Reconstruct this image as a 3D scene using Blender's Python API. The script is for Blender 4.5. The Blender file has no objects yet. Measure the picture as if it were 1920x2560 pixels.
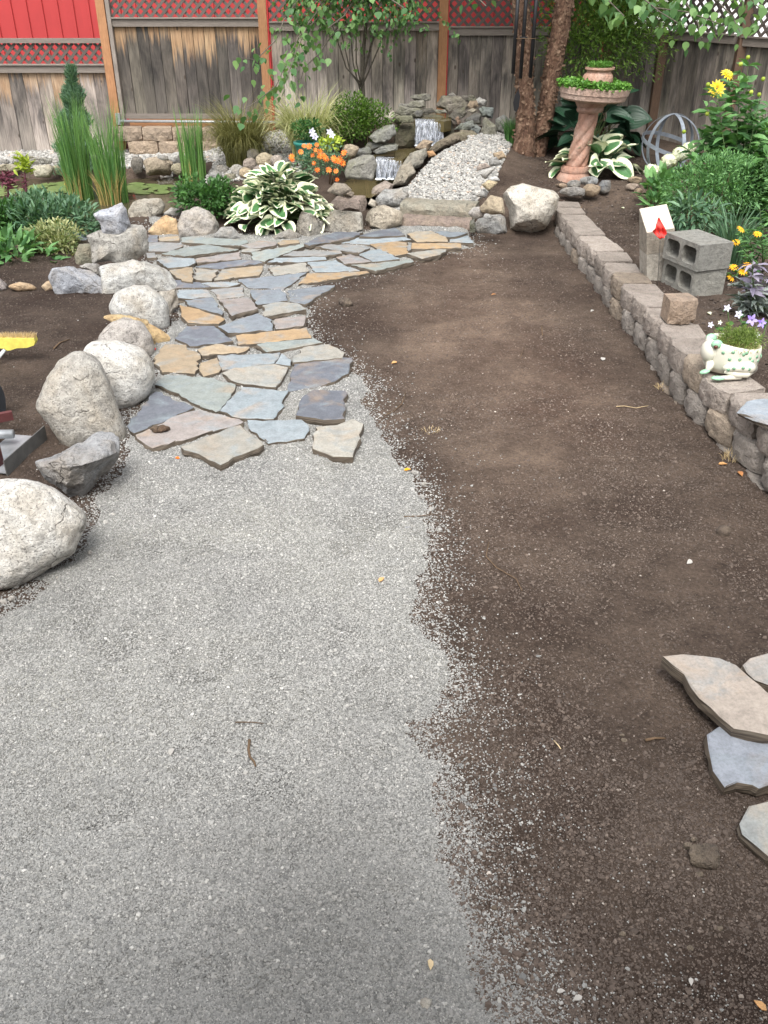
import bpy, bmesh, math, random
import numpy as np
from mathutils import Vector, Matrix, noise

random.seed(7)
RNG = np.random.default_rng(7)
scene = bpy.context.scene
COL = scene.collection

# ------------------------------------------------------------------ camera, sky, sun, exposure
H, F, PITCH = 2.25, 2200.0, math.radians(31.1)
camd = bpy.data.cameras.new('camera')
cam = bpy.data.objects.new('camera', camd)
COL.objects.link(cam)
cam.location = (0, 0, H)
cam.rotation_euler = (math.pi / 2 - PITCH, 0, 0)
camd.sensor_fit = 'VERTICAL'
camd.sensor_height = 36.0
camd.lens = F / 2560 * 36.0
camd.clip_start = 0.05
camd.clip_end = 500
scene.camera = cam

SUN_EL, SUN_AZ = math.radians(57), math.radians(188)   # azimuth measured clockwise from +Y
world = bpy.data.worlds.new('World')
scene.world = world
world.use_nodes = True
wn, wl = world.node_tree.nodes, world.node_tree.links
sky = wn.new('ShaderNodeTexSky')
sky.sky_type = 'NISHITA'
sky.sun_disc = False
sky.sun_elevation = SUN_EL
sky.sun_rotation = SUN_AZ
sky.air_density = 1.0
sky.dust_density = 3.0
hsv = wn.new('ShaderNodeHueSaturation')
hsv.inputs['Saturation'].default_value = 0.16
wl.new(sky.outputs[0], hsv.inputs['Color'])
wl.new(hsv.outputs[0], wn['Background'].inputs['Color'])
wn['Background'].inputs['Strength'].default_value = 0.15

sd = bpy.data.lights.new('sun', 'SUN')
sd.energy = 1.4
sd.angle = math.radians(30)
sd.color = (1.0, 0.955, 0.89)
sun = bpy.data.objects.new('sun', sd)
COL.objects.link(sun)
to_sun = Vector((math.sin(SUN_AZ) * math.cos(SUN_EL), math.cos(SUN_AZ) * math.cos(SUN_EL), math.sin(SUN_EL)))
sun.rotation_euler = to_sun.to_track_quat('Z', 'Y').to_euler()
sun.location = (-3, -3, 9)

scene.view_settings.view_transform = 'Standard'
scene.view_settings.look = 'None'
scene.view_settings.gamma = 1.0
scene.view_settings.use_curve_mapping = False
scene.view_settings.exposure = 1.27
try:
    scene.cycles.max_bounces = 6
    scene.cycles.transparent_max_bounces = 8
    scene.cycles.caustics_reflective = False
    scene.cycles.caustics_refractive = False
except Exception:
    pass

# ------------------------------------------------------------------ measuring: a ray through the picture meets a height or a distance
SP, CP = math.sin(PITCH), math.cos(PITCH)


def ray(px, py):
    a, b = (px - 960) / F, (1280 - py) / F
    return Vector((a, CP + b * SP, -SP + b * CP))


def atz(px, py, z):
    d = ray(px, py)
    t = (z - H) / d.z
    return Vector((d.x * t, d.y * t, z))


def aty(px, py, Y):
    d = ray(px, py)
    t = Y / d.y
    return Vector((d.x * t, Y, H + d.z * t))


def depth(p):
    return p[1] * CP + (H - p[2]) * SP


def Z(tag, pts):
    ox, oy, s = tag
    return [(ox + x / s, oy + y / s) for x, y in pts]


zA, zB, zC, zD = (0, 0, 2.592), (300, 540, 2.592), (300, 840, 2.592), (0, 340, 2.592)
zE, zG, zW, zK = (540, 220, 2.37), (700, 440, 3.072), (1220, 400, 2.37), (0, 660, 2.592)
zQ, zU, zL, zR, zT = (440, 340, 3.607), (860, 220, 3.95), (0, 340, 4.608), (1500, 1540, 3.567), (1360, 780, 2.9625)


# ------------------------------------------------------------------ object helpers
WLOC = {}


def props(o, label=None, cat=None, group=None, kind=None):
    if label: o['label'] = label
    if cat: o['category'] = cat
    if group: o['group'] = group
    if kind: o['kind'] = kind
    return o


def thing(name, loc, label=None, cat=None, group=None, kind=None, parent=None):
    o = bpy.data.objects.new(name, None)
    o.empty_display_size = 0.1
    COL.objects.link(o)
    loc = Vector(loc)
    if parent is not None:
        o.parent = parent
        o.location = loc - WLOC[parent.name]
    else:
        o.location = loc
    WLOC[o.name] = loc
    return props(o, label, cat, group, kind)


def mesh_from(name, V, Fs, smooth=True, sharp=None):
    me = bpy.data.meshes.new(name)
    V = np.asarray(V, dtype=np.float64)
    if isinstance(Fs, np.ndarray):
        n, k = Fs.shape
        me.vertices.add(len(V))
        me.vertices.foreach_set('co', V.astype(np.float32).ravel())
        me.loops.add(n * k)
        me.loops.foreach_set('vertex_index', Fs.astype(np.int32).ravel())
        me.polygons.add(n)
        me.polygons.foreach_set('loop_start', np.arange(0, n * k, k, dtype=np.int32))
        try:
            me.polygons.foreach_set('loop_total', np.full(n, k, dtype=np.int32))
        except Exception:
            pass
        me.update(calc_edges=True)
        me.validate()
    else:
        me.from_pydata([tuple(v) for v in V], [], Fs)
        me.update()
    if len(me.polygons):
        me.polygons.foreach_set('use_smooth', np.full(len(me.polygons), bool(smooth)))
        if smooth and sharp:
            me.set_sharp_from_angle(angle=math.radians(sharp))
    return me


def mk(name, V, Fs, mat, parent=None, loc=None, smooth=True, sharp=None, color=None, attr=None):
    """one mesh object from world-space vertices; its origin goes to its base (or its parent's base)"""
    V = np.asarray(V, dtype=np.float64)
    if loc is None:
        if parent is not None:
            loc = WLOC[parent.name]
        else:
            loc = Vector(((V[:, 0].min() + V[:, 0].max()) / 2, (V[:, 1].min() + V[:, 1].max()) / 2, V[:, 2].min()))
    loc = Vector(loc)
    me = mesh_from(name, V - np.array(loc), Fs, smooth, sharp)
    if attr is not None:
        for an, av in attr.items():
            a = me.attributes.new(an, 'FLOAT', 'POINT')
            a.data.foreach_set('value', np.asarray(av, dtype=np.float32))
    if mat: me.materials.append(mat)
    o = bpy.data.objects.new(name, me)
    COL.objects.link(o)
    if parent is not None:
        o.parent = parent
        o.location = loc - WLOC[parent.name]
    else:
        o.location = loc
    WLOC[o.name] = loc
    if color: o.color = (*color, 1.0) if len(color) == 3 else color
    return o


def inst(name, me, parent, loc, rot=(0, 0, 0), scale=(1, 1, 1), color=None):
    """an object on shared mesh data, placed in world space under its thing"""
    o = bpy.data.objects.new(name, me)
    COL.objects.link(o)
    loc = Vector(loc)
    if parent is not None:
        o.parent = parent
        o.location = loc - WLOC[parent.name]
    else:
        o.location = loc
    o.rotation_euler = rot
    o.scale = scale
    WLOC[o.name] = loc
    if color: o.color = (*color, 1.0) if len(color) == 3 else color
    return o


class MB:
    def __init__(s):
        s.v, s.f = [], []

    def add(s, V, Fs):
        o = len(s.v)
        s.v.extend([tuple(x) for x in V])
        s.f.extend([tuple(i + o for i in f) for f in Fs])
        return s

    def box(s, c, size, rot=None):
        hx, hy, hz = size[0] / 2, size[1] / 2, size[2] / 2
        V = [Vector((x, y, z)) for x in (-hx, hx) for y in (-hy, hy) for z in (-hz, hz)]
        if rot is not None: V = [rot @ v for v in V]
        V = [v + Vector(c) for v in V]
        return s.add(V, [(0, 1, 3, 2), (4, 6, 7, 5), (0, 4, 5, 1), (2, 3, 7, 6), (0, 2, 6, 4), (1, 5, 7, 3)])

    def tube(s, pts, radii, n=8, caps=True):
        pts = [Vector(p) for p in pts]
        if not hasattr(radii, '__len__'): radii = [radii] * len(pts)
        rings = []
        ref = Vector((0, 0, 1))
        for i, p in enumerate(pts):
            t = (pts[min(i + 1, len(pts) - 1)] - pts[max(i - 1, 0)]).normalized()
            r = ref if abs(t.dot(ref)) < 0.95 else Vector((1, 0, 0))
            a = t.cross(r).normalized()
            b = t.cross(a).normalized()
            rings.append([p + (a * math.cos(2 * math.pi * k / n) + b * math.sin(2 * math.pi * k / n)) * radii[i] for k in range(n)])
        V = [v for r in rings for v in r]
        Fs = []
        for i in range(len(pts) - 1):
            for k in range(n):
                k2 = (k + 1) % n
                Fs.append((i * n + k, i * n + k2, (i + 1) * n + k2, (i + 1) * n + k))
        if caps:
            Fs.append(tuple(range(n - 1, -1, -1)))
            Fs.append(tuple((len(pts) - 1) * n + k for k in range(n)))
        return s.add(V, Fs)

    def lathe(s, c, prof, n=28, fn=None):
        """prof: list of (radius, z); fn(angle, i, r) -> radius lets flutes and twists be cut"""
        V, Fs = [], []
        for i, (r, z) in enumerate(prof):
            for k in range(n):
                a = 2 * math.pi * k / n
                rr = fn(a, i, r) if fn else r
                V.append((c[0] + rr * math.cos(a), c[1] + rr * math.sin(a), c[2] + z))
        for i in range(len(prof) - 1):
            for k in range(n):
                k2 = (k + 1) % n
                Fs.append((i * n + k, i * n + k2, (i + 1) * n + k2, (i + 1) * n + k))
        Fs.append(tuple(range(n - 1, -1, -1)))
        Fs.append(tuple((len(prof) - 1) * n + k for k in range(n)))
        return s.add(V, Fs)

    def make(s, name, mat, parent=None, **kw):
        return mk(name, s.v, s.f, mat, parent, **kw)


# ------------------------------------------------------------------ materials
def newmat(name):
    m = bpy.data.materials.new(name)
    m.use_nodes = True
    nt = m.node_tree
    b = nt.nodes['Principled BSDF']
    return m, nt, b


def nd(nt, typ, **kw):
    n = nt.nodes.new(typ)
    for k, v in kw.items():
        if k in n.inputs:
            n.inputs[k].default_value = v
        else:
            setattr(n, k, v)
    return n


def noise_n(nt, vec, scale, detail=4, rough=0.6, dist=0.0):
    n = nt.nodes.new('ShaderNodeTexNoise')
    n.inputs['Scale'].default_value = scale
    n.inputs['Detail'].default_value = detail
    n.inputs['Roughness'].default_value = rough
    n.inputs['Distortion'].default_value = dist
    if vec is not None: nt.links.new(vec, n.inputs['Vector'])
    return n.outputs['Fac']


def ramp(nt, fac, stops):
    r = nt.nodes.new('ShaderNodeValToRGB')
    cr = r.color_ramp
    while len(cr.elements) > 1: cr.elements.remove(cr.elements[-1])
    for i, (p, c) in enumerate(stops):
        e = cr.elements[0] if i == 0 else cr.elements.new(p)
        e.position = p
        if not hasattr(c, '__len__'): c = (c, c, c)
        e.color = (*c[:3], 1)
    nt.links.new(fac, r.inputs[0])
    return r.outputs[0]


def mix(nt, fac, a, b, blend='MIX'):
    m = nt.nodes.new('ShaderNodeMix')
    m.data_type = 'RGBA'
    m.blend_type = blend
    for sock, val in ((m.inputs[0], fac), (m.inputs[6], a), (m.inputs[7], b)):
        if isinstance(val, (int, float)):
            sock.default_value = val if sock.type == 'VALUE' else (val, val, val, 1)
        elif isinstance(val, (tuple, list)):
            sock.default_value = (*val[:3], 1)
        else:
            nt.links.new(val, sock)
    return m.outputs[2]


def mth(nt, op, a, b=0.0, c=0.0, clamp=False):
    m = nt.nodes.new('ShaderNodeMath')
    m.operation = op
    m.use_clamp = clamp
    for sock, val in zip(m.inputs, (a, b, c)):
        if isinstance(val, (int, float)): sock.default_value = val
        else: nt.links.new(val, sock)
    return m.outputs[0]


def bump(nt, b, h, strength=0.5, dist=0.01):
    n = nt.nodes.new('ShaderNodeBump')
    n.inputs['Strength'].default_value = strength
    n.inputs['Distance'].default_value = dist
    nt.links.new(h, n.inputs['Height'])
    nt.links.new(n.outputs[0], b.inputs['Normal'])
    return n


def objcoord(nt, shift=True, scale=None):
    """object coordinates, moved by the object's own random number so no two copies look alike"""
    tc = nt.nodes.new('ShaderNodeTexCoord')
    v = tc.outputs['Object']
    if shift:
        oi = nt.nodes.new('ShaderNodeObjectInfo')
        mul = nt.nodes.new('ShaderNodeVectorMath'); mul.operation = 'SCALE'
        comb = nt.nodes.new('ShaderNodeCombineXYZ')
        for i, k in enumerate((37.0, 53.0, 71.0)):
            nt.links.new(mth(nt, 'MULTIPLY', oi.outputs['Random'], k), comb.inputs[i])
        add = nt.nodes.new('ShaderNodeVectorMath'); add.operation = 'ADD'
        nt.links.new(v, add.inputs[0]); nt.links.new(comb.outputs[0], add.inputs[1])
        v = add.outputs[0]
    if scale:
        mp = nt.nodes.new('ShaderNodeMapping')
        mp.inputs['Scale'].default_value = scale
        nt.links.new(v, mp.inputs['Vector'])
        v = mp.outputs[0]
    return v


def objcolor(nt):
    oi = nt.nodes.new('ShaderNodeObjectInfo')
    return oi.outputs['Color'], oi.outputs['Alpha'], oi.outputs['Random']


def rock_mat(name, stain=(0.30, 0.22, 0.13), stain_amt=0.5, speck=0.5, grain=90, bmp=0.6, rough=0.85, con=1.0, crack=0.7):
    m, nt, b = newmat(name)
    v = objcoord(nt)
    col, al, rnd = objcolor(nt)
    big = noise_n(nt, v, 5, 5, 0.6, 0.4)
    med = noise_n(nt, v, 22, 5, 0.65)
    fine = noise_n(nt, v, grain, 3, 0.7)
    c = mix(nt, ramp(nt, big, [(0.42, 0), (0.68, stain_amt)]), col, stain)
    c = mix(nt, 1.0, c, ramp(nt, med, [(0.25, 1 - .52 * con), (0.5, 1.0), (0.75, 1 + .3 * con)]), 'MULTIPLY')
    c = mix(nt, speck, c, ramp(nt, fine, [(0.33, 0.25), (0.44, 0.95), (0.6, 1.0), (0.72, 1.35)]), 'MULTIPLY')
    # hairline cracks and dirt in the hollows they leave
    wv = nt.nodes.new('ShaderNodeVectorMath'); wv.operation = 'ADD'
    nz = nt.nodes.new('ShaderNodeTexNoise'); nz.inputs['Scale'].default_value = 6; nz.inputs['Detail'].default_value = 4
    nt.links.new(v, nz.inputs['Vector'])
    sc_ = nt.nodes.new('ShaderNodeVectorMath'); sc_.operation = 'SCALE'; sc_.inputs['Scale'].default_value = .22
    nt.links.new(nz.outputs['Color'], sc_.inputs[0])
    nt.links.new(v, wv.inputs[0]); nt.links.new(sc_.outputs[0], wv.inputs[1])
    vo = nt.nodes.new('ShaderNodeTexVoronoi'); vo.feature = 'DISTANCE_TO_EDGE'; vo.inputs['Scale'].default_value = 4.5
    nt.links.new(wv.outputs[0], vo.inputs['Vector'])
    ck = mth(nt, 'MULTIPLY', ramp(nt, vo.outputs['Distance'], [(0.0, 1), (0.022, 0)]), ramp(nt, noise_n(nt, v, 3.5, 3), [(0.48, 0), (0.6, crack)]))
    c = mix(nt, ck, c, tuple(x * .22 for x in stain))
    nt.links.new(c, b.inputs['Base Color'])
    b.inputs['Roughness'].default_value = rough
    h = mth(nt, 'ADD', mth(nt, 'MULTIPLY', med, 1.0), mth(nt, 'MULTIPLY', fine, 0.35))
    h = mth(nt, 'SUBTRACT', h, mth(nt, 'MULTIPLY', ck, .5))
    bump(nt, b, h, min(1, bmp * 1.5), 0.035)
    return m


M = {}
M['granite'] = rock_mat('granite', (0.30, 0.245, 0.17), 0.5, 0.9, 100, 0.5)
M['field'] = rock_mat('fieldstone', (0.26, 0.21, 0.15), 0.55, 0.55, 80, 0.7)
M['basalt'] = rock_mat('mossy_rock', (0.12, 0.12, 0.06), 0.6, 0.45, 60, 0.8)
M['sand'] = rock_mat('sandstone', (0.42, 0.24, 0.10), 0.5, 0.3, 70, 0.5)


def flag_mat():
    m, nt, b = newmat('slate_flag')
    v = objcoord(nt)
    col, al, rnd = objcolor(nt)
    big = noise_n(nt, v, 3.6, 4, 0.55, 0.8)
    big2 = noise_n(nt, v, 5.5, 4, 0.6, 0.6)
    med = noise_n(nt, v, 16, 6, 0.65, 0.3)
    fine = noise_n(nt, v, 90, 3, 0.7)
    rust = ramp(nt, big, [(0.54, 0), (0.68, 0.42)])
    blue = ramp(nt, big2, [(0.50, 0), (0.68, 0.6)])
    c = mix(nt, rust, col, (0.33, 0.23, 0.14))
    c = mix(nt, blue, c, (0.21, 0.25, 0.27))
    c = mix(nt, 1.0, c, ramp(nt, med, [(0.25, 0.74), (0.5, 1.0), (0.75, 1.2)]), 'MULTIPLY')
    c = mix(nt, 0.5, c, ramp(nt, fine, [(0.3, 0.6), (0.5, 1.0), (0.75, 1.3)]), 'MULTIPLY')
    # raw broken edges keep soil in the splits
    geo = nt.nodes.new('ShaderNodeNewGeometry')
    sx = nt.nodes.new('ShaderNodeSeparateXYZ')
    nt.links.new(geo.outputs['True Normal'], sx.inputs[0])
    edge = mth(nt, 'LESS_THAN', sx.outputs[2], 0.5)
    tc = objcoord(nt, True, (4, 4, 160))
    lay = noise_n(nt, tc, 1.0, 3, 0.6)
    ec = ramp(nt, lay, [(0.35, (0.045, 0.036, 0.028)), (0.55, (0.12, 0.095, 0.07)), (0.7, (0.17, 0.15, 0.12))])
    c = mix(nt, edge, c, ec)
    nt.links.new(c, b.inputs['Base Color'])
    b.inputs['Roughness'].default_value = 0.72
    # riven steps: quantised soft noise
    st = nt.nodes.new('ShaderNodeMath'); st.operation = 'SNAP'
    nt.links.new(big2, st.inputs[0]); st.inputs[1].default_value = 0.06
    h = mth(nt, 'ADD', mth(nt, 'MULTIPLY', st.outputs[0], 2.2), mth(nt, 'MULTIPLY', med, 0.7))
    h = mth(nt, 'ADD', h, mth(nt, 'MULTIPLY', fine, 0.12))
    bump(nt, b, h, 0.5, 0.012)
    return m


M['flag'] = flag_mat()


def simple(name, col, rough=0.6, metallic=0.0, var=0.25, scale=20, bmp=0.15, spec=0.4):
    m, nt, b = newmat(name)
    v = objcoord(nt)
    n = noise_n(nt, v, scale, 5, 0.65)
    c = mix(nt, 1.0, col, ramp(nt, n, [(0.25, 1 - var), (0.5, 1.0), (0.75, 1 + var)]), 'MULTIPLY')
    nt.links.new(c, b.inputs['Base Color'])
    b.inputs['Roughness'].default_value = rough
    b.inputs['Metallic'].default_value = metallic
    b.inputs['Specular IOR Level'].default_value = spec
    if bmp: bump(nt, b, n, bmp, 0.01)
    return m


def leaf_mat(name, c_dark, c_light, trans=0.25, rough=0.5, var=1.0):
    m, nt, b = newmat(name)
    geo = nt.nodes.new('ShaderNodeNewGeometry')
    col, al, rnd = objcolor(nt)
    r = mth(nt, 'FRACT', mth(nt, 'ADD', geo.outputs['Random Per Island'], rnd))
    c = ramp(nt, r, [(0.0, c_dark), (0.55, tuple((a + d) / 2 for a, d in zip(c_dark, c_light))), (1.0, c_light)])
    n = noise_n(nt, objcoord(nt), 45, 3)
    c = mix(nt, 1.0, c, ramp(nt, n, [(0.3, 0.8), (0.7, 1.2)]), 'MULTIPLY')
    nt.links.new(c, b.inputs['Base Color'])
    b.inputs['Roughness'].default_value = rough
    b.inputs['Specular IOR Level'].default_value = 0.35
    tr = nt.nodes.new('ShaderNodeBsdfTranslucent')
    nt.links.new(mix(nt, 1.0, c, (1.15, 1.25, 0.6), 'MULTIPLY'), tr.inputs['Color'])
    ms = nt.nodes.new('ShaderNodeMixShader')
    ms.inputs[0].default_value = trans
    nt.links.new(b.outputs[0], ms.inputs[1]); nt.links.new(tr.outputs[0], ms.inputs[2])
    nt.links.new(ms.outputs[0], nt.nodes['Material Output'].inputs[0])
    return m


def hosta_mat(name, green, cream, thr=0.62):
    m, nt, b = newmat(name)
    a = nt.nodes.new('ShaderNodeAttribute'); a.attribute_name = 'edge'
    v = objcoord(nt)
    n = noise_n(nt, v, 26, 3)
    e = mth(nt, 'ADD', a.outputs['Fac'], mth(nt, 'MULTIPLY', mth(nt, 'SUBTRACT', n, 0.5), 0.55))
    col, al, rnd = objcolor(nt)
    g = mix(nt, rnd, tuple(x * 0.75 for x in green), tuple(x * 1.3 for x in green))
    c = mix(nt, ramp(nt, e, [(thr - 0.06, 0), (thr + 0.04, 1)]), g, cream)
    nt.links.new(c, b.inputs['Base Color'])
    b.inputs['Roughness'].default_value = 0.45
    w = nt.nodes.new('ShaderNodeMath'); w.operation = 'SINE'
    nt.links.new(mth(nt, 'MULTIPLY', a.outputs['Fac'], 22.0), w.inputs[0])
    bump(nt, b, w.outputs[0], 0.25, 0.004)
    return m


M['hosta'] = hosta_mat('hosta_variegated', (0.06, 0.16, 0.055), (0.74, 0.76, 0.55), 0.56)
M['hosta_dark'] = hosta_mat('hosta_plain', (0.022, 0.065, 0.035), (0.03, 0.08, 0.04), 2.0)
M['reed'] = leaf_mat('reed', (0.06, 0.16, 0.045), (0.20, 0.36, 0.10))
M['reed_dry'] = leaf_mat('reed_dry', (0.30, 0.22, 0.08), (0.48, 0.38, 0.16))
M['conifer'] = leaf_mat('conifer', (0.09, 0.18, 0.11), (0.23, 0.36, 0.25), 0.3)
M['carex'] = leaf_mat('sedge', (0.10, 0.11, 0.035), (0.26, 0.24, 0.09))
M['palegrass'] = leaf_mat('pale_grass', (0.27, 0.31, 0.12), (0.66, 0.63, 0.36))
M['box'] = leaf_mat('boxwood', (0.035, 0.085, 0.012), (0.13, 0.23, 0.035))
M['green'] = leaf_mat('leaf_green', (0.028, 0.085, 0.022), (0.09, 0.21, 0.055))
M['green2'] = leaf_mat('leaf_mid', (0.065, 0.165, 0.06), (0.19, 0.37, 0.13))
M['bluegreen'] = leaf_mat('leaf_blue', (0.055, 0.125, 0.07), (0.17, 0.29, 0.17))
M['lime'] = leaf_mat('leaf_lime', (0.25, 0.34, 0.03), (0.50, 0.58, 0.10))
M['cream_leaf'] = leaf_mat('leaf_cream', (0.14, 0.20, 0.07), (0.50, 0.50, 0.27))
M['birch'] = leaf_mat('birch_leaf', (0.06, 0.15, 0.055), (0.20, 0.34, 0.12), 0.35)
M['lacy'] = leaf_mat('lacy_leaf', (0.06, 0.13, 0.025), (0.19, 0.30, 0.06), 0.35)
M['purple_stem'] = leaf_mat('purple_stem', (0.10, 0.02, 0.04), (0.22, 0.07, 0.10), 0.1)
M['sage'] = leaf_mat('sage_leaf', (0.15, 0.19, 0.17), (0.31, 0.34, 0.32), 0.15, 0.8)
M['sagetop'] = leaf_mat('sage_top', (0.19, 0.17, 0.24), (0.33, 0.30, 0.38), 0.15, 0.8)
M['orange'] = leaf_mat('orange_petal', (0.75, 0.13, 0.01), (0.90, 0.27, 0.03), 0.2)
M['gold'] = leaf_mat('gold_petal', (0.80, 0.36, 0.01), (0.90, 0.50, 0.03), 0.2)
M['yellow'] = leaf_mat('yellow_petal', (0.86, 0.58, 0.02), (0.93, 0.74, 0.10), 0.2)
M['whitepetal'] = leaf_mat('white_petal', (0.70, 0.72, 0.55), (0.88, 0.88, 0.75), 0.2)
M['violet'] = leaf_mat('violet_petal', (0.20, 0.10, 0.55), (0.48, 0.40, 0.80), 0.2)
M['lilac'] = leaf_mat('lilac_petal', (0.62, 0.60, 0.85), (0.86, 0.86, 0.95), 0.2)
M['groundcover'] = leaf_mat('groundcover', (0.05, 0.15, 0.02), (0.16, 0.34, 0.06))
M['potfoliage'] = leaf_mat('pot_foliage', (0.10, 0.17, 0.03), (0.28, 0.36, 0.10))
M['straw'] = leaf_mat('straw', (0.50, 0.37, 0.20), (0.76, 0.61, 0.40), 0.2)
M['stem'] = simple('stem', (0.09, 0.14, 0.05), 0.7)
M['twig'] = simple('twig', (0.13, 0.085, 0.05), 0.85)
M['thin_bark'] = simple('thin_bark', (0.11, 0.095, 0.075), 0.9, var=0.5, scale=40)
M['chalk'] = simple('pale_stone_chip', (0.42, 0.40, 0.37), 0.8)
M['dryleaf'] = leaf_mat('dry_leaf', (0.45, 0.20, 0.08), (0.72, 0.46, 0.20), 0.15)


def bark_mat():
    m, nt, b = newmat('peeling_bark')
    v = objcoord(nt, False, (1, 1, 0.6))
    n1 = noise_n(nt, v, 14, 6, 0.7, 1.2)
    n2 = noise_n(nt, v, 60, 5, 0.7, 0.5)
    c = ramp(nt, n1, [(0.3, (0.05, 0.026, 0.016)), (0.45, (0.13, 0.068, 0.042)), (0.58, (0.22, 0.13, 0.085)), (0.74, (0.38, 0.26, 0.18))])
    c = mix(nt, 1.0, c, ramp(nt, n2, [(0.3, 0.55), (0.55, 1.0), (0.75, 1.3)]), 'MULTIPLY')
    nt.links.new(c, b.inputs['Base Color'])
    b.inputs['Roughness'].default_value = 0.9
    bump(nt, b, mth(nt, 'ADD', n1, mth(nt, 'MULTIPLY', n2, 0.5)), 1.0, 0.03)
    return m


M['bark'] = bark_mat()


def wood_mat():
    """weathered fence board: colour from the object, alpha = how much bright unweathered wood is left under the rail"""
    m, nt, b = newmat('weathered_board')
    col, al, rnd = objcolor(nt)
    tc = nt.nodes.new('ShaderNodeTexCoord')
    v = objcoord(nt, True, (1, 1, 0.06))
    v2 = objcoord(nt, True, (1, 1, 0.35))
    st = noise_n(nt, v, 70, 5, 0.65, 0.3)
    st2 = noise_n(nt, v, 20, 4, 0.6, 1.2)
    pat = noise_n(nt, v2, 7, 4, 0.6, 0.5)
    sx = nt.nodes.new('ShaderNodeSeparateXYZ')
    nt.links.new(tc.outputs['Object'], sx.inputs[0])
    z = sx.outputs[2]
    zz = mth(nt, 'ADD', z, mth(nt, 'MULTIPLY', mth(nt, 'SUBTRACT', mth(nt, 'ADD', st2, mth(nt, 'MULTIPLY', rnd, 0.5)), 0.75), 0.75))
    # z is -1 at the board's foot and 0 at its top
    top = ramp(nt, mth(nt, 'ADD', zz, 1.0), [(0.76, 0), (0.93, 1)])
    low = ramp(nt, mth(nt, 'ADD', zz, 1.0), [(0.08, 1), (0.42, 0)])
    pat2 = ramp(nt, mth(nt, 'ADD', mth(nt, 'MULTIPLY', pat, .85), mth(nt, 'MULTIPLY', st2, .15)), [(0.38, 0), (0.62, 1)])
    mid = mix(nt, pat2, tuple(x * 0.55 for x in (0.20, 0.18, 0.165)), (0.35, 0.305, 0.265))
    mid = mix(nt, 1.0, mid, col, 'MULTIPLY')
    c = mix(nt, mth(nt, 'MULTIPLY', low, 0.75), mid, mix(nt, 1.0, (0.50, 0.45, 0.39), col, 'MULTIPLY'))
    gold = mix(nt, pat, (0.26, 0.125, 0.055), (0.46, 0.33, 0.20))
    c = mix(nt, mth(nt, 'MULTIPLY', top, al), c, gold)
    c = mix(nt, 1.0, c, ramp(nt, st, [(0.25, 0.55), (0.5, 1.0), (0.75, 1.3)]), 'MULTIPLY')
    fl = noise_n(nt, objcoord(nt, True, (1, 1, 0.03)), 260, 3, 0.6)
    c = mix(nt, 1.0, c, ramp(nt, fl, [(0.3, 0.66), (0.5, 1.0), (0.7, 1.2)]), 'MULTIPLY')
    vor = nt.nodes.new('ShaderNodeTexVoronoi')
    vor.inputs['Scale'].default_value = 5.5
    nt.links.new(objcoord(nt, True, (1, 1, 0.6)), vor.inputs['Vector'])
    c = mix(nt, ramp(nt, vor.outputs['Distance'], [(0.05, 0.8), (0.10, 0)]), c, (0.05, 0.035, 0.025))
    nt.links.new(c, b.inputs['Base Color'])
    b.inputs['Roughness'].default_value = 0.88
    bump(nt, b, st, 0.5, 0.006)
    return m


M['board'] = wood_mat()


def grain_mat(name, dark, light, rough=0.85):
    m, nt, b = newmat(name)
    v = objcoord(nt, True, (1, 1, 1))
    col, al, rnd = objcolor(nt)
    n = noise_n(nt, v, 9, 4, 0.6)
    tc = nt.nodes.new('ShaderNodeTexCoord')
    n2 = noise_n(nt, tc.outputs['Generated'], 14, 6, 0.7, 1.0)
    c = mix(nt, n, dark, light)
    c = mix(nt, 1.0, c, ramp(nt, n2, [(0.3, 0.65), (0.55, 1.0), (0.75, 1.25)]), 'MULTIPLY')
    c = mix(nt, 1.0, c, mix(nt, rnd, 0.85, 1.12), 'MULTIPLY')
    nt.links.new(c, b.inputs['Base Color'])
    b.inputs['Roughness'].default_value = rough
    bump(nt, b, n2, 0.3, 0.01)
    return m


M['cedar'] = grain_mat('cedar_post', (0.27, 0.125, 0.055), (0.42, 0.22, 0.11))
M['cedar_dark'] = grain_mat('dark_post', (0.10, 0.06, 0.04), (0.18, 0.11, 0.07))
M['trim'] = grain_mat('weathered_trim', (0.14, 0.115, 0.10), (0.30, 0.26, 0.225))
M['slat'] = grain_mat('lattice_slat', (0.065, 0.052, 0.046), (0.15, 0.12, 0.105))
M['red'] = simple('red_siding', (0.40, 0.040, 0.040), 0.5, var=0.08, scale=3, bmp=0.03)
M['redtrim'] = simple('red_trim', (0.40, 0.03, 0.03), 0.5)
M['white_wall'] = simple('white_siding', (0.80, 0.80, 0.80), 0.6, var=0.05)
M['white_wood'] = simple('cream_paint', (0.52, 0.47, 0.39), 0.7, var=0.18)
M['steel'] = simple('galvanised', (0.42, 0.44, 0.46), 0.45, 0.6, var=0.2)
M['hoop'] = simple('hoop_steel', (0.24, 0.27, 0.31), 0.55, 0.3, var=0.3)
M['black'] = simple('black_paint', (0.012, 0.012, 0.014), 0.45)
M['maroon'] = simple('maroon_paint', (0.10, 0.03, 0.03), 0.55)
M['darkgrey'] = simple('grey_steel', (0.13, 0.13, 0.125), 0.6, 0.3)
M['rubber'] = simple('rubber', (0.05, 0.055, 0.065), 0.8)
M['yellow_plastic'] = simple('yellow_plastic', (0.66, 0.58, 0.12), 0.55, var=0.25)
M['white_plastic'] = simple('white_plastic', (0.70, 0.76, 0.76), 0.4, var=0.05)
M['teal'] = simple('teal_glaze', (0.02, 0.16, 0.13), 0.3, var=0.15)
M['flagred'] = simple('red_cloth', (0.86, 0.06, 0.05), 0.6, var=0.12, scale=40, bmp=0.3)
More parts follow.
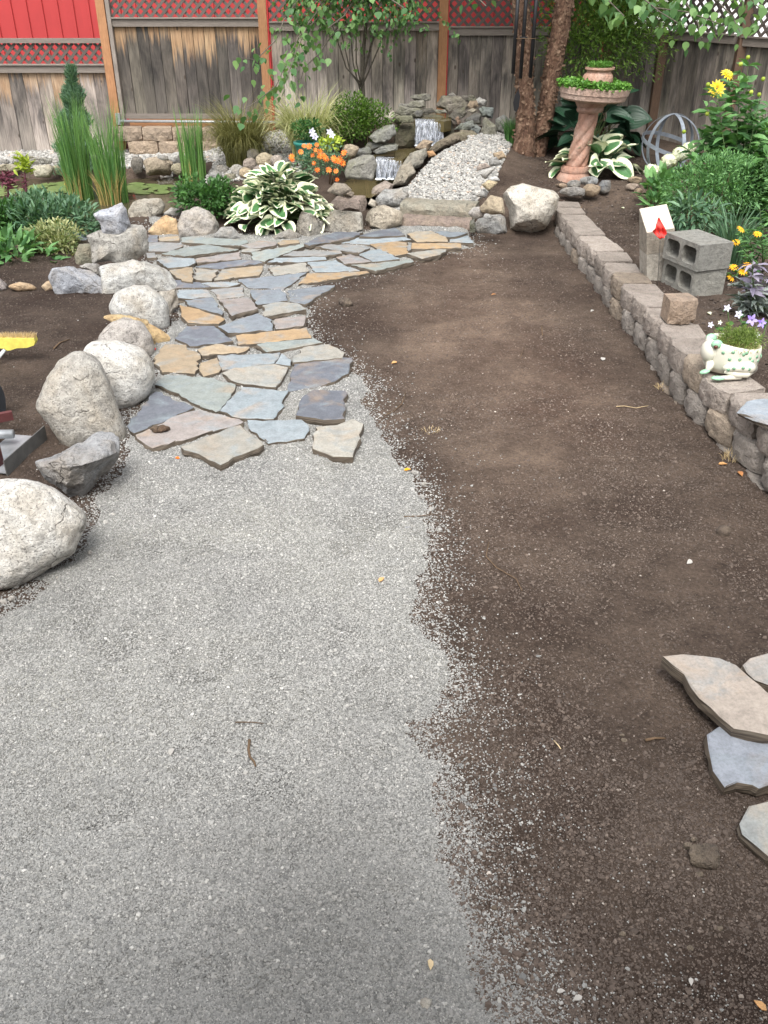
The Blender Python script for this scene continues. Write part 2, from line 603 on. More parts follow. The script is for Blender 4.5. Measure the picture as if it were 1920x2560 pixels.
M['soilfill'] = simple('potting_soil', (0.035, 0.024, 0.016), 0.95, var=0.6, scale=60, bmp=0.8)
M['froggreen'] = simple('green_glaze', (0.30, 0.55, 0.36), 0.25, var=0.1)
M['frogdot'] = simple('green_dots', (0.22, 0.42, 0.27), 0.25, var=0.15)
M['frogpupil'] = simple('brown_glaze', (0.09, 0.03, 0.02), 0.2)
M['glaze'] = simple('white_glaze', (0.66, 0.645, 0.55), 0.18, var=0.05, bmp=0.02, spec=0.5)
M['concrete'] = rock_mat('concrete', (0.20, 0.185, 0.155), 0.45, 0.5, 120, 0.35, con=.85, crack=0)
M['terracotta'] = rock_mat('terracotta', (0.46, 0.36, 0.30), 0.55, 0.35, 60, 0.35, con=.7, crack=0)
M['wallblock'] = rock_mat('split_block', (0.17, 0.14, 0.115), 0.5, 0.6, 90, 0.8, con=.55, crack=0)


# ------------------------------------------------------------------ ground height
def fbm2(x, y, scale, seed=0, octs=4):
    """value noise on arrays"""
    def h(ix, iy):
        n = (ix * 374761393 + iy * 668265263 + seed * 974634777).astype(np.int64)
        n = (n ^ (n >> 13)) * 1274126177
        n = n ^ (n >> 16)
        return (n & 0xFFFFF) / float(0xFFFFF)
    out, amp, tot = np.zeros_like(x), 1.0, 0.0
    for o in range(octs):
        xs, ys = x * scale * 2 ** o, y * scale * 2 ** o
        ix, iy = np.floor(xs), np.floor(ys)
        fx, fy = xs - ix, ys - iy
        fx, fy = fx * fx * (3 - 2 * fx), fy * fy * (3 - 2 * fy)
        ix, iy = ix.astype(np.int64) + 1000, iy.astype(np.int64) + 1000
        a = h(ix, iy) * (1 - fx) + h(ix + 1, iy) * fx
        c = h(ix, iy + 1) * (1 - fx) + h(ix + 1, iy + 1) * fx
        out += amp * ((a * (1 - fy) + c * fy) - 0.5)
        tot += amp
        amp *= 0.5
    return out / tot


def sstep(a, b, x):
    t = np.clip((x - a) / (b - a), 0, 1)
    return t * t * (3 - 2 * t)


_ctl = []
for px, py, z in [(960, 2540, 0), (100, 2400, 0), (1850, 2450, 0), (500, 2100, 0), (1400, 2100, 0), (100, 1750, 0), (960, 1600, 0), (1850, 1700, 0),
                  (500, 1350, 0), (1300, 1350, 0), (1750, 1250, 0), (900, 1050, 0), (1300, 1000, 0), (1600, 980, 0), (600, 900, 0), (700, 760, 0),
                  (1100, 760, 0), (1400, 760, 0), (1250, 640, 0), (900, 640, 0), (550, 660, 0), (450, 600, 0), (750, 600, 0), (1000, 585, 0), (1180, 590, 0), (1370, 590, 0),
                  (100, 1050, .02), (100, 880, .03), (250, 800, .02), (60, 740, .05), (200, 735, .04), (-300, 900, .05), (-300, 1500, 0), (-200, 2200, 0),
                  (100, 660, .08), (50, 580, .09), (200, 560, .10), (-300, 600, .1),
                  (300, 545, .10), (430, 550, .09), (550, 580, .05), (560, 480, .12), (700, 560, .06), (640, 430, .24), (700, 400, .33), (730, 370, .42), (620, 380, .33), (560, 400, .24),
                  (50, 432, .12), (300, 432, .12), (450, 435, .13), (50, 385, .22), (250, 380, .23), (450, 385, .24), (-200, 385, .22), (-200, 432, .12),
                  (830, 500, .12), (800, 440, .27), (870, 370, .50), (980, 520, .08), (1080, 495, .22), (1170, 495, .22), (1180, 440, .36), (1100, 440, .36),
                  (1050, 400, .45), (1180, 400, .47), (1250, 345, .60), (1150, 345, .62), (1290, 345, .55), (980, 330, .66), (1100, 320, .66)]:
    p = atz(px, py, z)
    _ctl.append((p.x, p.y, z))
for x, y, z in [(-6, 13, .24), (-4.5, 13, .24), (-3, 13, .3), (-1.6, 13, .5), (0, 13, .58), (1.5, 13, .55), (3, 13, .45), (-6, 15, .3), (0, 15, .5), (4, 15, .4), (7, 14, .4),
                (1.9, 9.9, .27), (2.2, 10.6, .33), (1.75, 10.2, .28), (1.8, 11.5, .42), (3, 11, .36), (3, 10, .30), (4.5, 10, .3), (2.6, 12.2, .42), (6, 11, .35),
                (-8, 10, .15), (-8, 6, .05), (-5, 3, 0), (5, 3, 0), (0, -2, 0), (-5, -2, 0), (5, -2, 0), (7, 6, 0)]:
    _ctl.append((x, y, z))
_ctl = np.array(_ctl)
_d = np.hypot(_ctl[:, None, 0] - _ctl[None, :, 0], _ctl[:, None, 1] - _ctl[None, :, 1])
_n = len(_ctl)
_A = np.zeros((_n + 1, _n + 1)); _A[:_n, :_n] = _d; _A[:_n, _n] = 1; _A[_n, :_n] = 1
_w = np.linalg.solve(_A, np.append(_ctl[:, 2], 0))

WALL_PX = [(1376, 560), (1384, 581), (1410, 622), (1437, 661), (1473, 700), (1511, 762), (1570, 835), (1600, 872), (1630, 912), (1674, 985), (1750, 1075), (1829, 1140), (1890, 1205), (1960, 1290), (2080, 1440)]
WALL = [atz(x, y, 0.0).to_2d() for x, y in WALL_PX]
for _ in range(2):
    W2 = [WALL[0]]
    for a, b in zip(WALL[:-1], WALL[1:]):
        W2 += [a * 0.75 + b * 0.25, a * 0.25 + b * 0.75]
    WALL = W2 + [WALL[-1]]
_wy = np.array([w.y for w in WALL])[::-1]
_wx = np.array([w.x for w in WALL])[::-1]


def wall_x(y):
    return np.interp(y, _wy, _wx)


def wall_top(y):
    return 0.300 - 0.065 * np.clip((y - 4.0) / 5.4, 0, 1.2)


# water outlines in plan
POND_Z, STREAM_Z = 0.03, 0.19
POND = [atz(x, y, POND_Z).to_2d() for x, y in [(-260, 520), (-260, 448), (40, 446), (160, 450), (250, 452), (330, 448), (430, 440), (455, 452), (462, 490), (455, 520), (420, 540), (330, 552), (240, 556), (120, 556), (0, 548)]]
STREAM = [atz(x, y, STREAM_Z).to_2d() for x, y in [(842, 470), (862, 452), (900, 438), (985, 438), (975, 455), (955, 470), (925, 492), (890, 490), (855, 484)]]
GRAVEL = [atz(x, y, 0).to_2d() for x, y in [(1420, 2760), (1310, 2560), (1240, 2470), (1190, 2380), (1150, 2280), (1125, 2180), (1110, 2025), (1094, 1900), (1080, 1815), (1115, 1760), (1150, 1715), (1148, 1665), (1105, 1609), (1040, 1545),
          (1050, 1470), (1086, 1380), (1090, 1290), (1048, 1205), (1012, 1140), (985, 1080), (925, 1030), (918, 950), (870, 900), (800, 850), (775, 800), (790, 720), (880, 690), (1010, 655), (1190, 610), (1170, 572),
          (1000, 568), (840, 585), (650, 592), (520, 588), (380, 560), (370, 640), (430, 720), (440, 800), (380, 850), (380, 950), (320, 1080), (290, 1180), (215, 1290), (170, 1400), (60, 1500), (-60, 1560), (-400, 1800), (-500, 2700)]]


def sdist(px, py, poly):
    """signed distance to a polygon, positive inside"""
    P = np.array([(p[0], p[1]) for p in poly])
    best = np.full(px.shape, 1e9)
    inside = np.zeros(px.shape, bool)
    for (x0, y0), (x1, y1) in zip(P, np.roll(P, -1, axis=0)):
        dx, dy = x1 - x0, y1 - y0
        t = np.clip(((px - x0) * dx + (py - y0) * dy) / (dx * dx + dy * dy + 1e-12), 0, 1)
        best = np.minimum(best, np.hypot(px - x0 - t * dx, py - y0 - t * dy))
        c = (y0 > py) != (y1 > py)
        xi = x0 + (py - y0) * dx / (dy if abs(dy) > 1e-12 else 1e-12)
        inside ^= c & (px < xi)
    return np.where(inside, best, -best)


CHANNEL = [Vector(p) for p in [(-.45, 10.55), (.26, 10.50), (.60, 11.08), (.98, 11.45), (.95, 12.1), (.25, 12.3), (-.15, 11.8), (-.42, 11.3)]]


def gbase(x, y):
    x, y = np.asarray(x, float), np.asarray(y, float)
    sh = np.broadcast(x, y).shape
    x, y = np.broadcast_to(x, sh).ravel(), np.broadcast_to(y, sh).ravel()
    z = np.full(x.shape, _w[_n])
    for i in range(_n):
        z = z + _w[i] * np.hypot(x - _ctl[i, 0], y - _ctl[i, 1])
    cd = sdist(x, y, CHANNEL)
    z = z - 0.50 * sstep(-0.06, 0.10, cd)
    # the raised bed behind the block wall
    bed = wall_top(y) - 0.035 + 0.015 * fbm2(x, y, 1.5, 5)
    k = sstep(0.10, 0.20, x - wall_x(y)) * (1 - sstep(9.5, 10.0, y))
    z = z * (1 - k) + bed * k
    return z.reshape(sh)


def gz(x, y):
    x, y = np.asarray(x, float), np.asarray(y, float)
    z = gbase(x, y)
    near = 1 - sstep(9.0, 10.5, y)
    z = z + near * (0.030 * fbm2(x, y, 1.1, 1, 3) + 0.020 * fbm2(x, y, 4.0, 2, 3) + 0.014 * fbm2(x, y, 9, 11, 3) + 0.007 * fbm2(x, y, 38, 12, 2)) + 0.015 * (1 - near) * fbm2(x, y, 3, 3, 3)
    z = np.where(sdist(x, y, POND) > -0.25, z - 0.30 * sstep(-0.12, 0.18, sdist(x, y, POND)), z)
    z = z - 0.22 * sstep(-0.08, 0.1, sdist(x, y, STREAM))
    return z


def ground(px, py):
    z = 0.0
    for _ in range(6):
        p = atz(px, py, z)
        z = float(gbase(p.x, p.y))
    q = float(gz(p.x, p.y))
    if p.y < 10 and 'gravel_top' in globals():
        q = max(q, float(gravel_top(np.array([p.x]), np.array([p.y]))[1][0]))
    return Vector((p.x, p.y, q))


# ------------------------------------------------------------------ ground sheets
def grelief(x, y):
    r = fbm2(x, y, 3.2, 35, 3)
    return 0.040 * fbm2(x, y, 5.0, 31, 4) + 0.045 * (0.12 - np.abs(r)) + 0.010 * fbm2(x, y, 16, 33, 3)


def gravel_dark(x, y):  # mask of darker, bluer blobs in the gravel colour, strongest near the viewer
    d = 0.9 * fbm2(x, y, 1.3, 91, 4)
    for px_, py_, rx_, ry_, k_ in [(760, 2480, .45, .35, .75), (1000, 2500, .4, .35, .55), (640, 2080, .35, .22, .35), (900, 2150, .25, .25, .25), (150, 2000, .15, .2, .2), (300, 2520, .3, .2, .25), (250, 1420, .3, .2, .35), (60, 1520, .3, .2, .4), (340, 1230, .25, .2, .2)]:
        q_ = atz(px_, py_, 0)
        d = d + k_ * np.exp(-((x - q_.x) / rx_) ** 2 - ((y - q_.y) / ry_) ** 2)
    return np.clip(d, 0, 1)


def ground_mat():
    m, nt, b = newmat('bare_soil')
    tc = nt.nodes.new('ShaderNodeTexCoord')
    v = tc.outputs['Object']
    n1 = noise_n(nt, v, 1.3, 4, 0.6)
    n2 = noise_n(nt, v, 9, 5, 0.7)
    n3 = noise_n(nt, v, 60, 5, 0.7)
    n4 = noise_n(nt, v, 240, 3, 0.7)
    c = ramp(nt, n1, [(0.35, (0.055, 0.039, 0.031)), (0.5, (0.078, 0.058, 0.046)), (0.66, (0.120, 0.090, 0.070))])
    c = mix(nt, 1.0, c, ramp(nt, n2, [(0.3, 0.72), (0.5, 1.0), (0.7, 1.2)]), 'MULTIPLY')
    c = mix(nt, 1.0, c, ramp(nt, n3, [(0.3, 0.6), (0.5, 1.0), (0.72, 1.35)]), 'MULTIPLY')
    c = mix(nt, ramp(nt, n4, [(0.72, 0), (0.78, 0.5)]), c, (0.22, 0.19, 0.16))
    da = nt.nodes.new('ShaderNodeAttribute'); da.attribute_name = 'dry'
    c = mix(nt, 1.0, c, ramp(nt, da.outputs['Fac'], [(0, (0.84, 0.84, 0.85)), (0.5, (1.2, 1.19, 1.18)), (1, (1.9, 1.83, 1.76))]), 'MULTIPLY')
    nt.links.new(c, b.inputs['Base Color'])
    b.inputs['Roughness'].default_value = 0.95
    b.inputs['Specular IOR Level'].default_value = 0.15
    h = mth(nt, 'ADD', mth(nt, 'MULTIPLY', n2, 0.8), mth(nt, 'ADD', mth(nt, 'MULTIPLY', n3, 0.6), mth(nt, 'MULTIPLY', n4, 0.2)))
    bump(nt, b, h, 0.9, 0.03)
    return m


def gravel_mat():
    m, nt, b = newmat('crushed_gravel')
    tc = nt.nodes.new('ShaderNodeTexCoord')
    v = tc.outputs['Object']
    n1 = noise_n(nt, v, 1.1, 4, 0.6)
    n2 = noise_n(nt, v, 7, 4, 0.6)
    vo = nt.nodes.new('ShaderNodeTexVoronoi')
    vo.inputs['Scale'].default_value = 260
    nt.links.new(v, vo.inputs['Vector'])
    bw = nt.nodes.new('ShaderNodeRGBToBW')
    nt.links.new(vo.outputs['Color'], bw.inputs[0])
    c = ramp(nt, bw.outputs[0], [(0.2, (0.16, 0.16, 0.15)), (0.5, (0.31, 0.31, 0.295)), (0.75, (0.42, 0.42, 0.40)), (0.9, (0.60, 0.59, 0.56))])
    c = mix(nt, 1.0, c, ramp(nt, n1, [(0.35, (0.86, 0.86, 0.88)), (0.65, (1.12, 1.11, 1.06))]), 'MULTIPLY')
    c = mix(nt, 1.0, c, ramp(nt, n2, [(0.3, 0.82), (0.7, 1.12)]), 'MULTIPLY')
    da = nt.nodes.new('ShaderNodeAttribute'); da.attribute_name = 'gravel_dark'
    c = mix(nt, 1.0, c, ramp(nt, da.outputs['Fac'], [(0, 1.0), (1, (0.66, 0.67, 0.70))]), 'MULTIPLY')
    c = mix(nt, ramp(nt, vo.outputs['Distance'], [(0.45, 0), (0.8, 0.7)]), c, (0.09, 0.085, 0.08))
    nt.links.new(c, b.inputs['Base Color'])
    b.inputs['Roughness'].default_value = 0.9
    h = mth(nt, 'SUBTRACT', mth(nt, 'MULTIPLY', bw.outputs[0], 0.6), vo.outputs['Distance'])
    bump(nt, b, h, 0.8, 0.006)
    return m


M['soil'] = ground_mat()
M['gravel'] = gravel_mat()

ys = 0.35 * (16.5 / 0.35) ** (np.linspace(0, 1, 560))
ss = np.linspace(-1, 1, 460)
YY, SS = np.meshgrid(ys, ss, indexing='ij')
XX = SS * (0.56 * YY + 1.5)
near = (1 - sstep(9, 11, YY))
ZZ = gz(XX, YY)
nr, nc = YY.shape
idx = np.arange(nr * nc).reshape(nr, nc)
Q = np.stack([idx[:-1, :-1], idx[:-1, 1:], idx[1:, 1:], idx[1:, :-1]], -1).reshape(-1, 4)
V = np.stack([XX, YY, ZZ], -1).reshape(-1, 3)
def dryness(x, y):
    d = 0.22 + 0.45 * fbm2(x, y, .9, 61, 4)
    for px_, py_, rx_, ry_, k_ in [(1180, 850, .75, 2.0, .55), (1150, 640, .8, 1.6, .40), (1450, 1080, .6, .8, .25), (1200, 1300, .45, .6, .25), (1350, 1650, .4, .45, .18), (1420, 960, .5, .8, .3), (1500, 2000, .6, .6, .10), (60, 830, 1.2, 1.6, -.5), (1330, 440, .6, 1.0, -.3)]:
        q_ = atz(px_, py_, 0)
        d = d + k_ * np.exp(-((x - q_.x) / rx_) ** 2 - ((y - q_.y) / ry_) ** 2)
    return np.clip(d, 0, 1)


props(mk('soil_ground', V, Q, M['soil'], loc=(0, 0, 0), attr={'dry': dryness(XX, YY).ravel()}), 'bare dark brown garden soil', kind='structure')
o = mk('outer_ground', [(-150, -150, -.6), (150, -150, -.6), (150, 150, -.6), (-150, 150, -.6)], [(0, 1, 2, 3)], M['soil'], loc=(0, 0, 0))
props(o, 'flat ground beyond the garden', kind='structure')

GS = sdist(XX, YY, GRAVEL) + 0.16 * fbm2(XX, YY, 2.5, 21, 4) + 0.13 * fbm2(XX, YY, 11, 22, 4)
GZ = ZZ + np.clip((GS - .03) * 0.20, -0.03, 0.014) + grelief(XX, YY) * sstep(.06, .18, GS)
GZ = np.where(GS > .14, np.maximum(GZ, ZZ + .004), GZ)
keep = (GS > -0.12)
kq = keep[:-1, :-1] | keep[:-1, 1:] | keep[1:, 1:] | keep[1:, :-1]
Qg = np.stack([idx[:-1, :-1], idx[:-1, 1:], idx[1:, 1:], idx[1:, :-1]], -1)[kq]
used = np.unique(Qg)
remap = np.full(nr * nc, -1); remap[used] = np.arange(len(used))
Vg = np.stack([XX, YY, GZ], -1).reshape(-1, 3)[used]
props(mk('gravel_path', Vg, remap[Qg], M['gravel'], loc=(0, 0, 0), attr={'gravel_dark': gravel_dark(Vg[:, 0], Vg[:, 1])}), 'grey crushed gravel bed for the path', kind='structure')


# unseen house wall with eave, added behind the viewer to shade the near ground
_hw = MB().box((0, -1.85, 1.6), (14, 0.3, 4.4)).box((0, -1.5, 3.87), (14.6, 1.3, 0.14))
props(_hw.make('added_house_wall', M['white_wood'], None, smooth=False), 'unseen house wall added to shade the near ground', kind='structure')


# ------------------------------------------------------------------ loose grains (stuff)
def scatter(name, P, size, mat, label, squash=0.65, tone=None):
    me = bpy.data.meshes.new(name)
    me.vertices.add(len(P))
    me.vertices.foreach_set('co', np.asarray(P, np.float32).ravel())
    a = me.attributes.new('sz', 'FLOAT', 'POINT')
    a.data.foreach_set('value', np.asarray(size, np.float32))
    a = me.attributes.new('tone', 'FLOAT', 'POINT')
    a.data.foreach_set('value', np.asarray(np.ones(len(P)) if tone is None else tone, np.float32))
    o = bpy.data.objects.new(name, me)
    COL.objects.link(o)
    props(o, label, kind='stuff')
    ng = bpy.data.node_groups.new(name + '_nodes', 'GeometryNodeTree')
    ng.interface.new_socket('Geometry', in_out='INPUT', socket_type='NodeSocketGeometry')
    ng.interface.new_socket('Geometry', in_out='OUTPUT', socket_type='NodeSocketGeometry')
    N, L = ng.nodes, ng.links
    gi, go = N.new('NodeGroupInput'), N.new('NodeGroupOutput')
    g2i = N.new('GeometryNodeGeometryToInstance')
    for s in range(4):
        ico = N.new('GeometryNodeMeshIcoSphere'); ico.inputs['Radius'].default_value = 1.0; ico.inputs['Subdivisions'].default_value = 1 if s else 2
        sp = N.new('GeometryNodeSetPosition')
        rv = N.new('FunctionNodeRandomValue'); rv.data_type = 'FLOAT_VECTOR'
        rv.inputs[0].default_value = (-0.36, -0.36, -0.36); rv.inputs[1].default_value = (0.36, 0.36, 0.36)
        rv.inputs['Seed'].default_value = s * 7 + 3
        L.new(ico.outputs[0], sp.inputs['Geometry']); L.new(rv.outputs[0], sp.inputs['Offset'])
        tr = N.new('GeometryNodeTransform'); tr.inputs['Scale'].default_value = (1.15, 0.9, squash)
        L.new(sp.outputs[0], tr.inputs['Geometry'])
        sm = N.new('GeometryNodeSetMaterial'); sm.inputs['Material'].default_value = mat
        L.new(tr.outputs[0], sm.inputs['Geometry'])
        L.new(sm.outputs[0], g2i.inputs[0])
    iop = N.new('GeometryNodeInstanceOnPoints')
    L.new(gi.outputs[0], iop.inputs['Points']); L.new(g2i.outputs[0], iop.inputs['Instance'])
    iop.inputs['Pick Instance'].default_value = True
    ri = N.new('FunctionNodeRandomValue'); ri.data_type = 'INT'
    ri.inputs[4].default_value = 0; ri.inputs[5].default_value = 3
    L.new(ri.outputs[2], iop.inputs['Instance Index'])
    rr = N.new('FunctionNodeRandomValue'); rr.data_type = 'FLOAT_VECTOR'
    rr.inputs[0].default_value = (-0.5, -0.5, 0); rr.inputs[1].default_value = (0.5, 0.5, 6.28)
    L.new(rr.outputs[0], iop.inputs['Rotation'])
    na = N.new('GeometryNodeInputNamedAttribute'); na.data_type = 'FLOAT'; na.inputs['Name'].default_value = 'sz'
    L.new(na.outputs['Attribute'], iop.inputs['Scale'])
    L.new(iop.outputs[0], go.inputs[0])
    md = o.modifiers.new('grains', 'NODES')
    md.node_group = ng
    return o


def grains_mat(name, stops, rough=0.85):
    m, nt, b = newmat(name)
    oi = nt.nodes.new('ShaderNodeObjectInfo')
    c = ramp(nt, oi.outputs['Random'], stops)
    ta = nt.nodes.new('ShaderNodeAttribute'); ta.attribute_type = 'INSTANCER'; ta.attribute_name = 'tone'
    c = mix(nt, 1.0, c, ta.outputs['Fac'], 'MULTIPLY')
    nt.links.new(c, b.inputs['Base Color'])
    b.inputs['Roughness'].default_value = rough
    return m


M['grain'] = grains_mat('gravel_grain', [(0, (0.17, 0.17, 0.165)), (0.25, (0.26, 0.26, 0.25)), (0.55, (0.325, 0.325, 0.31)), (0.8, (0.375, 0.37, 0.355)), (0.96, (0.44, 0.43, 0.405)), (1, (0.62, 0.61, 0.58))])
M['pebble'] = grains_mat('washed_pebble', [(0, (0.18, 0.175, 0.165)), (0.3, (0.28, 0.275, 0.26)), (0.7, (0.37, 0.36, 0.34)), (0.92, (0.46, 0.45, 0.42)), (1, (0.40, 0.31, 0.24))])
M['clod'] = grains_mat('soil_clod', [(0, (0.056, 0.042, 0.034)), (0.6, (0.076, 0.057, 0.046)), (0.95, (0.11, 0.084, 0.068)), (0.99, (0.15, 0.12, 0.10)), (0.998, (0.22, 0.19, 0.165)), (1, (0.40, 0.36, 0.32))])


def vis_points(n, ymin, ymax, power=1.6):
    """more points where the ground is close"""
    u = RNG.random(n)
    k = 1 - power
    y = (ymin ** k + u * (ymax ** k - ymin ** k)) ** (1 / k)
    x = (RNG.random(n) * 2 - 1) * (0.50 * y + 0.35)
    return x, y


def gravel_top(x, y):
    s = sdist(x, y, GRAVEL) + 0.16 * fbm2(x, y, 2.5, 21, 4) + 0.13 * fbm2(x, y, 11, 22, 4)
    zs = gz(x, y)
    z = zs + np.clip((s - .03) * 0.20, -0.03, 0.014) + grelief(x, y) * sstep(.06, .18, s)
    z = np.where(s > .14, np.maximum(z, zs + .008), z)
    return s, z


x, y = vis_points(620000, 0.95, 10.0, 1.75)
s, z = gravel_top(x, y)
pk = np.where(s > 0.0, 1.0, np.exp(s / 0.065) + .3 * np.exp(s / 0.15) * (fbm2(x, y, 3.5, 44, 3) > .10))
k = RNG.random(len(x)) < pk
x, y, s, z = x[k], y[k], s[k], z[k]
zb = np.maximum(z, gz(x, y))
size = 0.0014 + 0.0016 * RNG.random(len(x)) ** 2 + 0.00042 * y + 0.0030 * (RNG.random(len(x)) > 0.985) + 0.0045 * (RNG.random(len(x)) > 0.9975)
scatter('gravel_grains', np.stack([x, y, zb + size * 0.15], -1), size, M['grain'], 'loose grains of grey crushed gravel', tone=1 - .34 * gravel_dark(x, y))

x, y = vis_points(280000, 0.95, 10.5, 1.55)
s, z = gravel_top(x, y)
k = (s < 0.02) & (sdist(x, y, POND) < -0.1)
x, y = x[k], y[k]
cl = fbm2(x, y, 2.2, 77, 3)
k = RNG.random(len(x)) < np.clip(0.6 + cl * 1.8, 0.2, 1)
x, y = x[k], y[k]
size = 0.0016 + 0.0034 * RNG.random(len(x)) ** 5 + 0.0004 * y + 0.005 * (RNG.random(len(x)) > 0.994) + 0.007 * (RNG.random(len(x)) > 0.9985)
scatter('soil_clods', np.stack([x, y, gz(x, y) + size * 0.1], -1), size, M['clod'], 'crumbs and clods of brown soil', tone=1.02 + .85 * dryness(x, y))

# pebbles of the slope beside the water steps
HILL = [atz(px, py, zz).to_2d() for px, py, zz in [(985, 502, .2), (1180, 500, .22), (1225, 470, .28), (1240, 430, .38), (1262, 380, .5), (1285, 340, .58), (1270, 320, .6), (1200, 345, .6), (1062, 388, .5), (1012, 440, .38), (985, 472, .3)]]
x = RNG.uniform(0.0, 2.0, 34000); y = RNG.uniform(9.6, 12.6, 34000)
k = sdist(x, y, HILL) > -0.03
x, y = x[k], y[k]
size = RNG.uniform(0.009, 0.021, len(x))
scatter('pebble_slope', np.stack([x, y, gz(x, y) + RNG.uniform(0, 0.02, len(x))], -1), size, M['pebble'], 'pale washed pebbles covering the slope beside the cascade')
x = RNG.uniform(-6.5, -2.2, 9000); y = RNG.uniform(12.25, 12.98, 9000)
x2 = RNG.uniform(-2.2, -1.0, 3000); y2 = RNG.uniform(11.2, 12.9, 3000)
x, y = np.append(x, x2), np.append(y, y2)
size = RNG.uniform(0.012, 0.028, len(x))
scatter('pebble_bank', np.stack([x, y, gz(x, y) + RNG.uniform(0, 0.02, len(x))], -1), size, M['pebble'], 'pale pebbles along the fence beyond the pond')
# wood mulch and dry litter in the raised bed
x = RNG.uniform(1.6, 4.5, 9000); y = RNG.uniform(4.2, 11.5, 9000)
k = (x > wall_x(y) + 0.26) | (y > 9.7)
x, y = x[k], y[k]
size = 0.004 + 0.010 * RNG.random(len(x)) ** 2
scatter('bed_litter', np.stack([x, y, gz(x, y) + size * 0.3], -1), size, M['clod'], 'crumbly mulch covering the raised bed', 0.4)


# ------------------------------------------------------------------ water
def water_mat(name, col, rough=0.03):
    m, nt, b = newmat(name)
    tc = nt.nodes.new('ShaderNodeTexCoord')
    n = noise_n(nt, tc.outputs['Object'], 9, 3, 0.5, 0.6)
    n2 = noise_n(nt, tc.outputs['Object'], 3, 3, 0.6)
    c = mix(nt, n2, tuple(x * 0.6 for x in col), col)
    nt.links.new(c, b.inputs['Base Color'])
    b.inputs['Roughness'].default_value = rough
    b.inputs['IOR'].default_value = 1.33
    b.inputs['Specular IOR Level'].default_value = 0.5
    bump(nt, b, n, 0.10, 0.02)
    return m


M['water'] = water_mat('pond_water', (0.075, 0.062, 0.036))
M['stream'] = water_mat('stream_water', (0.13, 0.105, 0.05))


def flat_poly(name, poly, z, mat, label):
    V = [(p[0], p[1], z) for p in poly]
    return props(mk(name, V, [tuple(range(len(V)))], mat, smooth=False), label, kind='structure')


def grow(poly, d):
    c = sum(poly, Vector((0, 0))) / len(poly)
    return [c + (p - c) * (1 + d / max((p - c).length, 0.05)) for p in poly]


flat_poly('pond_water', grow(POND, 0.10), POND_Z, M['water'], 'still brown pond water')
flat_poly('stream_water', grow(STREAM, 0.06), STREAM_Z, M['stream'], 'small brown pool under the lower cascade')


# ------------------------------------------------------------------ rocks
_ICO = {}


def ico(sub):
    if sub not in _ICO:
        bm = bmesh.new()
        bmesh.ops.create_icosphere(bm, subdivisions=sub, radius=1)
        _ICO[sub] = (np.array([v.co[:] for v in bm.verts]), np.array([[v.index for v in f.verts] for f in bm.faces]))
        bm.free()
    return _ICO[sub]


_seed = [0]


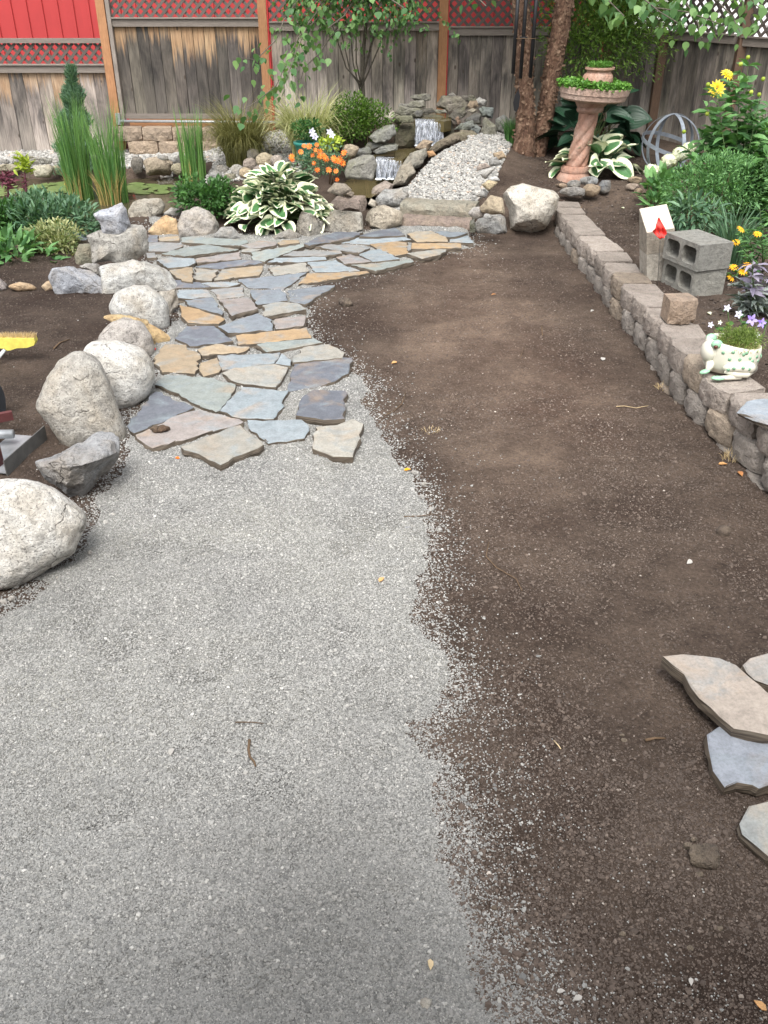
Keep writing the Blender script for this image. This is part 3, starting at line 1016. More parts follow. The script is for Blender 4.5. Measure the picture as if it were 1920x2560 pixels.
def rock(pts, label, col, mat='field', th=0.8, facets=0, rough=0.07, planes=(), fix=False, Y=None, embed=0.30, sub=4, name='rock', cat='rock', group=None, full=0.75, zc=None):
    """a boulder with its own distance, size and thickness; pts outline it as seen from the path"""
    _seed[0] += 1
    rs = np.random.default_rng(100 + _seed[0])
    P = np.array(pts, float)
    x0, y0, x1, y1 = P[:, 0].min(), P[:, 1].min(), P[:, 0].max(), P[:, 1].max()
    cx, cy = (P[:, 0].mean() + (x0 + x1) / 2) / 2, (P[:, 1].mean() + (y0 + y1) / 2) / 2
    hw = math.sqrt((x1 - x0) * (y1 - y0)) / 2
    sink = Y is None and zc is None
    if Y is None:
        g = ground(cx, y1) if zc is None else atz(cx, y1, zc)
        T = hw * depth(g) / F * th
        Y = g.y + T * (1 - embed)
    else:
        g = ground(cx, cy * .4 + y1 * .6)
        if not fix: Y = min(Y, g.y + .06)
    C = aty(cx, cy, Y)
    sc = depth(C) / F
    T = hw * sc * th
    if sink:      # the foot of the stone goes on into the soil
        hh = y1 - cy
        P[:, 1] += 0.15 * (y1 - y0) * np.clip((P[:, 1] - cy) / hh, 0, 1) ** 1.5
        P[:, 0] += 0.05 * (P[:, 0] - cx) * np.clip((P[:, 1] - cy) / hh, 0, 1)
    d = ray(cx, cy).normalized()
    right = Vector((1, 0, 0)); right = (right - d * right.dot(d)).normalized()
    up = right.cross(d).normalized()
    ang = np.unwrap(np.arctan2(-(P[:, 1] - cy), P[:, 0] - cx))
    rad = np.hypot(P[:, 0] - cx, P[:, 1] - cy)
    # outline radius by direction: the polygon's own straight sides
    th_s = np.linspace(-math.pi, math.pi, 181)
    Rt = np.zeros(181)
    for i, t in enumerate(th_s):
        dx, dy = math.cos(t), -math.sin(t)
        best = 0
        for (ax, ay), (bx, by) in zip(P, np.roll(P, -1, axis=0)):
            ex, ey = bx - ax, by - ay
            den = dx * ey - dy * ex
            if abs(den) < 1e-9: continue
            u = ((ax - cx) * ey - (ay - cy) * ex) / den
            w = ((ax - cx) * dy - (ay - cy) * dx) / den
            if -1e-6 <= w <= 1 + 1e-6 and u > best: best = u
        Rt[i] = best if best > 0 else rad.mean()
    if not facets and not planes and mat != 'basalt':      # water worn stones have no corners
        ker = np.hanning(17); ker /= ker.sum()
        Rt[:180] = np.convolve(np.concatenate([Rt[172:180], Rt[:180], Rt[:8]]), ker, 'valid'); Rt[180] = Rt[0]
    if cat == 'boulder': sub = 5
    U, Fc = ico(sub)
    U = U.copy()
    for _ in range(facets):
        n = rs.normal(size=3); n[2] = abs(n[2]) + 0.25; n /= np.linalg.norm(n)
        dd = rs.uniform(0.50, 0.82)
        ex = U @ n - dd
        U -= np.where(ex > 0, ex, 0)[:, None] * n
    if mat == 'basalt' and not planes:
        planes = [(rs.uniform(-.25, .25), .85, .5, .42), (rs.uniform(-.4, .4), -.2, .95, .55)]
    for px_, py_, pz_, dd in planes:
        n = np.array((px_, py_, pz_)); n = n / np.linalg.norm(n)
        ex = U @ n - dd
        U -= np.where(ex > 0, ex, 0)[:, None] * n
    rho = np.hypot(U[:, 0], U[:, 1])
    tt = np.arctan2(U[:, 1], U[:, 0])
    R = np.interp(tt, th_s, Rt) * sc
    rf = np.clip(rho, 0, 1) ** full
    A = rf * np.cos(tt) * R; B = rf * np.sin(tt) * R
    Cc = np.sign(U[:, 2]) * np.abs(U[:, 2]) ** 0.9 * T
    V = np.array(C) + A[:, None] * np.array(right) + B[:, None] * np.array(up) - Cc[:, None] * np.array(d)
    s = hw * sc
    off = rs.uniform(0, 50, 3)
    nrm = U / np.maximum(np.linalg.norm(U, axis=1), 1e-6)[:, None]
    nrmw = nrm[:, 0:1] * np.array(right) + nrm[:, 1:2] * np.array(up) - nrm[:, 2:3] * np.array(d)
    dis = np.array([noise.fractal(Vector(v * 1.6 / s * 0.9 + off), 0.9, 2.1, 4) for v in V])
    fine = np.array([noise.fractal(Vector(v * 7.0 / s + off), 0.8, 2.2, 3) for v in V])
    if mat == 'basalt':      # bedded stone: ledges run level
        st_ = np.array([noise.noise(Vector((v[0] * 2 / s + off[0], off[1], v[2] * 11 / s))) for v in V])
        fine = fine + st_ * 2.2
    V = V + nrmw * ((dis * rough + fine * rough * .22) * s)[:, None]
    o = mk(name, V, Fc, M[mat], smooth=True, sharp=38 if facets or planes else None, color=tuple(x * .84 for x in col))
    return props(o, label, cat, group)


def oval(x0, y0, x1, y1, n=9, j=0.10, seed=None, e=2.6):
    rs = random.Random((x0 * 7 + y0 * 13) if seed is None else seed)
    out = []
    for i in range(n):
        a = 2 * math.pi * i / n + rs.uniform(-.15, .15)
        c, s = math.cos(a), math.sin(a)
        r = (abs(c) ** e + abs(s) ** e) ** (-1 / e) * (1 + rs.uniform(-j, j))
        out.append(((x0 + x1) / 2 + r * c * (x1 - x0) / 2, (y0 + y1) / 2 + r * s * (y1 - y0) / 2))
    return out


def zo(tag, x0, y0, x1, y1, **kw):
    (a, b), (c, d) = Z(tag, [(x0, y0), (x1, y1)])
    return oval(a, b, c, d, **kw)


_k = 0.80
WHITE, PALE, GREY, BLUEG, TAN, BEIGE, BROWN, DARK, MOSS, PINK, CREAM, ORANGE = (0.60, 0.59, 0.56), (0.50, 0.49, 0.465), (0.33, 0.325, 0.31), (0.37, 0.39, 0.43), (0.46, 0.35, 0.235), (0.44, 0.41, 0.355), (0.24, 0.19, 0.145), (0.15, 0.145, 0.135), (0.23, 0.225, 0.165), (0.40, 0.335, 0.29), (0.54, 0.49, 0.41), (0.52, 0.35, 0.17)

# the row of boulders edging the gravel
rock([(-70, 1300), (-50, 1230), (0, 1197), (43, 1195), (93, 1203), (139, 1222), (180, 1250), (214, 1297), (203, 1326), (191, 1346), (179, 1376), (145, 1392), (58, 1428), (0, 1444), (-60, 1420)], 'big speckled white granite boulder bulging onto the near gravel', (0.70, 0.685, 0.65), 'granite', 0.75, rough=0.05, cat='boulder')
rock([(101, 1155), (133, 1142), (208, 1100), (245, 1073), (281, 1073), (300, 1093), (297, 1150), (292, 1182), (255, 1225), (213, 1265), (195, 1262), (150, 1215), (110, 1195)], 'jagged grey boulder with dark broken face next to the big white one', (0.36, 0.365, 0.375), 'field', 0.85, 3, 0.13, [(.55, -.75, .35, .22), (.1, .8, .55, .5), (-.5, -.6, .5, .6)], cat='boulder')
rock(Z(zK, [(258, 920), (330, 740), (420, 620), (530, 550), (640, 620), (690, 720), (740, 900), (790, 1060), (780, 1130), (600, 1130), (450, 1140), (390, 1080), (330, 1010), (270, 950)]), 'tall egg shaped brownish grey granite boulder', (0.45, 0.43, 0.39), 'granite', 0.7, rough=0.06, cat='boulder')
rock(Z(zK, [(555, 560), (620, 505), (760, 495), (930, 550), (985, 620), (1000, 720), (940, 830), (840, 890), (760, 915), (650, 900), (570, 760)]), 'round bright white boulder behind the egg shaped one', (0.66, 0.65, 0.62), 'granite', 0.85, rough=0.04, cat='boulder')
rock(Z(zK, [(630, 480), (720, 390), (830, 345), (920, 370), (980, 470), (990, 570), (900, 600), (700, 590)]), 'rounded grey boulder with brown dent between two white boulders', (0.44, 0.41, 0.38), 'granite', 0.8, rough=0.07, cat='boulder')
rock(Z(zK, [(660, 345), (800, 328), (960, 365), (1090, 455), (1085, 530), (1000, 530), (900, 440), (760, 390)]), 'flaky straw coloured rock tucked behind the dented boulder', (0.50, 0.39, 0.22), 'sand', 0.5, 3, 0.12)
rock(Z(zK, [(705, 280), (760, 190), (870, 140), (960, 140), (1040, 195), (1085, 270), (1078, 400), (960, 420), (740, 340)]), 'smooth pale round boulder below the cairn', (0.58, 0.575, 0.55), 'granite', 0.85, rough=0.04, cat='boulder')
rock(Z(zK, [(1030, 190), (1150, 155), (1155, 250), (1100, 320), (1060, 300)]), 'rough lumpy pale rock beside the smooth round boulder', (0.46, 0.43, 0.38), 'field', 0.6, 2, 0.16)
rock(Z(zD, [(660, 850), (720, 830), (900, 800), (970, 785), (1090, 860), (1138, 960), (1090, 1015), (760, 1010), (670, 1000)]), 'broad flat topped granite rock carrying the cairn', (0.52, 0.52, 0.50), 'granite', 0.8, 4, 0.06, cat='boulder')
rock(Z(zD, [(330, 910), (350, 860), (480, 838), (600, 868), (665, 930), (670, 1018), (560, 1000), (370, 1022)]), 'wedge shaped blue grey rock lying beside the cairn base', BLUEG, 'granite', 0.85, 1, 0.08, [(.35, .75, .6, .35), (-.2, -.35, .9, .45)], cat='boulder')
rock(Z(zD, [(515, 842), (560, 828), (650, 835), (665, 905), (600, 890)]), 'crumbly pale rock between wedge and cairn base', (0.45, 0.44, 0.42), 'field', 0.7, 3, 0.18)
gR3 = ground(350, 728)
rock(Z(zD, [(575, 650), (660, 615), (830, 578), (930, 580), (955, 610), (960, 740), (920, 775), (800, 832), (700, 805), (590, 828), (590, 700)]), 'square grey beige block forming the middle of the cairn', (0.42, 0.405, 0.37), 'granite', 0.9, 0, 0.05, [(-.55, -.25, .8, .42), (.5, -.2, .85, .45), (0, .85, .55, .50)], Y=gR3.y + 0.26, cat='boulder', full=0.55)
rock(Z(zD, [(615, 505), (650, 480), (800, 435), (835, 470), (845, 575), (820, 590), (815, 637), (665, 627), (650, 570), (620, 525)]), 'light blue grey rock balanced on top of the cairn', (0.46, 0.48, 0.53), 'granite', 0.8, 1, 0.07, [(-.3, -.35, .85, .42), (.75, -.1, .6, .45), (-.2, .7, .7, .45)], Y=gR3.y + 0.24, cat='boulder', full=0.6)
rock(Z(zD, [(485, 770), (520, 700), (592, 695), (600, 825), (490, 832)]), 'mossy grey stone behind the cairn block', MOSS, 'field', 0.8, 0, 0.06)
rock(Z(zD, [(512, 612), (550, 563), (602, 605), (580, 622)]), 'small tan pointed stone behind the cairn', TAN, 'sand', 0.7, 2)
rock(Z(zD, [(832, 480), (870, 428), (950, 406), (1050, 408), (1072, 450), (1040, 500), (960, 522), (840, 518)]), 'long beige pond edge rock behind the cairn', (0.45, 0.42, 0.36), 'field', 0.7, 3, 0.06)
rock(Z(zD, [(1050, 505), (1110, 465), (1195, 468), (1160, 515)]), 'pitted grey pond edge rock near the rounded shrub', PALE, 'field', 0.7, 0, 0.12)
rock(Z(zD, [(962, 612), (1000, 560), (1080, 513), (1142, 540), (1167, 632), (1000, 642)]), 'orange tan triangular rock at the flagstone edge', (0.55, 0.40, 0.24), 'sand', 0.6, 5, 0.07)
rock(Z(zD, [(1145, 570), (1200, 490), (1280, 468), (1360, 488), (1418, 580), (1392, 645), (1180, 652)]), 'rounded pitted grey boulder at the flagstone edge', (0.44, 0.41, 0.38), 'granite', 0.8, 0, 0.12, cat='boulder')
rock(Z(zD, [(1375, 650), (1440, 590), (1510, 588), (1575, 662), (1480, 672)]), 'low grey rounded rock under the big hosta', (0.36, 0.355, 0.34), 'field', 0.8, 0, 0.05)
rock(Z(zB, [(950, 152), (1030, 110), (1100, 83), (1195, 128), (1150, 158), (1000, 162)]), 'low grey wedge rock before the big hosta', (0.34, 0.32, 0.29), 'field', 0.8, 4, 0.06)
rock(Z(zD, [(45, 975), (130, 945), (200, 960), (245, 992), (120, 1000)]), 'oval tan edging stone at the leafy bed', TAN, 'sand', 0.8, 0, 0.03)
rock(Z(zD, [(268, 975), (300, 945), (345, 930), (365, 985), (300, 1000)]), 'round tan edging stone touching the wedge rock', TAN, 'sand', 0.8, 0, 0.03)
rock(Z(zD, [(-60, 960), (0, 920), (42, 960), (38, 992), (-40, 995)]), 'grey mauve edging stone at the picture edge', (0.38, 0.34, 0.33), 'field', 0.8, 0, 0.04)

# the stones holding the bank beside the steps
rock(Z(zE, [(868, 790), (880, 730), (920, 705), (1000, 695), (1090, 730), (1112, 755), (1100, 800), (960, 842), (880, 832)]), 'cream boulder with dark broken corner beside the lower step', (0.52, 0.46, 0.37), 'field', 0.7, 5, 0.06, cat='boulder')
rock(Z(zE, [(633, 845), (640, 770), (700, 720), (865, 740), (868, 832), (700, 855)]), 'blocky beige grey boulder left of the cream one', (0.44, 0.42, 0.37), 'field', 0.8, 2, 0.06, [(-.1, -.1, .95, .5), (0, .8, .6, .5)], cat='boulder', full=0.6)
rock(Z(zE, [(463, 835), (510, 735), (560, 745), (642, 790), (630, 875), (540, 892), (480, 862)]), 'upright grey block leaning beside the big hosta', (0.35, 0.33, 0.29), 'field', 0.9, 1, 0.05, [(-.6, 0, .8, .4), (.75, -.1, .65, .35)], full=0.6)
rock(Z(zE, [(660, 700), (720, 640), (880, 640), (898, 680), (880, 745), (720, 735)]), 'broad pinkish brown rock at the stream edge', (0.36, 0.29, 0.25), 'field', 0.7, 3, 0.06, Y=10.15)
rock(Z(zE, [(898, 690), (918, 655), (952, 672), (945, 710)]), 'small cream stone between stream and cream boulder', CREAM, 'field', 0.8, 0, 0.04, Y=10.0)
rock(Z(zE, [(940, 660), (1000, 600), (1130, 588), (1145, 640), (1095, 700), (960, 700)]), 'light grey rock at the head of the steps', (0.42, 0.42, 0.41), 'field', 0.7, 3, 0.07, fix=True, Y=10.1)
rock(Z(zE, [(912, 640), (930, 590), (1000, 550), (1065, 568), (1045, 605), (955, 645)]), 'pinkish grey rock at the stream outlet', PINK, 'field', 0.7, 2, 0.09, fix=True, Y=10.45)
rock(Z(zE, [(1040, 580), (1090, 470), (1150, 440), (1185, 500), (1125, 575)]), 'tan grey bank rock between pebbles and stream', (0.40, 0.36, 0.29), 'field', 0.7, 2, 0.1, fix=True, Y=10.75)
rock(Z(zE, [(1090, 470), (1150, 390), (1245, 358), (1255, 400), (1205, 470), (1130, 490)]), 'long grey bank rock between pebbles and lower cascade', (0.34, 0.32, 0.27), 'field', 0.7, 2, 0.1, fix=True, Y=11.05)
rock(Z(zE, [(1178, 350), (1230, 308), (1292, 318), (1255, 365), (1190, 375)]), 'rust tan rock at the upper pool lip', (0.40, 0.31, 0.22), 'field', 0.7, 2, 0.08, fix=True, Y=11.25)
rock(Z(zE, [(1245, 375), (1285, 372), (1310, 400), (1260, 412)]), 'small rusty stone at the top of the pebbles', (0.42, 0.25, 0.14), 'sand', 0.7, 1, 0.08, fix=True, Y=11.1)
rock(Z(zE, [(1255, 365), (1310, 318), (1400, 268), (1445, 262), (1445, 305), (1400, 335), (1290, 380)]), 'tilted brown slab beside the upper cascade', (0.23, 0.19, 0.14), 'basalt', 0.6, 4, 0.05, fix=True, Y=11.45)
rock(Z(zE, [(1418, 280), (1450, 248), (1520, 248), (1562, 290), (1558, 325), (1440, 342)]), 'brown block right of the tilted slab', (0.24, 0.20, 0.15), 'basalt', 0.6, 4, 0.05, Y=11.6)
rock(Z(zE, [(1565, 300), (1572, 195), (1590, 158), (1662, 230), (1668, 295), (1600, 315)]), 'triangular grey standing rock right of the cascade', (0.25, 0.24, 0.20), 'basalt', 0.6, 3, 0.08, Y=11.75)
rock(Z(zE, [(1650, 180), (1700, 150), (1760, 190), (1770, 250), (1700, 300), (1655, 260)]), 'grey rock behind the triangular standing rock', (0.27, 0.27, 0.25), 'basalt', 0.6, 3, 0.08, Y=12.0)
rock(Z(zE, [(1405, 245), (1450, 210), (1520, 193), (1535, 225), (1480, 252)]), 'bluish flat rock over the tilted slab', (0.27, 0.29, 0.28), 'basalt', 0.7, 2, 0.07, Y=11.7)
rock(Z(zE, [(1478, 250), (1540, 213), (1572, 240), (1555, 266)]), 'small bluish rock wedged over the brown block', (0.24, 0.26, 0.25), 'basalt', 0.7, 2, 0.08, Y=11.72)
rock(Z(zE, [(1468, 190), (1530, 148), (1572, 155), (1575, 215), (1500, 210)]), 'dark blocky rock high on the cascade', DARK, 'basalt', 0.7, 4, 0.06, Y=11.95)
rock(Z(zE, [(1275, 95), (1330, 40), (1440, 50), (1492, 90), (1485, 125), (1400, 135), (1290, 122)]), 'wide flat capstone at the top of the waterfall', (0.29, 0.26, 0.215), 'basalt', 0.7, 3, 0.07, Y=12.3)
rock(Z(zE, [(1370, 45), (1400, 25), (1425, 45), (1400, 55)]), 'tiny stone resting on the waterfall capstone', (0.30, 0.28, 0.25), 'basalt', 0.8, 1, 0.06, Y=12.4)
rock(Z(zE, [(1440, 52), (1500, 35), (1535, 45), (1540, 75), (1470, 80)]), 'dark flat stone behind the waterfall capstone', (0.21, 0.19, 0.16), 'basalt', 0.7, 3, 0.07, Y=12.45)
rock(Z(zE, [(1148, 60), (1160, 43), (1230, 32), (1272, 40), (1275, 72), (1200, 78)]), 'flat grey stone topping the wall left of the capstone', (0.27, 0.255, 0.22), 'basalt', 0.7, 3, 0.07, Y=12.35)
rock(Z(zE, [(1115, 105), (1150, 75), (1232, 73), (1245, 110), (1170, 124)]), 'flat grey stone second from the top of the cascade wall', (0.29, 0.275, 0.235), 'basalt', 0.7, 3, 0.07, Y=12.15)
rock(Z(zE, [(1055, 145), (1090, 108), (1190, 118), (1235, 140), (1190, 168), (1100, 165)]), 'broad grey stone third from the top of the cascade wall', (0.25, 0.24, 0.20), 'basalt', 0.7, 3, 0.08, Y=12.0)
rock(Z(zE, [(1165, 155), (1190, 130), (1230, 130), (1225, 165), (1185, 175)]), 'small dark stone beside the upper pool', DARK, 'basalt', 0.7, 3, 0.08, Y=11.9)
rock(Z(zE, [(982, 200), (1000, 160), (1050, 136), (1068, 180), (1035, 205)]), 'pale rounded stone on the outer cascade wall', (0.50, 0.46, 0.38), 'field', 0.7, 1, 0.06, Y=11.85)
rock(Z(zE, [(1040, 175), (1070, 160), (1165, 165), (1175, 200), (1070, 206)]), 'flat olive stone over the cascade recess', MOSS, 'basalt', 0.7, 2, 0.07, Y=11.75)
rock(Z(zE, [(985, 205), (1050, 196), (1110, 200), (1070, 228), (990, 232)]), 'dark brown slab under the pale rounded stone', (0.14, 0.11, 0.085), 'basalt', 0.7, 2, 0.06, Y=11.8)
rock(Z(zE, [(902, 290), (960, 240), (990, 222), (1060, 220), (1068, 270), (1000, 335), (940, 325)]), 'pointed grey rock jutting over the lower pool', (0.30, 0.30, 0.275), 'basalt', 0.7, 3, 0.08, Y=11.45)
rock(Z(zE, [(925, 275), (950, 255), (985, 265), (970, 285)]), 'small rusty stone on the pointed grey rock', (0.33, 0.24, 0.16), 'field', 0.7, 1, 0.06, Y=11.35)
rock(Z(zE, [(880, 352), (905, 318), (970, 325), (1005, 345), (935, 365)]), 'small grey stone under the pointed rock', (0.30, 0.30, 0.28), 'basalt', 0.7, 2, 0.07, Y=11.35)
rock(Z(zE, [(925, 375), (1000, 338), (1078, 338), (1075, 368), (950, 390)]), 'long flat grey stone beside the middle pool', (0.26, 0.26, 0.235), 'basalt', 0.7, 2, 0.06, Y=11.3)
rock(Z(zE, [(798, 405), (830, 360), (910, 348), (925, 385), (862, 410)]), 'dark slab left of the middle pool', (0.20, 0.20, 0.19), 'basalt', 0.7, 3, 0.06, Y=11.2)
rock(Z(zE, [(760, 500), (790, 420), (870, 390), (940, 400), (960, 450), (925, 545), (770, 530)]), 'large domed grey rock beside the lower cascade', (0.29, 0.28, 0.25), 'basalt', 0.75, 2, 0.07, Y=11.05)
rock(Z(zE, [(738, 375), (752, 340), (800, 333), (852, 355), (825, 402), (780, 412)]), 'tan rounded rock below the boxwood', (0.46, 0.38, 0.28), 'field', 0.75, 0, 0.06, Y=11.4)
rock(Z(zE, [(655, 612), (700, 562), (770, 568), (808, 605), (740, 640)]), 'brown humped rock beside the stream pool', (0.30, 0.26, 0.21), 'field', 0.7, 1, 0.06, Y=10.35)
rock(Z(zE, [(730, 625), (770, 598), (822, 620), (805, 646)]), 'small tan rock beside the humped one', (0.36, 0.30, 0.24), 'field', 0.7, 1, 0.06, Y=10.25)
rock(Z(zE, [(1485, 105), (1505, 78), (1545, 75), (1558, 110), (1510, 130)]), 'rust tan stone right of the waterfall capstone', (0.38, 0.29, 0.20), 'field', 0.7, 2, 0.07, Y=12.25)
rock(Z(zE, [(1540, 70), (1560, 55), (1605, 75), (1592, 104), (1548, 95)]), 'small chalky white stone high on the cascade', (0.60, 0.58, 0.54), 'field', 0.7, 3, 0.08, Y=12.35)
rock(Z(zE, [(1555, 125), (1580, 105), (1645, 120), (1645, 185), (1580, 170)]), 'flat topped bluish rock right of the capstone', (0.26, 0.29, 0.28), 'basalt', 0.7, 4, 0.06, Y=12.15)
rock(Z(zE, [(1375, 170), (1410, 130), (1470, 110), (1495, 150), (1425, 200)]), 'dark rock leaning over the upper pool', (0.17, 0.155, 0.13), 'basalt', 0.7, 3, 0.08, Y=11.95)
rock(Z(zE, [(1485, 135), (1520, 120), (1550, 130), (1530, 150)]), 'small beige stone under the rust tan one', (0.40, 0.36, 0.28), 'field', 0.7, 1, 0.07, Y=12.05)
rock(Z(zE, [(1415, 180), (1435, 168), (1455, 205), (1432, 215)]), 'little rusty upright stone beside the upper cascade', (0.26, 0.17, 0.12), 'field', 0.7, 2, 0.06, Y=11.6)
rock(Z(zE, [(1230, 120), (1280, 118), (1300, 140), (1250, 160), (1225, 150)]), 'dark stone behind the upper pool', (0.12, 0.11, 0.095), 'basalt', 0.7, 2, 0.08, Y=12.1)
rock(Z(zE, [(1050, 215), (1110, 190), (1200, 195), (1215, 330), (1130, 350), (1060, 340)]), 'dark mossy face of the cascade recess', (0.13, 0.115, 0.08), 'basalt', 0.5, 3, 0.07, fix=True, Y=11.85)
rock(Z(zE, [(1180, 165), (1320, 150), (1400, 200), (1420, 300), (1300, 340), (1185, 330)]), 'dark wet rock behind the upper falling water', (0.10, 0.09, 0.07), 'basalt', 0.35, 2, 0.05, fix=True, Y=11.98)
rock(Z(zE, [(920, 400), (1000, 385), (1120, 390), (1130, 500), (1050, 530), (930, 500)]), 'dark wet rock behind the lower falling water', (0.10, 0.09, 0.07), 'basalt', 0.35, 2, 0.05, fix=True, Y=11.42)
rock([(1188, 558), (1200, 540), (1235, 528), (1262, 543), (1266, 574), (1240, 579), (1195, 575)], 'grey rounded rock beside the white boulder', (0.40, 0.40, 0.39), 'field', 0.8, 1, 0.06)
rock(Z(zG, [(1440, 292), (1480, 243), (1530, 238), (1575, 270), (1562, 315), (1510, 330)]), 'small pale round stone beside the steps', (0.48, 0.45, 0.42), 'field', 0.8, 0, 0.04, Y=9.75)
rock([(1198, 520), (1225, 490), (1258, 497), (1262, 535), (1230, 535), (1205, 530)], 'tan rough rock wedged by the white boulder', (0.46, 0.38, 0.27), 'field', 0.8, 2, 0.07, Y=9.8)
rock(Z(zG, [(1455, 340), (1490, 325), (1505, 380), (1500, 420), (1460, 420)]), 'dark small stone at the foot of the steps', DARK, 'basalt', 0.8, 2, 0.08)
rock(Z(zW, [(82, 205), (130, 163), (200, 148), (380, 185), (422, 222), (400, 295), (340, 375), (270, 412), (120, 402), (95, 280)]), 'large squarish white boulder at the end of the block wall', (0.66, 0.62, 0.55), 'granite', 0.8, 5, 0.05, cat='boulder', full=0.65)
for x0_, y0_, x1_, y1_, Y_, lb in [(1075, 92, 1160, 118, 12.2, 'thin slab tucked under the stone second from the top'), (1140, 118, 1215, 140, 12.1, 'thin slab between the second and third wall stones'), (1000, 200, 1090, 222, 11.8, 'thin mossy slab under the flat olive stone'),
                                   (900, 318, 975, 338, 11.36, 'thin slab below the pointed grey rock'), (985, 325, 1070, 345, 11.4, 'thin slab above the long flat stone'), (1490, 60, 1560, 82, 12.4, 'thin grey slab behind the rust tan stone'), (1290, 128, 1370, 150, 12.15, 'thin dark slab below the waterfall capstone')]:
    rock(zo(zE, x0_, y0_, x1_, y1_, e=4), lb, (0.27, 0.26, 0.225), 'basalt', 0.8, 1, 0.06, Y=Y_)
for pts, lb, c in [([(1465, 645), (1560, 622), (1610, 680), (1500, 705)], 'tan cobble nearest the birch trunk', TAN), ([(1425, 705), (1500, 680), (1565, 745), (1440, 768)], 'grey cobble below the tan one near the birch', GREY),
                   ([(1305, 775), (1400, 738), (1455, 780), (1320, 805)], 'flat pinkish cobble on the pebble edge', PINK), ([(1335, 840), (1440, 780), (1490, 800), (1400, 885)], 'pale grey angular cobble on the pebble edge', PALE),
                   ([(1420, 890), (1510, 868), (1545, 912), (1440, 920)], 'white flat cobble between soil and pebbles', WHITE), ([(1355, 955), (1420, 910), (1525, 930), (1430, 1005)], 'yellow tan cobble between soil and pebbles', (0.52, 0.43, 0.28)),
                   ([(1290, 1060), (1380, 1000), (1430, 1030), (1400, 1075)], 'grey cobble at the top corner of the steps', PALE)]:
    rock(Z(zU, pts), lb, c, 'field', 0.8, 1, 0.06, sub=3, name='cobble', cat='cobble')
for bx, lb, c in [((715, 158, 890, 262), 'smooth tan oval cobble beyond the big hosta', (0.50, 0.42, 0.29)), ((600, 198, 730, 292), 'grey pink cobble beside the tan oval', PINK), ((488, 258, 602, 352), 'round grey cobble beside the shrub', PALE),
                  ((572, 283, 690, 372), 'cream tan cobble touching the round grey one', (0.56, 0.44, 0.29)), ((852, 175, 965, 268), 'pale pink cobble behind the big hosta tip', (0.46, 0.40, 0.36)), ((695, 262, 862, 352), 'broad brownish cobble behind the big hosta', (0.37, 0.31, 0.27)),
                  ((350, 260, 482, 342), 'dark grey cobble near the small reeds', GREY), ((298, 318, 422, 402), 'grey cobble at the foot of the small reeds', (0.30, 0.30, 0.29)), ((435, 335, 545, 402), 'mossy cobble above the rounded shrub', MOSS),
                  ((635, 118, 752, 202), 'weathered cobble under the brown sedge', (0.33, 0.31, 0.27)), ((555, 150, 642, 232), 'dull green cobble under the brown sedge', MOSS), ((480, 225, 560, 275), 'small tan cobble behind the round grey one', TAN)]:
    rock(zo(zQ, *bx), lb, c, 'field', 0.8, 0, 0.05, sub=3, name='cobble', cat='cobble')
for pts, lb, c in [([(275, 275), (400, 255), (500, 250), (612, 255), (590, 312), (320, 325)], 'long grey bank rock left of the tall reeds', (0.36, 0.35, 0.31)), ([(-60, 340), (60, 325), (222, 320), (212, 392), (-60, 402)], 'long olive bank rock at the waterline', (0.42, 0.39, 0.28)),
                   ([(388, 355), (450, 338), (560, 328), (625, 362), (565, 455), (400, 455)], 'broad sandy bank rock at the waterline', (0.46, 0.43, 0.34)), ([(608, 345), (740, 338), (755, 415), (640, 420)], 'yellowish bank rock touching the reeds', (0.48, 0.43, 0.29)),
                   (oval(118, 235, 205, 312), 'round white stone on the far bank', WHITE), (oval(215, 225, 392, 265), 'greenish flat stone among the bank pebbles', MOSS), (oval(600, 255, 740, 335), 'pale flat stone among the bank pebbles', PALE),
                   (oval(1100, 232, 1245, 350), 'white stone seen between the tall reeds', PALE), (oval(0, 262, 110, 318), 'dark grey stone low on the far bank', GREY)]:
    rock(Z(zL, pts), lb, c, 'field', 0.7, 1, 0.06, sub=3)
for pts, lb, c in [(oval(850, 135, 930, 232), 'dark upright bank rock below the tan blocks', (0.17, 0.16, 0.145)), ([(928, 165), (960, 145), (1060, 130), (1125, 172), (1095, 242), (950, 238)], 'large tan bank rock below the tan blocks', (0.40, 0.33, 0.25)),
                   (oval(1108, 178, 1195, 242), 'olive bank rock beside the small reeds', (0.37, 0.33, 0.23)), (oval(1098, 105, 1200, 168), 'pale bank rock above the olive one', PALE), (oval(1018, 122, 1092, 158), 'grey flat stone on the large tan rock', GREY)]:
    rock(Z(zD, pts), lb, c, 'field', 0.7, 1, 0.06, sub=3)
for bx, lb, c in [((430, 160, 585, 208), 'flat grey shard in front of the planter column', (0.30, 0.29, 0.28)), ((470, 118, 552, 165), 'upright grey shard behind the flat one', (0.34, 0.34, 0.33)), ((545, 98, 652, 142), 'slate shard leaning on the planter foot', (0.33, 0.34, 0.34)),
                  ((550, 142, 668, 208), 'tan brown shard between grey ones', (0.38, 0.29, 0.20)), ((650, 118, 735, 185), 'dark slate shard beside the tan one', (0.22, 0.23, 0.24)), ((396, 138, 472, 165), 'rusty flat shard next to the birch soil', (0.33, 0.24, 0.17)),
                  ((828, 98, 918, 136), 'flat tan stone under the hydrangea', (0.40, 0.31, 0.20)), ((815, 138, 892, 172), 'pinkish pebble under the hydrangea', (0.46, 0.37, 0.31)), ((868, 168, 915, 205), 'small tan pebble under the hydrangea leaves', TAN)]:
    rock(zo(zW, *bx), lb, c, 'field', 0.8, 3, 0.07, sub=3, name='shard' if 'shard' in lb else 'stone', cat='stone')


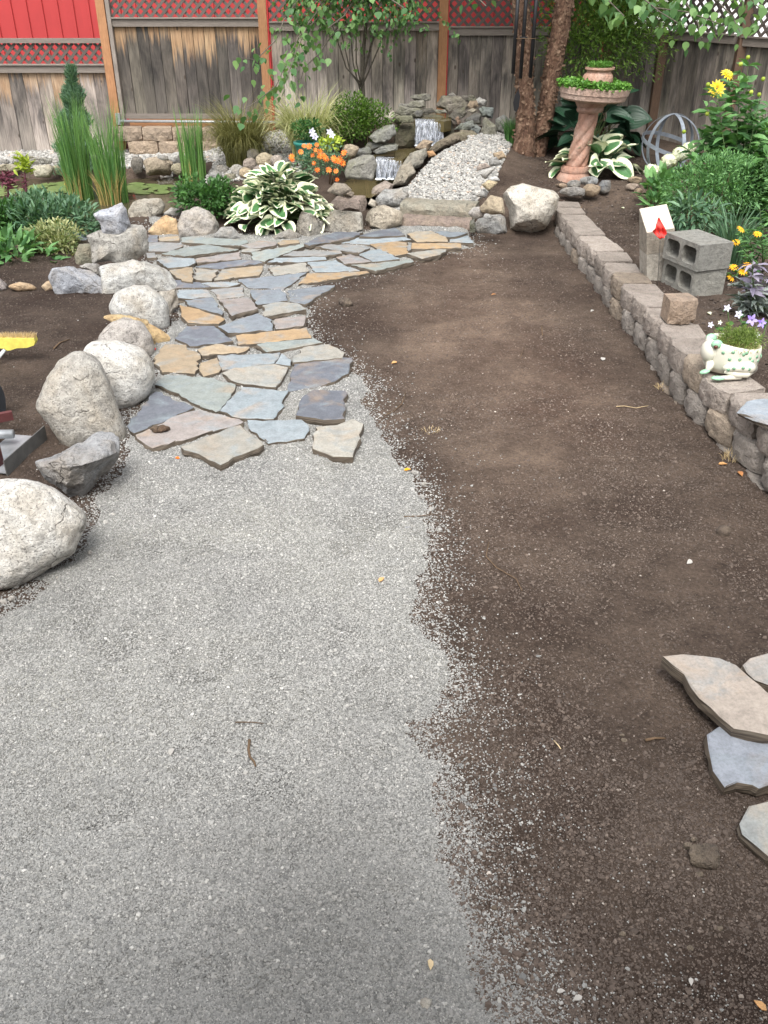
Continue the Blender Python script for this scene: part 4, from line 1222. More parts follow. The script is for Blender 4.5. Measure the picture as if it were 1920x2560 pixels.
# ------------------------------------------------------------------ flagstones
def slab(pts, ztop, thick, col, parent=None, name='flagstone', label=None, cat=None, tilt=None, jit=0.008):
    P = [atz(x, y, ztop) for x, y in pts]
    rs = random.Random(len(WLOC) * 31 + 5)
    out = []
    n = len(P)
    area = sum(P[i].x * P[(i + 1) % n].y - P[(i + 1) % n].x * P[i].y for i in range(n))
    if area < 0: P = P[::-1]
    for i in range(n):
        a, b = P[i], P[(i + 1) % n]
        L = (b - a).length
        k = max(1, int(L / 0.045))
        d = (b - a).normalized()
        nrm = Vector((d.y, -d.x, 0))
        for q in range(k):
            t = q / k
            w = 0 if q == 0 else rs.gauss(0, 1) * jit * min(1, L * 4)
            out.append(a.lerp(b, t) + nrm * w)
    c = sum(out, Vector()) / len(out)
    c.z = ztop
    def zt(p):
        return (0 if tilt is None else tilt[0] * (p.x - c.x) + tilt[1] * (p.y - c.y))
    m = len(out)
    V, Fs = [], []
    for ring, (ins, dz) in enumerate([(0.006, 0.0), (0.0, -0.004), (-0.003, -thick * 0.55), (0.002, -thick)]):
        for p in out:
            d = (c - p); d.z = 0
            q = p + d.normalized() * min(ins, d.length * 0.2) if ins else p.copy()
            if ring >= 2: q += Vector((rs.gauss(0, .003), rs.gauss(0, .003), 0))
            V.append((q.x, q.y, q.z + dz + zt(p) + (rs.gauss(0, 0.0012) if ring < 2 else 0)))
    Fs.append(tuple(range(m)))
    for r in range(3):
        for i in range(m):
            j = (i + 1) % m
            Fs.append((r * m + j, r * m + i, (r + 1) * m + i, (r + 1) * m + j))
    Fs.append(tuple(3 * m + i for i in range(m - 1, -1, -1)))
    o = mk(name, V, Fs, M['flag'], parent, smooth=False, color=col, loc=(c.x, c.y, ztop - thick))
    return props(o, label, cat)


sB, sG_, sT, sO, sL, sD, sP, sM, sC = (0.25, 0.28, 0.315), (0.34, 0.34, 0.335), (0.46, 0.365, 0.25), (0.50, 0.35, 0.20), (0.37, 0.42, 0.45), (0.185, 0.20, 0.235), (0.38, 0.34, 0.32), (0.34, 0.375, 0.355), (0.43, 0.41, 0.36)
path = thing('flagstone_path', (atz(600, 800, 0)), 'path of irregular blue, grey and tan flagstones', kind='structure')
FLAGS = [
 (zB, [(398, 138), (470, 130), (825, 155), (832, 172), (770, 193), (400, 168)], sM), (zB, [(185, 172), (400, 170), (410, 190), (330, 225), (185, 228)], sG_),
 (zB, [(270, 245), (420, 205), (560, 183), (770, 212), (740, 222), (600, 235), (420, 262)], sM), (zB, [(500, 275), (780, 228), (785, 275), (500, 305), (490, 290)], sP),
 (zB, [(235, 285), (330, 265), (480, 275), (490, 300), (450, 320), (310, 335)], sL), (zB, [(490, 325), (560, 312), (780, 282), (900, 288), (930, 305), (640, 340)], sD),
 (zB, [(320, 350), (470, 332), (470, 425), (400, 415), (340, 375)], sT), (zB, [(480, 338), (635, 345), (595, 420), (495, 408)], sC),
 (zB, [(660, 345), (925, 318), (925, 345), (900, 380), (610, 418)], sT), (zB, [(350, 415), (520, 430), (590, 460), (360, 465)], sD),
 (zB, [(525, 432), (690, 425), (780, 435), (700, 458), (590, 455)], sL), (zB, [(375, 480), (560, 475), (600, 520), (430, 530), (370, 525)], sL),
 (zB, [(590, 475), (800, 455), (805, 520), (640, 540)], sG_), (zB, [(420, 545), (600, 525), (670, 620), (660, 640), (530, 600), (450, 580)], sB),
 (zB, [(640, 540), (830, 525), (895, 595), (725, 645)], sP), (zB, [(765, 410), (1210, 365), (1060, 475), (835, 465)], sB),
 (zB, [(845, 480), (1040, 475), (1080, 510), (1085, 545), (890, 570), (855, 520)], sB), (zB, [(960, 335), (1200, 300), (1225, 355), (1000, 385)], sC),
 (zB, [(950, 300), (1000, 270), (1330, 262), (1340, 285), (1190, 295)], sL), (zB, [(1215, 300), (1400, 285), (1460, 320), (1555, 350), (1265, 365)], sL),
 (zB, [(1210, 375), (1600, 355), (1620, 365), (1430, 400), (1155, 445)], sO), (zB, [(1090, 480), (1330, 450), (1395, 450), (1300, 510), (1195, 568), (1100, 550)], sB),
 (zB, [(920, 580), (1010, 555), (1150, 565), (1205, 600), (940, 650)], sC), (zB, [(635, 715), (890, 628), (985, 670), (990, 735), (700, 755)], sB),
 (zB, [(1000, 665), (1205, 645), (1190, 710), (1010, 730)], sP), (zB, [(385, 575), (510, 600), (680, 665), (640, 695), (440, 690), (400, 650)], sO),
 (zB, [(355, 790), (430, 715), (610, 710), (735, 810), (450, 840)], sD), (zB, [(750, 770), (1210, 722), (1240, 790), (770, 830)], sO),
 (zB, [(885, 830), (950, 815), (1260, 793), (1320, 820), (950, 880)], sM), (zB, [(500, 860), (620, 825), (840, 850), (800, 880), (530, 900)], sT),
 (zB, [(1115, 925), (1190, 850), (1350, 830), (1455, 880), (1440, 920), (1120, 945)], sC), (zB, [(215, 920), (290, 830), (430, 830), (440, 865), (520, 890), (485, 1020), (270, 1010)], sT),
 (zB, [(520, 950), (630, 915), (665, 980), (640, 1010), (540, 1040), (515, 1000)], sT), (zB, [(630, 905), (1040, 882), (1000, 950), (665, 1000)], sL),
 (zC, [(660, 240), (740, 205), (1010, 178), (1090, 200), (1080, 225), (1010, 330), (760, 300)], sC), (zC, [(1130, 180), (1420, 140), (1505, 145), (1480, 240), (1390, 290), (1280, 325), (1090, 355), (1110, 230)], sD),
 (zC, [(225, 315), (290, 250), (560, 265), (750, 310), (740, 350), (650, 480), (620, 495), (490, 440), (380, 370)], sM), (zC, [(645, 480), (790, 325), (1095, 350), (995, 540), (780, 530)], sL),
 (zC, [(1140, 510), (1180, 390), (1250, 345), (1460, 350), (1455, 535), (1320, 540)], sD), (zC, [(45, 580), (230, 360), (478, 458), (425, 488), (90, 625)], sD),
 (zC, [(100, 640), (430, 492), (520, 472), (800, 550), (790, 560), (210, 725), (165, 700)], sP), (zC, [(395, 715), (780, 575), (930, 700), (650, 830)], sC),
 (zC, [(820, 545), (1180, 545), (1225, 585), (1195, 660), (960, 690), (850, 610)], sL), (zC, [(1265, 585), (1400, 575), (1510, 535), (1580, 570), (1510, 780), (1380, 775), (1250, 725)], sC),
 (zG, [(185, 520), (310, 460), (440, 425), (640, 430), (570, 465), (470, 490), (230, 535)], sD), (zG, [(610, 460), (700, 430), (880, 395), (920, 420), (960, 450), (720, 463)], sD),
 (zG, [(460, 510), (530, 475), (850, 467), (960, 470), (1010, 490), (720, 520)], sL), (zG, [(975, 445), (1040, 425), (1160, 420), (1280, 465), (1290, 500), (1050, 505)], sT),
 (zG, [(1190, 430), (1250, 422), (1440, 435), (1380, 455), (1300, 468)], sB), (zG, [(1300, 475), (1440, 452), (1485, 510), (1300, 505)], sL),
 (zG, [(690, 520), (900, 503), (985, 515), (985, 590), (880, 610), (750, 560)], sO), (zG, [(1010, 515), (1390, 515), (1395, 550), (1010, 558)], sO),
 (zG, [(975, 590), (1200, 562), (1280, 565), (1230, 600), (1090, 632)], sC), (zG, [(270, 540), (350, 525), (520, 520), (690, 548), (600, 590), (470, 570)], sG_),
 (zG, [(605, 595), (760, 557), (920, 635), (710, 655)], sL), (zG, [(430, 620), (540, 600), (700, 655), (490, 672)], sP),
 (zG, [(545, 685), (1010, 640), (1030, 650), (740, 728)], sM), (zB, [(850, 235), (1190, 182), (1195, 195), (940, 290), (860, 280)], sM),
 (zB, [(1050, 258), (1120, 225), (1430, 225), (1440, 240), (1330, 257)], sG_), (zB, [(780, 190), (900, 160), (1010, 165), (1010, 185), (910, 206), (830, 203)], sP),
 (zB, [(1020, 175), (1050, 155), (1160, 155), (1165, 170), (1040, 188)], sT), (zB, [(790, 217), (830, 208), (915, 214), (850, 232), (785, 228)], sC),
 (zB, [(180, 120), (250, 125), (245, 165), (185, 165)], sD), (zB, [(252, 140), (380, 125), (385, 155), (252, 165)], sT), (zB, [(165, 240), (228, 235), (235, 268), (180, 270)], sG_),
 (zB, [(1005, 955), (1045, 890), (1110, 930), (1105, 968)], sL), (zG, [(985, 530), (1008, 525), (1008, 560), (985, 575)], sG_),
 ((200, 500, 3.77), [(0, 300), (170, 290), (230, 330), (200, 380), (40, 400), (0, 380)], sG_), (zD, [(420, 612), (520, 622), (560, 650), (560, 680), (430, 660)], sB)]
for tag, pts, c in FLAGS:
    px = Z(tag, pts)
    cx, cy = sum(p[0] for p in px) / len(px), sum(p[1] for p in px) / len(px)
    g = ground(cx, cy)
    f = random.uniform(0.9, 1.12)
    slab(px, g.z + 0.028 + random.uniform(-.006, .008), 0.05, tuple(min(1, x * f * .66) for x in c), path, 'flagstone', tilt=(random.uniform(-.012, .012), random.uniform(-.012, .012)))

# loose slabs waiting to be laid
slab(Z(zR, [(560, 370), (740, 350), (900, 360), (1060, 380), (1210, 440), (1330, 540), (1498, 680), (1700, 780), (1720, 1050), (1498, 1040), (1350, 1010), (1200, 985), (1080, 890), (890, 730), (750, 520)]), 0.10, 0.045, (0.33, 0.285, 0.245), None, 'loose_slab', 'pointed cream and pink slate slab lying over the bluish one', 'stone slab', (0, 0.035))
slab(Z(zR, [(955, 1050), (1080, 965), (1300, 1000), (1700, 1100), (1700, 1500), (1498, 1500), (1420, 1530), (1360, 1500), (1230, 1475), (1115, 1525), (1010, 1370), (970, 1180)]), 0.050, 0.045, (0.235, 0.255, 0.29), None, 'loose_slab', 'bluish grey slate slab half under the pointed one', 'stone slab')
slab(Z(zR, [(1275, 430), (1340, 370), (1498, 325), (1700, 330), (1700, 640), (1498, 600), (1380, 560), (1310, 500)]), 0.045, 0.04, (0.33, 0.285, 0.245), None, 'loose_slab', 'cream slate slab behind the pointed one', 'stone slab')
slab(Z(zR, [(1245, 1850), (1330, 1690), (1498, 1650), (1750, 1700), (1750, 2250), (1498, 2130), (1390, 2040), (1270, 1940)]), 0.04, 0.04, (0.33, 0.31, 0.27), None, 'loose_slab', 'dirty pale slab lying nearest the viewer', 'stone slab')
slab(Z(zT, [(1440, 725), (1500, 660), (1560, 645), (1760, 640), (1900, 760), (1800, 900), (1659, 830), (1560, 780)]), 0.335, 0.032, sB, None, 'loose_slab', 'dark slate slab resting on the block wall', 'stone slab')


# stone steps
def step(px, zbot, ztop, back, col, label):
    A, B = aty(px[0][0], px[0][1], 1), aty(px[1][0], px[1][1], 1)
    a, b = atz(px[0][0], px[0][1], ztop), atz(px[1][0], px[1][1], ztop)
    n = 16
    V, Fs = [], []
    rs = random.Random(int(px[0][0]))
    rows = [(0.0, zbot - 0.04), (0.0, zbot), (-0.012, zbot + (ztop - zbot) * .5), (0.006, ztop - 0.02), (0.022, ztop - 0.003), (0.12, ztop + 0.003), (back * 0.7, ztop), (back, ztop - 0.01), (back + 0.01, zbot - .04)]
    d = (b - a).normalized()
    nr = Vector((-d.y, d.x, 0))
    for i in range(n + 1):
        t = i / n
        p = a.lerp(b, t)
        for r, (o_, z) in enumerate(rows):
            e = rs.gauss(0, 0.006)
            q = p + nr * (o_ + e)
            V.append((q.x, q.y, z + (rs.gauss(0, 0.004) if 1 < r < 7 else 0)))
    m = len(rows)
    for i in range(n):
        for r in range(m - 1):
            Fs.append((i * m + r, i * m + m + r, i * m + m + r + 1, i * m + r + 1))
    Fs.append(tuple(range(m))); Fs.append(tuple(n * m + r for r in range(m - 1, -1, -1)))
    props(mk('stone_step', V, Fs, M['field'], smooth=True, sharp=40, color=col), label, 'step')


step([(1003, 546), (1178, 553)], 0.0, 0.115, 0.34, (0.25, 0.195, 0.165), 'lower rough stone step at the flagstones')
step([(1000, 508), (1188, 517)], 0.115, 0.225, 0.34, (0.28, 0.265, 0.215), 'upper rough stone step below the pebbles')


# ------------------------------------------------------------------ falling water
def fall_mat():
    m, nt, b = newmat('falling_water')
    v = objcoord(nt, False, (1, 1, 0.10))
    n = noise_n(nt, v, 75, 4, 0.75, 0.6)
    n2 = noise_n(nt, objcoord(nt, False, (1, 1, 0.5)), 60, 3, 0.7)
    w = mth(nt, 'MULTIPLY', ramp(nt, n, [(0.46, 0.04), (0.57, 0.55), (0.70, 1)]), ramp(nt, n2, [(0.3, 0.5), (0.55, 1)]))
    nt.nodes.remove(b)
    d = nt.nodes.new('ShaderNodeBsdfPrincipled')
    d.inputs['Base Color'].default_value = (0.80, 0.83, 0.90, 1); d.inputs['Roughness'].default_value = 0.25
    t = nt.nodes.new('ShaderNodeBsdfTransparent'); t.inputs[0].default_value = (0.75, 0.78, 0.82, 1)
    g = nt.nodes.new('ShaderNodeBsdfGlossy'); g.inputs['Roughness'].default_value = 0.1
    m1 = nt.nodes.new('ShaderNodeMixShader'); m1.inputs[0].default_value = 0.12
    nt.links.new(t.outputs[0], m1.inputs[1]); nt.links.new(g.outputs[0], m1.inputs[2])
    m2 = nt.nodes.new('ShaderNodeMixShader')
    nt.links.new(w, m2.inputs[0]); nt.links.new(m1.outputs[0], m2.inputs[1]); nt.links.new(d.outputs[0], m2.inputs[2])
    nt.links.new(m2.outputs[0], nt.nodes['Material Output'].inputs[0])
    return m


M['fall'] = fall_mat()
M['foam'] = simple('foam', (0.72, 0.76, 0.82), 0.4, var=0.25, scale=50, bmp=0.5)


def cascade(pxl, pxr, ytop, ybot, Yt, label):
    a, b = aty(pxl, ytop, Yt), aty(pxr, ytop + 3, Yt)
    zb = aty(pxl, ybot, Yt - 0.06).z
    t = thing('waterfall', ((a + b) / 2 - Vector((0, 0, a.z - zb))), label, 'waterfall')
    for layer in range(2):
        n, m = 40, 14
        V, Fs = [], []
        for i in range(n + 1):
            for j in range(m + 1):
                u, w = i / n, j / m
                p = a.lerp(b, u)
                q = max(0, (w - 0.15) / 0.85)
                yo = 0.10 - 0.14 * min(1, w / 0.25) - 0.05 * q + 0.012 * math.sin(u * 60 + layer * 2) * (w > .1) + 0.012 * noise.noise(Vector((u * 25, w * 1.5, layer * 9)))
                zz = p.z + 0.01 - 0.006 * w - (p.z - zb) * q ** 1.6
                V.append((p.x + 0.01 * noise.noise(Vector((u * 12, w * 4, 3 + layer))), p.y + yo - layer * 0.018, zz))
        for i in range(n):
            for j in range(m):
                k = i * (m + 1) + j
                Fs.append((k, k + m + 1, k + m + 2, k + 1))
        mk('water_sheet', V, Fs, M['fall'], t)
    mb = MB()
    rs = random.Random(3)
    for k in range(26):
        u = rs.random()
        p = a.lerp(b, u)
        r = rs.uniform(.012, .03)
        c = Vector((p.x + rs.gauss(0, .02), p.y - 0.10 + rs.uniform(-.07, .03), zb + 0.004))
        mb.lathe(c, [(r, 0), (r * .8, r * .25), (r * .3, r * .4)], 7)
    mb.make('foam', M['foam'], t)
    return t


UP_Y, LO_Y = 11.72, 11.12
cascade(1038, 1108, 301, 363, UP_Y, 'upper sheet of water falling over the rock lip')
cascade(940, 1003, 396, 446, LO_Y, 'lower sheet of water falling into the brown pool')


def pool(pts, z, label):
    P = [atz(x, y, z).to_2d() for x, y in pts]
    V = [(p.x, p.y, z) for p in P] + [(p.x, p.y, z - 0.12) for p in P]
    n = len(P)
    Fs = [tuple(range(n)), tuple(range(2 * n - 1, n - 1, -1))] + [(i, n + i, n + (i + 1) % n, (i + 1) % n) for i in range(n)]
    props(mk('pool_water', V, Fs, M['stream'], smooth=False), label, kind='structure')


zu, zl = aty(1070, 301, UP_Y).z, aty(970, 396, LO_Y).z
pool([(1036, 298), (1060, 280), (1130, 280), (1128, 300), (1110, 304)], zu, 'upper pool above the falling water')
pool([(930, 392), (950, 376), (1000, 362), (1060, 362), (1040, 378), (1006, 399), (942, 396)], zl, 'middle pool between the two falls')
# the rock lips the water runs over
slab([(1030, 299), (1036, 288), (1106, 288), (1112, 297), (1106, 300), (1060, 300)], zu - 0.012, 0.05, (0.16, 0.14, 0.10), None, 'lip_stone', 'thin wet lip stone under the upper fall', 'stone')
slab([(925, 395), (945, 384), (1005, 384), (1012, 395), (990, 396)], zl - 0.012, 0.05, (0.16, 0.14, 0.10), None, 'lip_stone', 'thin wet lip stone under the lower fall', 'stone')


# ------------------------------------------------------------------ lily pads
def lily(i, x, y, r, mat, label, group=None):
    n = 18
    a0 = random.uniform(0, 6.28)
    V = [(x, y, POND_Z + 0.006)]
    for k in range(n):
        a = a0 + 0.18 + (2 * math.pi - 0.36) * k / (n - 1)
        V.append((x + r * math.cos(a), y + r * math.sin(a), POND_Z + 0.007 + random.uniform(0, .006)))
    V += [(v[0], v[1], v[2] - 0.004) for v in V]
    Fs = [(0, k, k + 1) for k in range(1, n)] + [(n + 1, n + 2 + k, n + 1 + k) for k in range(0, n)] if False else [(0, k, k + 1) for k in range(1, n)]
    N = n + 1
    Fs += [(N, N + k + 1, N + k) for k in range(1, n)]
    Fs += [(k, N + k, N + k + 1, k + 1) for k in range(1, n)]
    return props(mk('lily_pad', V, Fs, mat, smooth=False), label, 'lily pad', group)


M['pad'] = simple('lily_leaf', (0.13, 0.185, 0.06), 0.35, var=0.3, scale=12)
M['padgold'] = simple('lily_leaf_yellow', (0.75, 0.42, 0.05), 0.4, var=0.2)
padpts = []
for px, py, r in [(10, 487, .13), (40, 478, .10), (20, 468, .12), (70, 474, .11), (95, 468, .13), (120, 462, .10), (130, 478, .14), (100, 487, .13), (150, 470, .15), (175, 478, .14), (160, 460, .12), (195, 470, .13), (60, 492, .10), (135, 490, .12), (5, 478, .12),
                  (330, 478, .13), (350, 470, .12), (375, 466, .13), (395, 474, .12), (415, 468, .12), (360, 482, .12), (340, 462, .11), (405, 482, .10), (310, 470, .12)]:
    p = atz(px, py, POND_Z)
    lily(0, p.x, p.y, r, M['pad'], ('green lily pad in the cluster before the small reeds' if px > 250 else 'green lily pad in the cluster before the long bank rocks'), ('lily pads by the small reeds' if px > 250 else 'lily pads by the bank rocks'))
p = atz(179, 461, POND_Z); lily(0, p.x, p.y, .09, M['padgold'], 'orange yellow dying lily pad on the pond')


# ------------------------------------------------------------------ block retaining wall
def block_mesh(name, L, Hh, D, seed, rough=0.02):
    rs = random.Random(seed)
    nx, nz = 12, 6
    V, Fs = [], []
    off = Vector((seed * 3.1, seed * 1.7, 0))
    for i in range(nx + 1):
        for j in range(nz + 1):
            u, w = i / nx - .5, j / nz
            bow = 0.026 * (1 - (2 * u) ** 2)
            r = noise.fractal(Vector((u * 7, w * 3.2, 0)) + off, .6, 2.2, 4) * rough * .75
            edge = 0.012 * (abs(2 * u) ** 6) + 0.010 * (abs(2 * w - 1) ** 6)
            V.append((u * (L - .006), -bow + r + edge, w * (Hh - .004)))
    k = (nx + 1) * (nz + 1)
    for j in (0, nz):
        pass
    back = [(-(L * .42), D, 0), (L * .42, D, 0), (L * .42, D, Hh - .004), (-(L * .42), D, Hh - .004)]
    V += back
    g = lambda i, j: i * (nz + 1) + j
    for i in range(nx):
        for j in range(nz):
            Fs.append((g(i, j), g(i + 1, j), g(i + 1, j + 1), g(i, j + 1)))
    Fs.append(tuple([g(i, nz) for i in range(nx + 1)] + [k + 2, k + 3]))
    Fs.append(tuple([g(i, 0) for i in range(nx, -1, -1)] + [k, k + 1]))
    Fs.append(tuple([g(0, j) for j in range(nz + 1)] + [k + 3, k]))
    Fs.append(tuple([g(nx, j) for j in range(nz, -1, -1)] + [k + 1, k + 2]))
    Fs.append((k + 1, k, k + 3, k + 2))
    me = mesh_from(name, V, Fs, smooth=True, sharp=40)
    return me


def along(poly, step_len, start=0.0):
    """points every step_len along a polyline, with headings"""
    out, acc, nxt = [], 0.0, start
    for a, b in zip(poly[:-1], poly[1:]):
        L = (b - a).length
        while nxt <= acc + L:
            t = (nxt - acc) / L
            out.append((a.lerp(b, t), math.atan2((b - a).y, (b - a).x)))
            nxt += step_len
        acc += L
    return out


rw = thing('retaining_wall', (WALL[len(WALL) // 2].x, WALL[len(WALL) // 2].y, 0), 'low curved wall of rough brown concrete blocks holding the raised bed', 'wall')
BM = [block_mesh('wall_block', 0.302, 0.142, 0.25, s, 0.018) for s in range(6)]
for me in BM: me.materials.append(M['wallblock'])
for c in range(3):
    for p, a in along(WALL, 0.312, 0.10 + 0.15 * (c % 2)):
        zt_ = float(wall_top(p.y)) - 0.142 * (c + 1)
        inward = 0.012 * (2 - c)
        nx_, ny_ = math.cos(a + math.pi / 2), math.sin(a + math.pi / 2)
        # heading runs towards the viewer, the bed lies to its left
        f = random.uniform(0.85, 1.12)
        base = (0.37, 0.32, 0.28) if c == 0 else (0.30, 0.27, 0.24)
        if random.random() < 0.15: base = (0.32, 0.26, 0.20)
        inst('block', random.choice(BM), rw, (p.x + nx_ * inward, p.y + ny_ * inward, zt_ + random.uniform(-.006, .006)), (random.uniform(-.02, .02), random.uniform(-.02, .02), a + random.uniform(-.08, .08)), (1, 1, 1), tuple(x * f for x in base))

# loose block standing on the wall
p0 = atz(1700, 812, 0.285)
me = block_mesh('loose_block', 0.20, 0.16, 0.17, 44, 0.03)
me.materials.append(M['wallblock'])
o = inst('loose_block', me, None, (p0.x + 0.02, p0.y + 0.03, 0.283), (0, 0, math.radians(6)), color=(0.36, 0.27, 0.20))
props(o, 'single tan split block standing on the wall top', 'block')

# tan blocks under the second fence panel
bw = thing('low_block_wall', (-2.6, 12.72, .25), 'two courses of tan split blocks below the fence', 'wall')
BM2 = [block_mesh('tan_block', 0.40, 0.165, 0.2, s + 20, 0.03) for s in range(4)]
for me in BM2: me.materials.append(M['wallblock'])
for c in range(2):
    for k in range(5):
        inst('block', random.choice(BM2), bw, (-3.25 + 0.405 * k + (-0.2 if c else 0), 12.70 + 0.02 * c, 0.245 + 0.166 * c), (0, 0, 0), (1, 1, 1), random.choice([(0.40, 0.31, 0.23), (0.44, 0.34, 0.25), (0.36, 0.28, 0.21), (0.42, 0.34, 0.26)]))


# ------------------------------------------------------------------ fences
def unit_box(name, mat):
    mb = MB().box((0, 0, 0), (1, 1, 1))
    me = mesh_from(name, mb.v, mb.f, smooth=False)
    me.materials.append(mat)
    return me


M['backing'] = simple('backing_boards', (0.05, 0.042, 0.036), 0.9)
UB_back = unit_box('backing_mesh', M['backing'])
UB_slat, UB_trim = unit_box('slat_mesh', M['slat']), unit_box('trim_mesh', M['trim'])


def fence_panel(p0, p1, zb, zm, zt, cap, label, gold=0.0, tone=1.0, bottom=None, bw_=0.142):
    """boards from zb to zm, a rail, lattice up to zt, another rail if cap; p0, p1 are plan points"""
    a, b = Vector((*p0, 0)), Vector((*p1, 0))
    d = (b - a); L = d.length; d.normalize()
    ang = math.atan2(d.y, d.x)
    nrm = Vector((d.y, -d.x, 0))          # towards the garden
    t = thing('wooden_fence', (a.x, a.y, zb), label, 'fence')
    n = max(1, round(L / bw_)); w = L / n
    Hb = zm - zb
    mb = MB().box((0, 0, -Hb / 2), (w - 0.0055, 0.018, Hb))
    V = [(x, y, z / Hb) for x, y, z in mb.v]
    me = mesh_from('board_mesh', V, mb.f, smooth=False)
    me.materials.append(M['board'])
    for i in range(n):
        p = a + d * (w * (i + .5)) + nrm * random.uniform(-.005, .005)
        f = random.uniform(0.55, 1.2) * tone * .88
        inst('board', me, t, (p.x, p.y, zm), (0, random.uniform(-.004, .004), ang), (1, 1, Hb), (f, f * random.uniform(.96, 1.0), f * random.uniform(.92, 1.0), gold))
    pb_ = (a + b) / 2 - nrm * .016
    inst('backing', UB_back, t, (pb_.x, pb_.y, (zb + zm) / 2), (0, 0, ang), (L, .012, Hb - .02))
    def rail(z0, z1, proud, thick, nm='rail'):
        p = (a + b) / 2 + nrm * proud
        inst(nm, UB_trim, t, (p.x, p.y, (z0 + z1) / 2), (0, 0, ang), (L, thick, z1 - z0), (1, 1, 1))
    rail(zm - 0.012, zm + 0.075, 0.035, 0.045)
    rail(zm + 0.077, zm + 0.093, 0.045, 0.075)
    if bottom: rail(zb - 0.005, zb + 0.055, 0.035, 0.04)
    z0, z1 = zm + 0.095, zt
    sp = 0.125
    for layer, sgn in enumerate((1, -1)):
        k = -int((z1 - z0) / sp) - 2
        while k * sp < L + (z1 - z0) + sp:
            # line u = k*sp + sgn*(z-z0), clipped to the opening
            u0, u1 = k * sp, k * sp + sgn * (z1 - z0)
            zz0, zz1 = z0, z1
            pts = []
            for (ua, za), (ub, zb_) in (((u0, zz0), (u1, zz1)),):
                t0, t1 = 0.0, 1.0
                du = ub - ua
                for lim, s in ((0.0, 1), (L, -1)):
                    if abs(du) > 1e-9:
                        tc = (lim - ua) / du
                        if (du > 0) == (s > 0): t0 = max(t0, tc)
                        else: t1 = min(t1, tc)
                if t1 - t0 > 0.03:
                    ua2, za2, ub2, zb2 = ua + du * t0, za + (zb_ - za) * t0, ua + du * t1, za + (zb_ - za) * t1
                    pts = [(ua2, za2), (ub2, zb2)]
            if pts:
                (ua, za), (ub, zb2) = pts
                ln = math.hypot(ub - ua, zb2 - za)
                cpt = a + d * ((ua + ub) / 2) + nrm * (0.012 if layer else 0.022)
                tilt = -math.atan2(zb2 - za, ub - ua)
                o = inst('slat', UB_slat, t, (cpt.x, cpt.y, (za + zb2) / 2), (0, tilt, ang), (ln, 0.008, 0.036), None)
                o.rotation_mode = 'XYZ'
                o.rotation_euler = (Matrix.Rotation(ang, 3, 'Z') @ Matrix.Rotation(tilt, 3, 'Y')).to_euler()
            k += 1
    if cap:
        rail(zt + 0.0, zt + 0.055, 0.03, 0.07)
    return t


FY = 13.0
fence_panel((-6.3, FY), (-3.675, FY), .20, 1.225, 1.56, True, 'low grey and amber fence panel with lattice beside the red wall', 0.75, 1.08, bw_=0.185)
fence_panel((-3.50, FY), (-1.615, FY), .66, 1.76, 2.45, True, 'amber topped dark fence panel above the tan blocks', 0.9, 0.38, True)
fence_panel((-1.475, FY), (0.71, FY), .58, 1.715, 2.40, True, 'silver grey fence panel behind the slender tree', 0.1, 1.45, True)
fence_panel((0.838, FY), (2.85, FY), .50, 1.66, 2.40, True, 'grey fence panel behind the waterfall and birch', 0.0, 0.85)
fence_panel((2.98, FY), (3.60, FY), .45, 1.64, 2.38, True, 'short shaded fence panel at the garden corner', 0.0, 0.8)
dr = Vector((0.51, -0.86)).normalized()
c0 = Vector((3.66, 12.96))
q = [c0 + dr * s for s in (-0.06, 1.15, 1.23, 3.2)]
fence_panel(q[0], q[1], .40, 1.615, 2.15, True, 'turned fence panel behind the metal hoops', 0.0, 0.8)
fence_panel(q[2], q[3], .35, 1.60, 2.15, True, 'turned fence panel behind the yellow flowers', 0.0, 1.0)


def post(x, y, z0, z1, label, mat='cedar', w=0.11, lean=0.0):
    mb = MB()
    R = Matrix.Rotation(lean, 3, 'Y')
    mb.box((x, y - 0.03, (z0 + z1) / 2), (w, 0.09, z1 - z0), R)
    return props(mb.make('fence_post', M[mat], smooth=False), label, 'fence post')


post(-3.62, FY, .1, 2.6, 'cedar fence post between low and tall panels')
post(-3.525, FY - .01, .62, 2.6, 'thin weathered post edging the tall amber panel', 'trim', 0.05)
post(-1.56, FY, .3, 2.6, 'cedar fence post behind the brown sedge')
post(-1.492, FY, .3, 2.6, 'narrow red painted strip beside the cedar post', 'redtrim', 0.018)
post(0.765, FY, .4, 2.6, 'cedar fence post above the waterfall')
post(0.829, FY, .4, 2.6, 'narrow red painted strip above the waterfall', 'redtrim', 0.012)
post(2.92, FY, .4, 2.6, 'dark fence post hidden in the lacy foliage', 'cedar_dark')
post(3.63, FY - .02, .3, 1.66, 'dark corner fence post behind the hoops', 'cedar_dark')
post((q[1] + dr * .07).x, (q[1] + dr * .07).y, .3, 2.6, 'brown fence post rising over the dahlias', 'cedar_dark', 0.12)

# steel pipe clamped below the fence
t = thing('pipe', (-3.5, FY - .12, .6), 'grey steel pipe clamped along the fence foot', 'pipe')
MB().tube([(-3.56, FY - .12, .635), (-0.9, FY - .12, .615)], 0.017, 10).make('tube', M['steel'], t)
MB().box((-3.58, FY - .10, .66), (0.06, 0.07, 0.14)).make('bracket', M['steel'], t, smooth=False)
o = MB().box((-2.5, FY - .03, .575), (1.9, 0.04, 0.155)).make('kick_board', M['cedar'], None, smooth=False)
props(o, 'reddish kick board under the amber fence panel', 'board')

